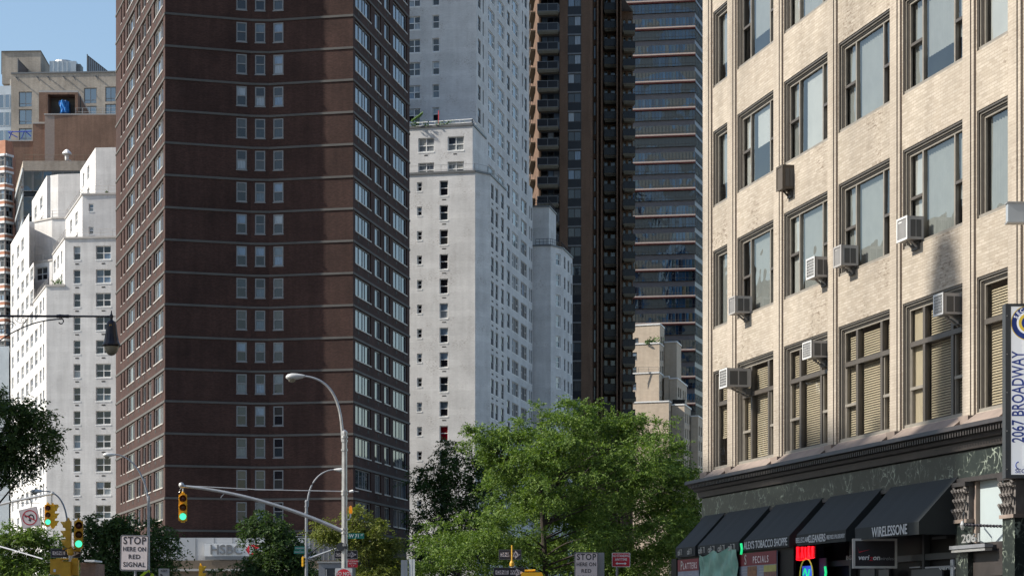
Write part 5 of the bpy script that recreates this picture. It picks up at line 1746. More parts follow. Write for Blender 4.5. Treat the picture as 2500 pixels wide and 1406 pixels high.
# ------------------------------------------------------------------ blade sign at the right edge and the small grey box above
def blade():
    Y_ = YB(2575)
    x0, x1, z0, z1 = px(2455, Y_), px(2562, Y_), pz(1166, Y_), pz(741, Y_)
    t = thing('blade_sign', 'tall projecting sign with blue 2067 BROADWAY lettering running upward and a round badge', 'sign', (x0, Y_, z0))
    W_, H_ = x1 - x0, z1 - z0
    b = MB(); k = .115
    for q in ((0, W_, 0, k * .6), (0, W_, H_ - k * .5, H_), (0, k, k * .6, H_ - k * .5), (W_ - k, W_, k * .6, H_ - k * .5)): b.box(q[0], q[1], 0, .3, q[2], q[3], 'dgrey')
    for i in range(5): b.tube([(.03, -.006, H_ * (.05 + .22 * i)), (.03, .01, H_ * (.05 + .22 * i))], .012, 'steel', 6)
    b.obj('sign_frame', t)
    b = MB(); b.box(k, W_ - k, .02, .28, k * .6, H_ - k * .5, 'frost')
    cx_ = W_ * .52
    v_, f_ = text_mesh('2067 BROADWAY', .36, bold=.012); xs_ = [q[0] for q in v_]
    add_text(b, '2067 BROADWAY', .275, .01, 1.68, .36, 'bluetext', rot=R(90), sx=1.90 / (max(xs_) - min(xs_)), bold=.012, depth=.004)
    add_text(b, 'SECURITY', cx_ + .02, .01, .14, .12, 'bluetext', sx=1.1, bold=.01, depth=.004); add_text(b, 'ESP', cx_ + .05, .01, .24, .09, 'bluetext', sx=1.3, depth=.004)
    b.tube([(cx_ - .2 + .06 * math.cos(a), .0, .26 + .07 * math.sin(a)) for a in [R(90 + 18 * i) for i in range(11)]], .012, 'bluetext', 5)
    zc = H_ - .40; R0 = .36
    def disc(r, y, m, sx=1, n=36): b.face([(cx_ + r * math.cos(2 * math.pi * i / n) * sx, y, zc + r * math.sin(2 * math.pi * i / n)) for i in range(n)], m)
    disc(R0, .015, 'badgeyellow'); disc(R0 - .015, .012, 'bluetext'); disc(R0 - .12, .009, 'frost'); disc(.20, .006, 'badgeyellow'); disc(.14, .003, 'bluetext'); disc(.05, .0, 'badgeyellow')
    for s_, a0, a1, sz in (('SECURITY', 155, 25, .11),):
        for i, ch in enumerate(s_):
            a = R(a0 + (a1 - a0) * i / (len(s_) - 1)); 
            add_text(b, ch, cx_ + (R0 - .075) * math.cos(a), .006, zc + (R0 - .075) * math.sin(a), sz, 'frost', rot=(a - math.pi / 2) if s_[0] == 'S' else (a + math.pi / 2), bold=.02, depth=.002)
    b.obj('sign_face', t)
    b = MB(); b.tube([(W_ - .05, .15, H_ * .15), (W_ + .5, .15, H_ * .15)], .03, 'dgrey', 6); b.tube([(W_ - .05, .15, H_ * .85), (W_ + .5, .15, H_ * .85)], .03, 'dgrey', 6); b.obj('sign_bracket', t)
    Y2 = YB(2590)
    x0, x1, z0, z1 = px(2461, Y2), px(2560, Y2), pz(541, Y2), pz(496, Y2)
    t = thing('small_sign_box', 'small blank grey sign box projecting above the tall blue lettered sign', 'sign', (x0, Y2, z0))
    b = MB(); b.box(0, x1 - x0, 0, .2, 0, z1 - z0, 'metalpale'); b.box(-.02, x1 - x0, -.02, .22, z1 - z0, z1 - z0 + .03, 'steel'); b.box(-.02, x1 - x0, -.02, .22, -.03, 0, 'steel'); b.obj('sign_face', t)
    b = MB(); b.tube([(x1 - x0, .1, .2), (x1 - x0 + .4, .1, .2)], .03, 'steel', 6); b.obj('sign_bracket', t)
blade()
# twisted cable in front of the doorway
def cable():
    f = plane(.75); A, B = f.at(f.u(2352), pz(1281, 49)), f.at(f.u(2560), 0)
    Ya = 48.2
    b = MB(); n = 90
    p0, p1 = Vector((px(2352, Ya), Ya, pz(1280, Ya))), Vector((px(2560, Ya - 1.5), Ya - 1.5, pz(1281, Ya - 1.5)))
    for s_ in (0, math.pi):
        b.tube([p0 + (p1 - p0) * (i / n) + Vector((0, math.cos(i * .9 + s_) * .02, math.sin(i * .9 + s_) * .02 - .03 * math.sin(math.pi * i / n))) for i in range(n + 1)], .018, 'black', 5)
    b.lathe((p0.x - .02, p0.y, p0.z - .12), [(.02, 0), (.04, .05), (.05, .12), (.02, .2)], 'steel', 8)
    b.tube([(p0.x, p0.y, p0.z), (p0.x, p0.y, p0.z + .22), (p0.x + .1, p0.y + .4, p0.z + .3)], .02, 'dgrey', 6)
    b.tube([(p0.x, p0.y, p0.z), (p0.x + .1, p0.y + .9, p0.z)], .02, 'dgrey', 6)
    tag(b.obj('twisted_cable'), 'thick black twisted cable strung across the frosted transom of the doorway', 'cable')
cable()
# ------------------------------------------------------------------ window air conditioners
def ac(xr, yt, yb, xm, xl, label, face, body, brace=False, dark=False):
    u = tun(xr); Yw = BF.Y(u); s = F / Yw
    d = (xr - xm) / (s * .975); wd = (xm - xl) / (s * (xr - 40) / NB); h = (yb - yt) / s
    z0 = pz(yb, Yw)
    A = BF.at(u, z0)
    t = thing('air_conditioner', label, 'air conditioner', (A[0], A[1], z0), BF.rz, 'window air conditioners on the buff brick wall')
    wd = min(max(wd, .5), .75)
    tl = .015
    b = MB(); D = .04
    b.box(-wd, 0, -d, D, .01, h, body)
    for q in range(2): b.box(.001, .006, -d + .06 + q * (d * .42), -d + .06 + q * (d * .42) + d * .36, h * .12, h * .85, 'acdark')
    b.obj('casing', t)
    b = MB(); b.box(-wd - .005, .005, -d - .02, -d - .001, .005, h + .005, 'acdark' if not dark else ('acbrown' if face == 'acbrown' else 'acpanel'))
    for q in ((-wd - .01, .01, 0, h * .09), (-wd - .01, .01, h * .93, h + .01), (-wd - .01, -wd + .05, h * .09, h * .93), (-.05, .01, h * .09, h * .93)): b.box(q[0], q[1], -d - .035, -d - .0205, q[2], q[3], face)
    if not dark:
        for i in range(1, 6): b.box(-wd + .05 + i * (wd - .11) / 6, -wd + .065 + i * (wd - .11) / 6, -d - .03, -d - .0205, h * .1, h * .92, face)
        for i in range(1, 6): b.box(-wd + .05, -.05, -d - .029, -d - .0205, h * .09 + i * h * .84 / 6, h * .11 + i * h * .84 / 6, face)
    else:
        b.box(-wd + .08, -wd * .55, -d - .024, -d - .0205, h * .80, h * .86, face)
    b.obj('front_grille', t)
    b = MB()
    if brace:
        for x in (-.02, -wd + .02): b.tube([(x, -d * .5, .03), (x, .02, h * .9)], .018, 'steel', 5)
    b.tube([(-wd * .3, -d * .6, 0), (-wd * .3, .04, -.22)], .03, body, 5); b.tube([(-wd * .7, -d * .6, 0), (-wd * .7, .04, -.22)], .03, body, 5)
    b.box(-wd * .8, -wd * .2, -.06, .1, -.2, -.01, 'acdark')
    b.obj('support_bracket', t)
ac(1939, 403, 462, 1912, 1902, 'dark brown air conditioner, highest on the buff brick wall', 'acbrown', 'acbrown', dark=True)
ac(1833, 723, 765, 1796, 1780, 'grey air conditioner in the fourth row window nearest the building corner', 'acgrey', 'acgrey', dark=True)
ac(2026, 627, 677, 1990, 1969, 'air conditioner with white grille left of its plain grey neighbour, above the blinds', 'acwhite', 'acgrey')
ac(2092, 599, 649, 2055, 2036, 'plain grey air conditioner right of the one with a white grille', 'acgrey', 'acgrey', dark=True)
ac(2251, 528, 585, 2216, 2190, 'air conditioner with white rim just left of the shadowed wall patch', 'acwhite', 'acgrey', dark=True)  # the dark wall patch beside it is cast shadow
ac(1831, 899, 945, 1776, 1757, 'long air conditioner with white barred face, lowest on the wall', 'acwhite', 'acgrey')
ac(2025, 832, 873, 1982, 1960, 'braced air conditioner with white face in front of blinds, mid wall', 'acwhite', 'acgrey', True)
ac(2352, 716, 768, 2303, 2279, 'air conditioner with white rim under the shadowed wall patch', 'acwhite', 'acgrey', True)
# bits of writing on the corner window
f_ = plane(-.33); A = f_.at(f_.u(1763)); b = MB(); add_text(b, 'Cafe', 0, 0, 0, .32, 'whiteletter', sx=.8, italic=.3, depth=.003); b.box(-.22, .22, -.003, .003, -.32, -.29, 'whiteletter')
tag(b.obj('window_script', None, (A[0], A[1], pz(1102, A[1])), BF.rz), 'white script lettering on the corner window of the second floor', 'lettering')
# ------------------------------------------------------------------ street furniture
def pt(x, y, Y): return Vector((px(x, Y), Y, pz(y, Y)))
def rel(q, o): return tuple(Vector(q) - Vector(o))
def bez(p0, p1, p2, p3, n=14):
    out = []
    for i in range(n + 1):
        t = i / n; out.append(p0 * (1 - t) ** 3 + p1 * 3 * t * (1 - t) ** 2 + p2 * 3 * t * t * (1 - t) + p3 * t ** 3)
    return out
def lamp_head(b, tip, direction, s=1.0, m='lamphead'):
    """cobra head: long flattened pod lying along direction, glass bowl below"""
    d = Vector(direction).normalized(); side = d.cross(Vector((0, 0, 1))).normalized()
    k = b.mi(m); rings = []
    for t, w_, h_ in ((0, .05, .05), (.12, .09, .08), (.3, .16, .12), (.5, .19, .14), (.66, .16, .11), (.74, .05, .04)):
        c = Vector(tip) + d * t * s
        rings.append([b.p(*(c + side * (w_ * s * math.cos(a)) + Vector((0, 0, 1)) * (h_ * s * math.sin(a)))) for a in [2 * math.pi * j / 12 for j in range(12)]])
    for i in range(len(rings) - 1):
        for j in range(12): b.f.append([rings[i][j], rings[i][(j + 1) % 12], rings[i + 1][(j + 1) % 12], rings[i + 1][j]]); b.m.append(k)
    b.f.append(rings[-1][:]); b.m.append(k)
def bowl(tip, direction, s=1.0):
    b = MB(); c = Vector(tip) + Vector(direction).normalized() * .5 * s
    b.lathe((c.x, c.y, c.z), [(.04 * s, -.22 * s), (.12 * s, -.19 * s), (.155 * s, -.1 * s), (.16 * s, -.04 * s)], 'globe', 14)
    return b
def street_lamp(xp, ytop, Y, lamp, arm_from, ctrl, label, r0=.11, r1=.085, m='steel', collar=True, hs=1.0, extra=None):
    """xp column of the pole; lamp: pixel of the inner end of the head, arm_from: pixel where the arm leaves the pole"""
    o = (px(xp, Y), Y, 0)
    t = thing('street_lamp', label, 'street lamp', o)
    b = MB(); zt = pz(ytop, Y)
    b.lathe((0, 0, 0), [(.28, 0), (.28, .12), (.2, .2), (r0 * 1.3, .9), (r0, 1.1), (r1, zt - .05), (r1, zt)], m, 8)
    b.lathe((0, 0, zt), [(r1 * 1.15, 0), (r1 * 1.1, .08), (.02, .16)], m, 8)
    b.obj('pole', t)
    a0, a3 = pt(*arm_from, Y), pt(*lamp, Y)
    b = MB(); path = bez(a0, pt(*ctrl[0], Y), pt(*ctrl[1], Y), a3)
    b.tube([rel(q, o) for q in path], [.06 - .025 * i / len(path) for i in range(len(path))], m, 8)
    for q in (path[0], a0 + Vector((0, 0, .35 * (1 if zt > a0.z + .3 else -1)))): b.lathe(rel((o[0], Y, q.z), o), [(r1 * 1.3, -.04), (r1 * 1.3, .04)], m, 8)
    b.obj('arm', t)
    d = Vector((-1 if lamp[0] < xp else 1, 0, -.05))
    b = MB(); lamp_head(b, rel(a3, o), d, hs); h = b.obj('lamp_head', t, smooth=True); bowl(rel(a3, o), d, hs).obj('glass_bowl', h, smooth=True)
    return t, o
def signal(x, ytop, ybot, Y, label, rz=0, lit=True, m='yellow', hang=None, visor_m=None):
    """three lens traffic signal; rz 0 faces the camera"""
    H_ = (ybot - ytop) * Y / F; sc = H_ / 1.07
    o = (px(x, Y), Y, pz(ybot, Y))
    t = thing('traffic_signal', label, 'traffic signal', o, rz)
    b = MB(); w_ = .17 * sc
    for i in range(3):
        z0 = i * H_ / 3
        b.box(-w_, w_, -.0, .2 * sc, z0 + .012, z0 + H_ / 3 - .012, m); b.box(-w_ + .015, w_ - .015, .01, .19 * sc, z0, z0 + H_ / 3, m)
    b.box(-w_ * .5, w_ * .5, .05, .15 * sc, H_, H_ + .06 * sc, m); b.box(-w_ * .5, w_ * .5, .05, .15 * sc, -.06 * sc, 0, m)
    b.tube([(0, .1 * sc, H_), (0, .1 * sc, H_ + .12 * sc)], .04 * sc, m, 8)
    b.obj('housing', t)
    for i, (lm, nm) in enumerate((('lensgreen' if lit else 'lensred', 'glowing green lens'), ('lensamb', None), ('lensred', None))):
        zc = (i + .5) * H_ / 3; r = .135 * sc
        b = MB(); n = 18; k = b.mi(lm)
        rings = []
        for rr_, yy in ((r, -.012), (r * .7, -.035), (r * .3, -.048)):
            rings.append([b.p(rr_ * math.cos(2 * math.pi * j / n), yy, zc + rr_ * math.sin(2 * math.pi * j / n)) for j in range(n)])
        for q in range(2):
            for j in range(n): b.f.append([rings[q][j], rings[q][(j + 1) % n], rings[q + 1][(j + 1) % n], rings[q + 1][j]]); b.m.append(k)
        b.f.append(rings[2][:]); b.m.append(k)
        l = b.obj('lens', t, smooth=True)
        if nm and lit: l['label'] = nm
        b = MB(); k = b.mi(visor_m or m); r2 = .155 * sc
        A = [R(-35 + 250 * j / 16) for j in range(17)]
        for (q, d0), (q2, d1) in ((((r2), 0), (r2 * .98, .0)),):
            pass
        def ring(rad, f_): return [b.p(rad * math.cos(a), -f_(a), zc + rad * math.sin(a)) for a in A]
        dep = lambda a: (.10 + .12 * max(0, math.sin(a))) * sc
        o0, o1, i0, i1 = ring(r2, lambda a: 0), ring(r2, dep), ring(r2 - .008, lambda a: 0), ring(r2 - .008, dep)
        for j in range(16):
            for q in ((o0[j], o1[j], o1[j + 1], o0[j + 1]), (i0[j], i0[j + 1], i1[j + 1], i1[j]), (o1[j], i1[j], i1[j + 1], o1[j + 1])):
                b.f.append(list(q)); b.m.append(k)
        b.obj('visor', t, smooth=True)
    return t
def sign(x0, x1, y0, y1, Y, name, label, paint, face='signwhite', cat='sign', tilt=0, yaw=0, post=None, radius=.03, group=None, border=None):
    W_, H_ = (x1 - x0) * Y / F, (y1 - y0) * Y / F
    o = (px((x0 + x1) / 2, Y), Y, pz((y0 + y1) / 2, Y))
    t = tag(link(name, None, None, o), label, cat, group)
    t.rotation_euler = (0, tilt, yaw)
    def rr(b, w, h, y, m, r):
        pts = []
        for cx_, cz_, a0 in ((w - r, h - r, 0), (-w + r, h - r, 90), (-w + r, -h + r, 180), (w - r, -h + r, 270)):
            for k in range(4): a = R(a0 + 30 * k); pts.append((cx_ + r * math.cos(a), y, cz_ + r * math.sin(a)))
        b.face(pts[::-1], m)
        return pts
    b = MB()
    p1 = rr(b, W_ / 2, H_ / 2, 0, border or face, radius)
    p2 = [(a, .006, c) for a, _, c in p1]; b.face(p2, 'signback')
    for i in range(len(p1)): j = (i + 1) % len(p1); b.face([p1[i], p1[j], p2[j], p2[i]], 'signback')
    b.obj('plate', t)
    b = MB(); paint(b, W_, H_, rr); b.obj('legend', t)
    if post:
        b = MB(); b.tube([(post[1], .04, H_ / 2 - .02), (post[1], .04, -o[2])], post[0], 'signback', 8); b.obj('post', t)
    return t
def stop_here(b, W_, H_, rr, k=1.0):
    rr(b, W_ / 2 - .012, H_ / 2 - .012, -.001, 'signblack', .035); rr(b, W_ / 2 - .028, H_ / 2 - .028, -.002, 'signwhite', .028)
    s = W_ / .64
    for tx, z, sz, sp in (('STOP', .27, .225, 1.12), ('HERE ON', .085, .135, 1.08), ('RED', -.085, .135, 1.1), ('SIGNAL', -.26, .145, 1.12)):
        v, f = text_mesh(tx, sz * s, bold=.02, spacing=sp); xs = [q[0] for q in v]
        tw = {'STOP': .80, 'HERE ON': .80, 'RED': .41, 'SIGNAL': .78}[tx] * W_
        add_text(b, tx, 0, -.004, z * H_ / .8, sz * s, 'signblack', sx=tw / (max(xs) - min(xs)), bold=.02, spacing=sp, depth=.001)
def one_way(b, W_, H_, rr):
    rr(b, W_ / 2 - .01, H_ / 2 - .01, -.001, 'signblack', .01)
    h = H_ / 2
    b.face([(-W_ * .44, -.002, -h * .42), (-W_ * .44, -.002, h * .42), (-W_ * .02, -.002, h * .42), (-W_ * .02, -.002, -h * .42)][::1], 'signwhite')
    b.face([(W_ * .04, -.002, -h * .42), (W_ * .04, -.002, h * .42), (W_ * .22, -.002, h * .42), (W_ * .22, -.002, h * .82), (W_ * .46, -.002, 0), (W_ * .22, -.002, -h * .82), (W_ * .22, -.002, -h * .42)], 'signwhite')
    add_text(b, 'ONE', -W_ * .23, -.004, 0, H_ * .5, 'signblack', sx=1.15, bold=.015, depth=.001)
    add_text(b, 'WAY', W_ * .20, -.004, 0, H_ * .5, 'signblack', sx=1.0, bold=.015, depth=.001)

# ornate lamp reaching in from the left, out of the frame its pole
def ornate():
    Y = 56.0; xp = -150
    o = (px(xp, Y), Y, 0)
    t = thing('ornate_street_lamp', 'black ornate street lamp with scroll bracket and hanging bell lantern at the left edge', 'street lamp', o)
    b = MB(); b.lathe((0, 0, 0), [(.35, 0), (.35, .3), (.2, .6), (.13, 1.2), (.1, 8.0), (.09, 9.6), (.02, 9.9)], 'black', 12); b.obj('pole', t)
    b = MB()
    p0, p1 = pt(xp, 771, Y), pt(262, 772.5, Y)
    b.tube([rel(p0, o), rel(pt(135, 772, Y), o), rel(pt(172, 772, Y), o), rel(p1, o)], [.034, .03, .026, .024], 'black', 10)
    for x, r in ((141, .045), (147, .052), (153, .045), (159, .04), (165, .046), (171, .032)):
        q = rel(pt(x, 772, Y), o); b.tube([(q[0] - .03, q[1], q[2]), (q[0] + .03, q[1], q[2])], r, 'black', 10)
    b.tube([rel(pt(262, 772.5, Y), o), rel(pt(283, 772.5, Y), o)], [.03, .006], 'black', 8)
    b.obj('arm', t)
    b = MB(); path = bez(pt(150, 779, Y), pt(90, 780, Y), pt(30, 800, Y), pt(-50, 870, Y), 18)
    b.tube([rel(q, o) for q in path], .017, 'black', 8)
    hk = [pt(152 - 8 * math.cos(a) * (1), 785 + 8 * math.sin(a), Y) for a in [R(-100 - 22 * i) for i in range(13)]]
    b.tube([rel(q, o) for q in [pt(150, 779, Y)] + [pt(149 + 6 * math.cos(a), 784 - 6.5 * math.sin(a), Y) for a in [R(80 - 26 * i) for i in range(10)]]], .016, 'black', 8)
    b.obj('brace', t)
    b = MB()
    def spiral(cx_, cy_, r, a0, turn, n=26): return [pt(cx_ + r * (1 - .75 * i / n) * math.cos(a0 + turn * i / n), cy_ + r * (1 - .75 * i / n) * math.sin(a0 + turn * i / n), Y) for i in range(n + 1)]
    for q in (spiral(27, 795, 11, 0, -9), spiral(56, 782, 8, 1.4, -8), spiral(3, 800, 12, .5, 8)):
        b.tube([rel(v, o) for v in q], .009, 'black', 6)
    for c in ([(-40, 800), (0, 782), (20, 775), (38, 792)], [(36, 778), (45, 792), (60, 792), (62, 783)], [(-30, 850), (-5, 830), (2, 800), (0, 790)]):
        b.tube([rel(v, o) for v in bez(*[pt(*q, Y) for q in c])], .009, 'black', 6)
    b.obj('scroll', t)
    # lantern hanging from the arm
    c = pt(272, 868, Y); u = Y / F
    b = MB(); q = rel(c, o); zt = lambda y: (868 - y) * u
    prof = [(22.5, 845), (21.5, 840), (18, 834), (14.5, 818), (12.5, 800), (11.5, 790), (10.5, 786), (8, 784), (4, 782), (3.4, 778), (5, 773), (4.6, 770), (2.2, 767), (1.8, 764), (1.0, 758)]
    b.lathe(q, [(r * u, zt(y)) for r, y in prof], 'black', 24)
    for a in range(12): 
        an = a * math.pi / 6
        b.tube([(q[0] + (r + .5) * u * math.cos(an), q[1] + (r + .5) * u * math.sin(an), q[2] + zt(y)) for r, y in ((17, 832), (14, 816), (12, 800), (11, 791))], .006, 'black', 4)
    b.face([(q[0] - 2.6 * u, q[1] - 11.9 * u, q[2] + zt(799.5)), (q[0] + 2.4 * u, q[1] - 11.9 * u, q[2] + zt(799.5)), (q[0] + 2.4 * u, q[1] - 11.9 * u, q[2] + zt(793.5)), (q[0] - 2.6 * u, q[1] - 11.9 * u, q[2] + zt(793.5))], 'yellowdull')
    l = b.obj('lantern', t, smooth=True)
    b = MB(); b.lathe(q, [(1 * u, 0), (7 * u, 1.5 * u), (12.5 * u, 6.5 * u), (16 * u, 13 * u), (17.8 * u, 20 * u), (18 * u, 23 * u)], 'globe', 24); b.obj('globe', l, smooth=True)
ornate()

# main pole: lamp arm, signal mast, rod
t, o = street_lamp(841, 1058, 85, (744, 918), (836.5, 1076), ((834, 960), (800, 925)), 'tall galvanised pole carrying a curved lamp arm and a long signal mast', .125, .10, 'steel')
b = MB(); Y = 85
path = bez(pt(838, 1297, Y), pt(740, 1250), pt(600, 1200), pt(443, 1186, Y)) if False else bez(pt(838, 1297, Y), pt(745, 1252, Y), pt(590, 1198, Y), pt(443, 1186, Y), 20)
b.tube([rel(q, o) for q in path], [.085 - .03 * i / 21 for i in range(21)], 'steel', 10)
b.lathe(rel(pt(443, 1190, Y), o), [(.02, 0), (.09, .03), (.11, .1), (.08, .18), (.02, .21)], 'steel', 12)
b.obj('signal_mast', t)
b = MB(); b.tube([rel(pt(841, 1199, Y), o), rel(pt(640, 1195, Y), o), rel(pt(445, 1185, Y), o)], .022, 'steel', 6); b.tube([rel(pt(549, 1197, Y), o), rel(pt(548, 1204, Y), o), rel(pt(541, 1211, Y), o), rel(pt(539, 1215, Y), o)], .018, 'steel', 6); b.obj('tie_rod', t)
b = MB()
for y in (1067, 1199, 1206, 1300, 1330):
    c_ = MB(); c_.lathe((0, 0, pz(y, Y)), [(.135, -.04), (.135, .04)], 'steel', 10); c_.obj('clamp', t)
b.lathe((0, 0, pz(1291, Y)), [(.135, -.04), (.135, .04)], 'steel', 10); b.tube([rel(pt(841, 1292, Y), o), rel(pt(836, 1297, Y), o), rel(pt(828, 1289, Y), o)], .05, 'steel', 8)
b.obj('clamp', t)
b = MB(); q = pt(833, 1334, Y); b.tube([rel(q + Vector((0, -.12, 0)), o), rel(q + Vector((0, .1, 0)), o)], .17, 'dgrey', 14); b.box(px(834, Y) - o[0], px(848, Y) - o[0], -.1, .1, pz(1340, Y), pz(1327, Y), 'dgrey'); b.obj('detector', t)
b = MB(); q = rel(pt(853, 1200, Y), o); b.tube([(q[0], -.05, q[2]), (q[0] + .16, -.08, q[2] + .03)], .055, 'white', 10); b.tube([(q[0] + .16, -.08, q[2] + .03), (q[0] + .36, -.08, q[2])], .015, 'steel', 5)
tag(b.obj('camera_unit', None, o), 'small white tube shaped unit clamped on the tall pole above the mast', 'camera')
b = MB(); b.tube([(px(845, Y), Y, pz(1269, Y)), (px(853, Y), Y, pz(1267, Y)), (px(855.5, Y), Y, pz(1262, Y)), (px(856, Y), Y, pz(1253, Y))], .028, 'white', 8); bb = b.obj('pipe', None)
tag(bb, 'amber beacon on a bent white pipe on the tall pole', 'beacon'); bb.name = 'beacon'
b = MB(); b.lathe((px(856, Y), Y, pz(1253, Y)), [(.05, 0), (.07, .03), (.065, .22), (.04, .29), (.01, .31)], 'amber', 12); b.obj('amber_lamp', bb, smooth=True)
signal(446.5, 1206, 1271, 85, 'yellow traffic signal showing green at the end of the long mast', R(9))
b = MB(); q = pt(446, 1206, 85)
b.tube([(0, 0, .1), (0, 0, .33)], .03, 'steel', 6); b.tube([(0, 0, .3), (-.12, 0, .2), (-.15, 0, .08)], .02, 'steel', 5); tag(b.obj('signal_hanger', None, (q.x + .0, q.y + .1, q.z)), 'short bracket between the long mast and its hanging signal', 'bracket')
sign(850, 889, 1301, 1314, 84.8, 'street_sign', 'green street name sign reading W 71 ST on the tall pole', lambda b, W_, H_, rr: (add_text(b, 'W 71', -W_ * .12, -.004, -.005, H_ * .85, 'whiteletter', bold=.015, depth=.001, sx=1.0), add_text(b, 'ST', W_ * .36, -.004, H_ * .15, H_ * .42, 'whiteletter', bold=.01, depth=.001)), 'signgreen', radius=.01)
sign(816.5, 872.5, 1343, 1363, 85.2, 'one_way_sign', 'ONE WAY sign half hidden behind the tall galvanised pole', one_way, 'signwhite', radius=.015)
sign(848.5, 873.5, 1365, 1384, 84.75, 'parking_sign', 'small dark red no standing sign under the ONE WAY sign on the tall pole', lambda b, W_, H_, rr: [add_text(b, s, 0, -.004, H_ * z, H_ * .26, 'signwhite', bold=.01, depth=.001, sx=.9) for s, z in (('NO STANDING', .27), ('ANYTIME', -.02), ('<-->', -.3))], 'signred', radius=.015)
def dne(b, W_, H_, rr):
    n = 40; r = W_ * .45; b.face([(r * math.cos(2 * math.pi * i / n), -.002, r * math.sin(2 * math.pi * i / n) - .0) for i in range(n)][::-1], 'signred2')
    add_text(b, 'DO NOT', 0, -.005, r * .38, .19, 'white', bold=.02, depth=.001, sx=.85); add_text(b, 'ENTER', 0, -.005, -r * .45, .19, 'white', bold=.02, depth=.001, sx=.85); b.box(-r * .75, r * .75, -.006, -.004, -r * .12, r * .08, 'white')
sign(818, 860, 1386, 1428, 84.5, 'do_not_enter_sign', 'white square sign with red disc reading DO NOT ENTER at the bottom edge', dne, 'white', radius=.04)

# second pole behind it
t, o = street_lamp(748, 1226, 125, (815, 1146), (751, 1236), ((750, 1180), (780, 1148)), 'slimmer grey lamp pole between bank and tall pole, arm curving right', .1, .08, 'signback', hs=.9)
Y = 125; b = MB(); b.tube([rel(q, o) for q in bez(pt(749, 1359, Y), pt(770, 1335, Y), pt(810, 1310, Y), pt(833, 1306, Y))], .06, 'dgrey', 8); b.obj('mast_arm', t)
b = MB(); b.tube([rel(pt(752, 1363, Y), o), rel(pt(830, 1335, Y), o), rel(pt(942, 1313, Y), o)], [.07, .055, .04], 'steel', 8); b.obj('signal_mast', t)
b = MB(); b.tube([rel(pt(724, 1304, Y), o), rel(pt(768, 1304, Y), o)], .05, 'dgrey', 6); b.tube([rel(pt(722, 1309, Y), o), rel(pt(766, 1309, Y), o)], .02, 'steel', 6); b.obj('crossbar', t)
for y0, y1, tx, lab, xx in ((1333, 1341.5, 'W 70 ST', 'upper of two small green street signs on the slimmer pole', 719.5), (1343, 1351, 'BROADWAY', 'lower of two small green street signs on the slimmer pole', 717.5)):
    sign(xx, 744, y0, y1, Y - .15, 'street_sign', lab, lambda b, W_, H_, rr, tx=tx: [b.box(W_ * (-.42 + .12 * i), W_ * (-.42 + .12 * i) + .05, -.004, -.001, -H_ * .2, H_ * .2, 'signback') for i in range(7)], 'signgreen', radius=.01)
signal(741.5, 1359, 1382, 125, 'small yellow traffic signal seen edge on at the left of the slimmer pole', R(75), False)
signal(934, 1327, 1355, 125, 'yellow traffic signal half hidden in the yellow green tree', R(100), False, 'yellowdull')
signal(495, 1380, 1430, 112, 'yellow traffic signal seen from the side in front of the bank', R(95), False)
b = MB(); b.tube([(0, 0, 0), (0, 0, 2.0)], .06, 'steel', 8); b.box(-.3, .3, -.2, .3, -.0, .02, 'steel')
tag(b.obj('signal_post', None, (px(495, 112), 112.3, 0)), 'short post carrying the side on signal in front of the bank', 'post')
# grey kiosk behind the do not enter sign
b = MB(); Y = 100; x0, x1 = px(778, Y), px(862, Y); z1 = pz(1373, Y)
b.box(x0, x1, Y, Y + 1.6, 0, z1, 'signback'); b.box(x0 + .3, x1 - .2, Y - .03, Y - .001, 0, z1 - .25, 'dgrey'); b.box(x0 - .06, x1 + .06, Y - .08, Y + 1.7, z1 + .001, z1 + .06, 'steel'); b.box(x0 + .33, x0 + .38, Y - .06, Y - .031, 0, z1 - .3, 'steel')
tag(b.obj('phone_kiosk'), 'grey metal street kiosk behind the red disc sign', 'kiosk')

# left mast with two signals and the turning sign
Y = 105
o = (px(-230, Y), Y, 0)
t = thing('signal_pole', 'pale signal mast reaching in from the left edge above the banned turn sign', 'signal mast', o)
b = MB(); b.lathe((0, 0, 0), [(.3, 0), (.3, .1), (.14, .3), (.12, 6), (.1, pz(1150, Y))], 'steel', 8); b.obj('pole', t)
b = MB(); path = bez(pt(-230, 1310, Y), pt(-120, 1255, Y), pt(0, 1228, Y), pt(127, 1205, Y)); b.tube([rel(q, o) for q in path], [.1 - .045 * i / 14 for i in range(15)], 'steel', 8); b.lathe(rel(pt(128, 1208, Y), o), [(.02, 0), (.1, .05), (.1, .12), (.02, .18)], 'steel', 10); b.obj('signal_mast', t)
b = MB(); b.tube([rel(pt(-230, 1207, Y), o), rel(pt(26, 1207, Y), o)], .02, 'steel', 5); b.tube([rel(pt(40, 1227, Y), o), rel(pt(97, 1227, Y), o)], .018, 'dgrey', 5); b.obj('tie_rod', t)
signal(117, 1231, 1282, 104.8, 'bright yellow signal showing green under the left mast, nearest the turn sign', R(12))
signal(134, 1233, 1287, 105.1, 'bright yellow signal turned sideways beside the green one under the left mast', R(105), False)
b = MB(); b.tube([(0, 0, 0), (0, 0, .42)], .04, 'steel', 6); b.tube([(-.25, 0, -.06), (.32, 0, -.06)], .04, 'yellow', 6); tag(b.obj('signal_hanger', None, (px(125, Y), Y + .1, pz(1229, Y))), 'yellow bracket holding the pair of signals under the left mast', 'bracket')
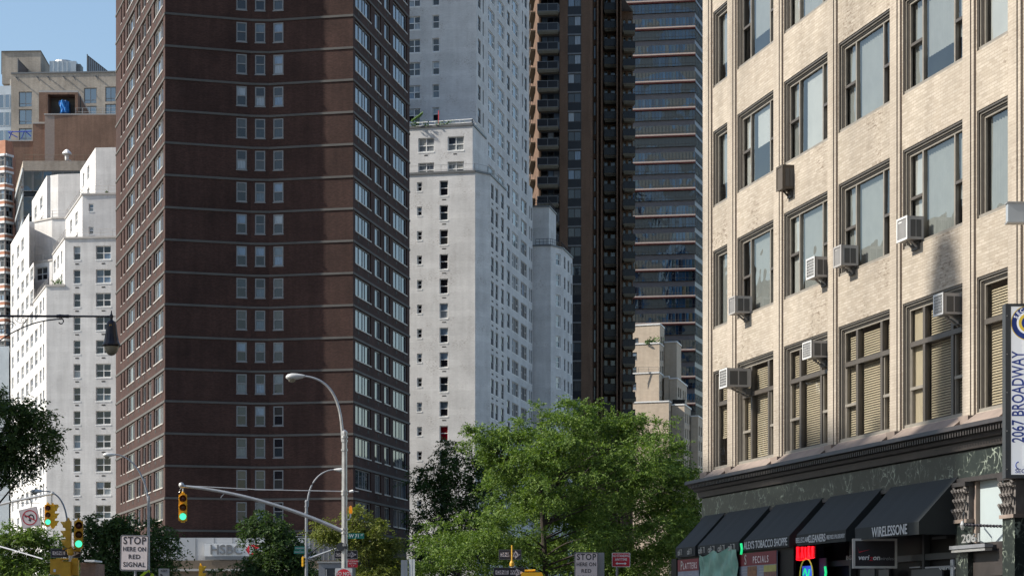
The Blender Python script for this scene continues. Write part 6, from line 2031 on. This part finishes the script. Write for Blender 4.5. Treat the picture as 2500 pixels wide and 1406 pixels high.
def noturn(b, W_, H_, rr):
    rr(b, W_ / 2 - .02, H_ / 2 - .02, -.001, 'signback', .03); rr(b, W_ / 2 - .03, H_ / 2 - .03, -.002, 'signwhite', .03)
    R0, n = W_ * .41, 40
    for i in range(n):
        a, c = 2 * math.pi * i / n, 2 * math.pi * (i + 1) / n
        b.face([(R0 * math.cos(a), -.006, R0 * math.sin(a)), (R0 * .86 * math.cos(a), -.006, R0 * .86 * math.sin(a)), (R0 * .86 * math.cos(c), -.006, R0 * .86 * math.sin(c)), (R0 * math.cos(c), -.006, R0 * math.sin(c))], 'signred')
    s = W_
    pth = [(.20, -.14), (.20, .02), (.16, .10), (.08, .14), (0, .10), (-.02, .0), (-.02, -.1)]
    for p, q in zip(pth[:-1], pth[1:]):
        d = Vector((q[0] - p[0], q[1] - p[1])).normalized(); nn_ = Vector((-d.y, d.x)) * .035
        b.face([((p[0] + nn_.x) * s, -.0035, (p[1] + nn_.y) * s), ((p[0] - nn_.x) * s, -.0035, (p[1] - nn_.y) * s), ((q[0] - nn_.x + d.x * .02) * s, -.0035, (q[1] - nn_.y + d.y * .02) * s), ((q[0] + nn_.x + d.x * .02) * s, -.0035, (q[1] + nn_.y + d.y * .02) * s)], 'signblack')
    b.face([(-.12 * s, -.004, -.1 * s), (.08 * s, -.004, -.1 * s), (-.02 * s, -.004, -.24 * s)], 'signblack')
    b.face([(-.0 * s, -.0042, .13 * s), (-.0 * s, -.0042, .05 * s), (-.16 * s, -.0042, .08 * s), (-.16 * s, -.0042, .14 * s)], 'signblack'); b.face([(-.16 * s, -.0043, .20 * s), (-.16 * s, -.0043, .02 * s), (-.27 * s, -.0043, .11 * s)], 'signblack')
    r = R0 * .9; w = .028 * s; c_ = math.cos(R(40)); s_ = math.sin(R(40))
    b.face([(-r * c_ - w * s_, -.0065, r * s_ - w * c_), (-r * c_ + w * s_, -.0065, r * s_ + w * c_), (r * c_ + w * s_, -.0065, -r * s_ + w * c_), (r * c_ - w * s_, -.0065, -r * s_ - w * c_)], 'signred')
sign(50, 95.5, 1239.5, 1286, 104.4, 'banned_turn_sign', 'tilted square sign banning left and U turns, hanging from the left mast', noturn, 'signwhite', tilt=R(-13), radius=.02)
b = MB(); b.tube([(px(79, Y), Y - .3, pz(1238, Y)), (px(79, Y), Y - .1, pz(1227, Y)), (px(72, Y), Y, pz(1218, Y))], .025, 'dgrey', 6); b.tube([(px(70, Y), Y, pz(1219, Y)), (px(78, Y), Y, pz(1213, Y))], .04, 'dgrey', 6)
tag(b.obj('sign_hanger'), 'dark bracket holding the tilted turn sign to the mast', 'bracket')
b = MB(); b.tube([(0, 0, 0), (0, 0, pz(1310, 130)), (0, 0, pz(1289, 130))], [.1, .07, .03], 'signback', 8); b.lathe((0, 0, 0), [(.2, 0), (.2, .1), (.12, .2)], 'signback', 8)
tag(b.obj('thin_pole', None, (px(69.5, 130), 130, 0)), 'thin grey pole rising from the trees under the tilted sign', 'pole')
street_lamp(165, 1268, 140, (104, 1198), (164.5, 1275), ((160, 1225), (140, 1196)), 'distant lamp with thin arched arm behind yellow signals at the left', .09, .06, 'signback', hs=1.0)
street_lamp(362.5, 1216, 128, (282, 1109), (361, 1222), ((357, 1165), (325, 1112)), 'grey lamp pole with arched arm before the tower corner, above larger stop sign', .09, .075, 'signback', hs=1.0)

# signal post at the left corner
Y = 64; o = (px(172, Y), Y, 0)
t = thing('signal_post', 'signal post at the lower left holding two signal heads and walk signals', 'signal post', o)
b = MB(); b.lathe((0, 0, 0), [(.2, 0), (.2, .15), (.07, .3), (.055, pz(1345, Y))], 'steel', 10); b.obj('pole', t)
b = MB()
z = pz(1343, Y)
for zz, xa, xb in ((z, 160, 197), (pz(1364, Y), 137, 190)): b.tube([rel(pt(xa, 0, Y), o)[:2] + (zz,), rel(pt(xb, 0, Y), o)[:2] + (zz,)], .03, 'yellowdull', 8)
b.lathe((0, 0, z - .03), [(.06, -.12), (.1, -.05), (.1, .08), (.05, .14)], 'yellowdull', 12)
b.tube([rel(pt(155, 1341, Y), o), rel(pt(155, 1336, Y), o)], .03, 'yellowdull', 6); b.tube([rel(pt(192, 1341, Y), o), rel(pt(192, 1336, Y), o)], .03, 'yellowdull', 6)
b.obj('bracket', t)
signal(161, 1271, 1337, 64.0, 'larger dull yellow signal turned fully to the left, above the ONE WAY sign', R(-88), False, 'yellowdull')
signal(192, 1271, 1338, 63.9, 'larger dull yellow signal showing green above the arrow of the ONE WAY sign', R(14), True, 'yellowdull')
sign(124, 197.5, 1338.5, 1360, 64.25, 'one_way_sign', 'ONE WAY sign behind the yellow bracket at the lower left', one_way, 'signback', radius=.015)
for x0, x1, yt, dy, lab in ((124, 152, 1366, .0, 'yellow walk signal box farthest left under the ONE WAY sign'), (151.5, 176, 1372, -.14, 'yellow walk signal box in the middle under the ONE WAY sign'), (175.5, 191, 1368, .05, 'narrow yellow walk signal box right under the ONE WAY sign')):
    b = MB(); X0, X1, za, zb = px(x0, Y), px(x1, Y), pz(yt, Y), pz(yt + 36, Y); W_ = X1 - X0
    b.box(0, W_, 0, .2, 0, za - zb, 'yellowdull'); b.box(.012, W_ - .012, -.012, -.001, .012, za - zb - .012, 'yellowdull'); b.box(-.008, W_ + .008, -.02, .21, za - zb, za - zb + .02, 'yellowdull')
    t2 = tag(b.obj('walk_signal', None, (X0, Y + dy - .1, zb)), lab, 'walk signal')
    if dy == 0:
        b = MB(); b.box(W_ * .3, W_ * .5, -.016, -.013, .08, .16, 'whiteletter'); b.obj('sticker', t2)
b = MB(); b.tube([(px(35, 90), 90, pz(1343, 90)), (px(130, 90), 88, pz(1367, 90))], .03, 'signback', 8); b.tube([(px(35, 90), 90, pz(1343, 90)), (px(-60, 90), 92, pz(1320, 90))], .035, 'signback', 8); b.tube([(px(-60, 90), 92, 0), (px(-60, 90), 92, pz(1320, 90))], .07, 'steel', 8)
tag(b.obj('mast_arm'), 'thin pale mast arm sloping down through the trees at lower left', 'mast')
b = MB(); b.prism([(px(196, 110), 110), (px(219, 110), 111.5), (px(219, 110), 114), (px(196, 110), 113)], 0, pz(1372, 110), 'red', 'roof'); b.box(px(197, 109), px(222, 109), 109.9, 112, pz(1370, 110), pz(1366, 110), 'white')
tag(b.obj('brick_kiosk'), 'small brick kiosk with pale roof edge beside the yellow walk signals', 'kiosk')

# stop here signs
sign(293, 363.5, 1305.5, 1393, 47.5, 'stop_line_sign', 'larger sign reading STOP HERE ON RED SIGNAL at the lower left', stop_here, tilt=R(1.2), yaw=R(-4), post=(.03, .02), radius=.045, border='signback')
t = sign(1402, 1461, 1347, 1423, 54.5, 'stop_line_sign', 'smaller sign reading STOP HERE ON RED in front of the green tree', stop_here, tilt=0, yaw=R(2), radius=.045, border='signback')
b = MB(); Y = 54.6; b.box(px(1461.5, Y), px(1475.5, Y), Y + .02, Y + .3, pz(1425, Y), pz(1348, Y), 'signback'); b.box(px(1404, Y), px(1461, Y), Y + .04, Y + .3, pz(1425, Y), pz(1348, Y), 'signback'); b.tube([(px(1440, Y), Y + .15, 0), (px(1440, Y), Y + .15, pz(1424, Y))], .05, 'signback', 8)
tag(b.obj('control_cabinet'), 'grey metal cabinet behind the smaller stop here sign', 'cabinet')
def keep(b, W_, H_, rr):
    add_text(b, 'KEEP', 0, -.004, H_ * .36, .11, 'signblack', bold=.02, depth=.001, sx=.95)
    b.face([(-.12, -.003, .02), (-.05, -.003, .09), (-.13, -.003, .11)], 'signblack'); b.tube([(-.09, -.004, .06), (0, -.004, -.03), (0, -.004, -.2)], .02, 'signblack', 4)
sign(387, 413.5, 1387, 1427, 75, 'keep_sign', 'small pale KEEP sign with arrow beside the larger stop sign', keep, 'signback', post=(.03, 0), radius=.02)
def cross(b, W_, H_, rr):
    for x in (-.07, .09):
        b.lathe((x, -.01, .17), [(.01, 0), (.035, .03), (.035, .05), (.01, .08)], 'signblack', 8)
        b.face([(x - .06, -.003, .16), (x + .05, -.003, .16), (x + .07, -.003, -.05), (x - .08, -.003, -.05)], 'signblack')
sign(341, 379, 1394, 1432, 60, 'crossing_sign', 'lime diamond pedestrian crossing sign peeping from below the larger stop sign', cross, 'signlime', tilt=R(45), post=None, radius=.03)
b = MB(); b.tube([(px(360, 60), 60.05, 0), (px(360, 60), 60.05, pz(1412, 60))], .03, 'signback', 8); tag(b.obj('sign_post'), 'thin post under the lime diamond sign', 'post')

# yellow post with one way signs in front of the tree
Y = 90; o = (px(1250, Y), Y, 0)
t = thing('signal_post', 'slim yellow topped post with two ONE WAY signs in front of the tree', 'signal post', o)
b = MB(); b.lathe((0, 0, 0), [(.2, 0), (.2, .15), (.06, .3), (.05, pz(1382, Y))], 'steel', 10); b.obj('pole', t)
b = MB(); b.tube([(0, 0, pz(1385, Y)), (0, 0, pz(1330, Y))], .035, 'yellowdull', 8); b.lathe((0, 0, pz(1383, Y)), [(.05, 0), (.1, .04), (.1, .16), (.05, .26)], 'yellowdull', 12); b.obj('finial', t)
sign(1218, 1272.5, 1341, 1365, 90.2, 'one_way_sign', 'higher ONE WAY sign behind the yellow post in front of the tree', one_way, 'signback', radius=.015)
sign(1205, 1281, 1384.5, 1408, 84, 'one_way_sign', 'lower ONE WAY sign cut by the bottom edge in front of the tree', one_way, 'signback', radius=.015, yaw=R(6))
b = MB(); Y = 84; X0 = px(1272, Y); W_ = px(1326, Y) - X0
b.tube([(-.25, .1, pz(1393, Y) - pz(1425, Y)), (W_ * .65, .1, pz(1391, Y) - pz(1425, Y))], .035, 'yellow', 8)
n = 8; H2 = pz(1396, Y) - pz(1425, Y)
pts = [(0, 0), (W_, 0), (W_, H2 * .75), (W_ * .93, H2), (W_ * .05, H2 * .98), (0, H2 * .8)]
k = [(x, 0, z) for x, z in pts]; k2 = [(x, .45, z) for x, z in pts]; b.face(k, 'yellow'); b.face(k2[::-1], 'yellow')
for i in range(6): j = (i + 1) % 6; b.face([k[j], k[i], k2[i], k2[j]], 'yellow')
b.box(W_ * .4, W_ * .85, -.03, -.001, .02, H2 * .5, 'dgrey')
tag(b.obj('walk_signal', None, (X0, Y, pz(1425, Y))), 'yellow walk signal casing right of the lower ONE WAY sign', 'walk signal')
def nostand(b, W_, H_, rr):
    rr(b, W_ / 2 - .012, H_ / 2 - .012, -.001, 'signred', .02)
    add_text(b, 'NO STANDING', 0, -.004, H_ * .28, H_ * .24, 'whiteletter', bold=.015, depth=.001, sx=.72); add_text(b, 'ANYTIME', 0, -.004, H_ * .02, H_ * .24, 'whiteletter', bold=.015, depth=.001, sx=.85)
    z = -H_ * .26; a = W_ * .2
    b.box(-a, a, -.004, -.002, z - .012, z + .012, 'whiteletter')
    for s in (-1, 1): b.face([(s * (a + .05), -.004, z), (s * a, -.004, z + .035), (s * a, -.004, z - .035)][::s], 'whiteletter')
sign(1494, 1538.5, 1348.5, 1383, 55, 'parking_sign', 'red NO STANDING ANYTIME sign with double arrow in front of the tree', nostand, 'whiteletter', post=(.03, -.1), radius=.02)
for x0, x1, y0, yaw, lab in ((979, 995, 1366, 10, 'left of two pale sign backs at the edge of the green tree'), (998, 1013, 1364, -12, 'right of two pale sign backs at the edge of the green tree')):
    sign(x0, x1, y0, y0 + 46, 96, 'pale_sign', lab, lambda b, W_, H_, rr: b.box(-.01, .01, -.01, -.001, -H_ / 2, H_ / 2, 'steel'), 'metalpale', post=(.03, 0), yaw=R(yaw))

# bank lettering
def bank():
    b = MB(); Y = 191.9; x0, x1, z0, z1 = px(500, Y), px(658, Y), pz(1357, Y), pz(1326, Y)
    t = thing('bank_sign', 'white bank sign panel with grey letters and a red and white emblem', 'sign', (x0, Y - .35, z0))
    W_, H_ = x1 - x0, z1 - z0
    b.box(0, W_, 0, .34, 0, H_, 'white'); b.obj('panel', t)
    b = MB(); add_text(b, 'HSBC', W_ * .34, -.06, H_ * .47, H_ * 1.08, 'wingrey', sx=.98, bold=.012, depth=.05); b.box(.1, W_ * .62, -.05, .0, -.32, -.02, 'wingrey'); b.obj('letters', t)
    b = MB(); cx_, hx, hz = W_ * .80, H_ * .52, H_ * .40; zc = H_ * .5
    b.box(cx_ - hx, cx_ + hx, -.02, -.001, zc - hz, zc + hz, 'white')
    for s in (-1, 1):
        b.face([(cx_ + s * hx, -.03, zc + hz), (cx_ + s * hx, -.03, zc - hz), (cx_ + s * hx * 1.6, -.03, zc)], 'signred2'); b.face([(cx_ - hx, -.03, zc + s * hz), (cx_ + hx, -.03, zc + s * hz), (cx_, -.03, zc)], 'signred2')
    b.obj('emblem', t)
bank()
# ------------------------------------------------------------------ trees
def leaves(name, parent, mat_, clumps, Y, base, n_spray, leaf, spray, seed, per=12, depth=1.0, droop=.35, shell=.55):
    """sprays of small leaf faces spread through ellipsoid clumps given by picture position, radii and depth offset"""
    rg = np.random.default_rng(seed)
    w = np.array([c[2] * c[3] for c in clumps], float); w /= w.sum()
    ci = rg.choice(len(clumps), n_spray, p=w)
    cc = np.array(clumps, float)[ci]
    dy = cc[:, 4] if cc.shape[1] > 4 else np.zeros(n_spray)
    Yc = Y + dy
    cen = np.stack([(cc[:, 0] - CX) * Yc / F, Yc, EYE + (HY - cc[:, 1]) * Yc / F], 1)
    rad = np.stack([cc[:, 2] * Yc / F, (cc[:, 2] + cc[:, 3]) * .5 * Yc / F * depth, cc[:, 3] * Yc / F], 1)
    # boughs: small centres spread over each clump, the sprays gather round them
    K = 14
    bd = rg.normal(size=(len(clumps), K, 3)); bd /= np.linalg.norm(bd, axis=2)[:, :, None]
    br = .35 + .75 * rg.random((len(clumps), K)) ** .7
    bs = .16 + .22 * rg.random((len(clumps), K))
    ki = rg.integers(0, K, n_spray)
    d = bd[ci, ki]
    g = rg.normal(size=(n_spray, 3)); g[:, 2] *= .55
    p = cen + rad * (d * br[ci, ki][:, None] + g * bs[ci, ki][:, None])
    out = d * .8 + rg.normal(size=(n_spray, 3)) * .55; out[:, 2] -= droop * .6
    out /= np.linalg.norm(out, axis=1)[:, None]
    L = spray * (.6 + .8 * rg.random(n_spray))
    t = (np.arange(per) + .5) / per
    P = p[:, None, :] + out[:, None, :] * (t[None, :, None] * L[:, None, None])
    P[:, :, 2] -= (t[None, :] ** 2) * L[:, None] * droop
    side = np.cross(out, rg.normal(size=(n_spray, 3)) * .5 + np.array([0, 0, 1.0])); side /= np.linalg.norm(side, axis=1)[:, None] + 1e-9
    sg = np.where(np.arange(per) % 2 == 0, 1, -1)
    ld = side[:, None, :] * sg[None, :, None] + out[:, None, :] * .5 + rg.normal(size=(n_spray, per, 3)) * .35
    ld[:, :, 2] -= .25
    ld /= np.linalg.norm(ld, axis=2)[:, :, None]
    nn = np.cross(ld, rg.normal(size=(n_spray, per, 3))); nn /= np.linalg.norm(nn, axis=2)[:, :, None] + 1e-9
    ls = leaf * (.6 + .8 * rg.random((n_spray, per)))[:, :, None]
    a = P; b = P + ld * ls * .5 + nn * ls * .22; c = P + ld * ls; e = P + ld * ls * .5 - nn * ls * .22
    V = np.stack([a, b, c, e], 2).reshape(-1, 3) - np.array(base)
    n = len(V) // 4
    me = bpy.data.meshes.new(name)
    me.vertices.add(len(V)); me.vertices.foreach_set('co', V.astype('f').ravel())
    me.loops.add(n * 4); me.loops.foreach_set('vertex_index', np.arange(n * 4, dtype='i'))
    me.polygons.add(n); me.polygons.foreach_set('loop_start', np.arange(0, n * 4, 4, dtype='i'))
    me.materials.append(M[mat_]); me.update(calc_edges=True)
    return link(name, me, parent)
def tree(label, xb, Y, clumps, mat_, n, leaf, spray, seed, fork_y, trunk_r=.2, cat='tree', per=12, droop=.35, name='street_tree', shell=.5, twigs=3, xt=None, group='street trees'):
    base = (px(xb, Y), Y, 0)
    t = thing(name, label, cat, base, 0, group)
    rr = random.Random(seed)
    b = MB(); zf = pz(fork_y, Y); xt = xb if xt is None else xt
    top = Vector((px(xt, Y), Y, zf))
    b.tube([(0, 0, 0), (0, 0, .4), rel(Vector((px((xb + xt) / 2, Y) + .08, Y, zf * .5)), base), rel(top, base)], [trunk_r * 1.5, trunk_r * 1.1, trunk_r * .9, trunk_r * .75], 'bark', 10)
    b.obj('trunk', t)
    b = MB()
    for c in clumps:
        Yc = Y + (c[4] if len(c) > 4 else 0)
        e = Vector((px(c[0], Yc), Yc, pz(c[1], Yc)))
        if e.z > zf:
            k = rr.uniform(.62, 1.0) if abs(e.x - top.x) > 1.5 else rr.uniform(.85, 1)
            st = Vector((base[0] + (top.x - base[0]) * k, Y, zf * k))
        else:
            k = max(.3, min(.95, (e.z - .2 - abs(e.x - top.x) * .25) / zf)); st = Vector((base[0] + (top.x - base[0]) * k, Y, zf * k))
        mid = st.lerp(e, .5) + Vector((rr.uniform(-.3, .3), rr.uniform(-.2, .2), rr.uniform(.1, .5)))
        r0 = trunk_r * rr.uniform(.22, .42)
        b.tube([rel(q, base) for q in bez(st, st.lerp(mid, .7), mid, e, 8)], [r0 * (1 - .8 * i / 8) for i in range(9)], 'bark', 6)
        for k in range(twigs):
            s = st.lerp(e, rr.uniform(.55, 1)); q = e + Vector((rr.uniform(-1, 1) * c[2], rr.uniform(-1, 1) * c[2], rr.uniform(-.6, 1) * c[3])) * (Yc / F) * .9
            b.tube([rel(v, base) for v in bez(s, s.lerp(q, .4) + Vector((0, 0, .2)), s.lerp(q, .7), q, 5)], [r0 * .3 * (1 - .15 * i) for i in range(6)], 'bark', 4)
    b.obj('limbs', t)
    leaves('crown', t, mat_, clumps, Y, base, n, leaf, spray, seed, per, droop=droop, shell=shell)
    return t
big = [(1405, 1008, 50, 30, 0), (1330, 1012, 34, 22, 1), (1262, 1048, 54, 30, 0), (1165, 1068, 44, 20, -1), (1215, 1095, 60, 34, 0), (1492, 1035, 66, 34, 1), (1580, 1058, 62, 38, 0), (1622, 1026, 26, 10, 0), (1545, 1020, 24, 12, 0),
       (1650, 1115, 48, 40, 1), (1690, 1180, 28, 42, 0), (1560, 1120, 82, 48, -2), (1450, 1095, 84, 48, 2), (1345, 1085, 84, 46, -2), (1250, 1140, 66, 40, 1), (1480, 1180, 90, 48, -3), (1600, 1200, 80, 50, 2), (1684, 1260, 34, 50, 0), (1400, 1150, 70, 44, 4), (1310, 1160, 60, 40, 4),
       (1385, 1200, 60, 44, 3), (1285, 1225, 66, 44, 3), (1350, 1240, 70, 44, 5), (1540, 1260, 90, 44, 4), (1140, 1288, 76, 36, 0), (1065, 1325, 50, 28, 1), (1222, 1295, 82, 42, -3), (1400, 1290, 64, 44, 2), (1470, 1310, 80, 44, -3), (1580, 1320, 80, 44, 0), (1660, 1330, 56, 40, 3), (1150, 1355, 100, 36, -2),
       (1290, 1350, 82, 38, 1), (1450, 1375, 90, 34, 2), (1600, 1385, 80, 36, 0), (1045, 1380, 50, 28, 0), (1200, 1410, 120, 30, 0), (1500, 1420, 130, 30, 0), (1330, 1330, 70, 50, 5), (1340, 1190, 56, 34, -4), (1300, 1120, 60, 40, -3), (1655, 1235, 56, 46, 1), (1640, 1290, 60, 40, -2), (1380, 1060, 60, 34, -2), (1600, 1150, 60, 40, 3), (1230, 1200, 40, 40, 4), (1440, 1250, 70, 40, 5)]
tree('large bright green locust tree in the middle of the picture', 1336, 108, big, 'leafA', 17500, .135, .5, 1, 1150, .155, xt=1318, twigs=4)
dark1 = [(1112, 1102, 36, 20), (1080, 1125, 26, 12), (1058, 1150, 40, 14), (1150, 1145, 60, 30), (1025, 1178, 26, 10), (1075, 1180, 40, 16), (1120, 1200, 70, 30), (1200, 1170, 48, 44), (1062, 1232, 40, 14), (1170, 1240, 60, 40), (1022, 1262, 20, 22), (1100, 1275, 46, 26), (1150, 1330, 90, 40), (1022, 1320, 20, 22), (1050, 1390, 50, 40)]
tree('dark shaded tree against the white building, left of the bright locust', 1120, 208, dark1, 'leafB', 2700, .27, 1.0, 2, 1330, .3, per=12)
dark2 = [(5, 968, 24, 12), (30, 1002, 46, 22), (78, 1010, 40, 18), (112, 1040, 26, 14), (124, 1058, 18, 8), (62, 1060, 56, 24), (18, 1088, 44, 28), (95, 1092, 34, 14), (132, 1092, 14, 8), (20, 1140, 26, 16), (55, 1125, 36, 14), (70, 1148, 20, 8), (22, 1178, 16, 10), (-40, 1070, 50, 60), (-60, 1180, 60, 50)]
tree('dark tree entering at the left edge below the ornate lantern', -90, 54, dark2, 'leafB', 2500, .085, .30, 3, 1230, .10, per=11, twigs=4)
low1 = [(25, 1305, 36, 22), (88, 1292, 26, 20), (60, 1340, 60, 32), (10, 1380, 40, 34), (112, 1345, 32, 26), (60, 1400, 90, 34), (165, 1398, 44, 22), (-20, 1340, 40, 50), (140, 1320, 16, 14)]
tree('bushy green tree at the bottom left corner', 40, 118, low1, 'leafA', 2700, .14, .5, 4, 1420, .15)
low2 = [(222, 1268, 20, 8), (215, 1290, 30, 12), (268, 1282, 30, 14), (310, 1278, 30, 16), (372, 1290, 36, 16), (290, 1310, 56, 22), (250, 1335, 44, 22), (330, 1345, 60, 30), (405, 1312, 22, 10), (412, 1345, 26, 8), (255, 1385, 60, 30), (340, 1395, 60, 24), (405, 1370, 24, 8), (205, 1350, 22, 22)]
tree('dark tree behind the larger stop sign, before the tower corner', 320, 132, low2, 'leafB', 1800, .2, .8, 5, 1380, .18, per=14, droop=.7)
low3 = [(648, 1262, 26, 14), (625, 1285, 34, 14), (665, 1292, 40, 18), (700, 1300, 26, 12), (690, 1325, 40, 20), (650, 1345, 30, 18), (690, 1365, 50, 24), (620, 1388, 40, 14), (732, 1388, 44, 18), (742, 1348, 22, 7), (545, 1396, 26, 7), (660, 1402, 70, 20), (716, 1345, 20, 14), (600, 1305, 14, 7)]
tree('dark tree in front of the bank lettering', 672, 150, low3, 'leafB', 1500, .21, .8, 6, 1370, .14, per=13, droop=.5)
low4 = [(872, 1258, 30, 13), (818, 1290, 44, 16), (905, 1285, 38, 18), (780, 1308, 18, 8), (880, 1325, 46, 24), (930, 1330, 34, 24), (900, 1375, 52, 28), (955, 1385, 34, 24), (850, 1308, 40, 18), (890, 1410, 60, 22)]
tree('small yellow green tree behind the W 71 sign', 905, 106, low4, 'leafC', 3000, .11, .36, 7, 1390, .10, per=11)
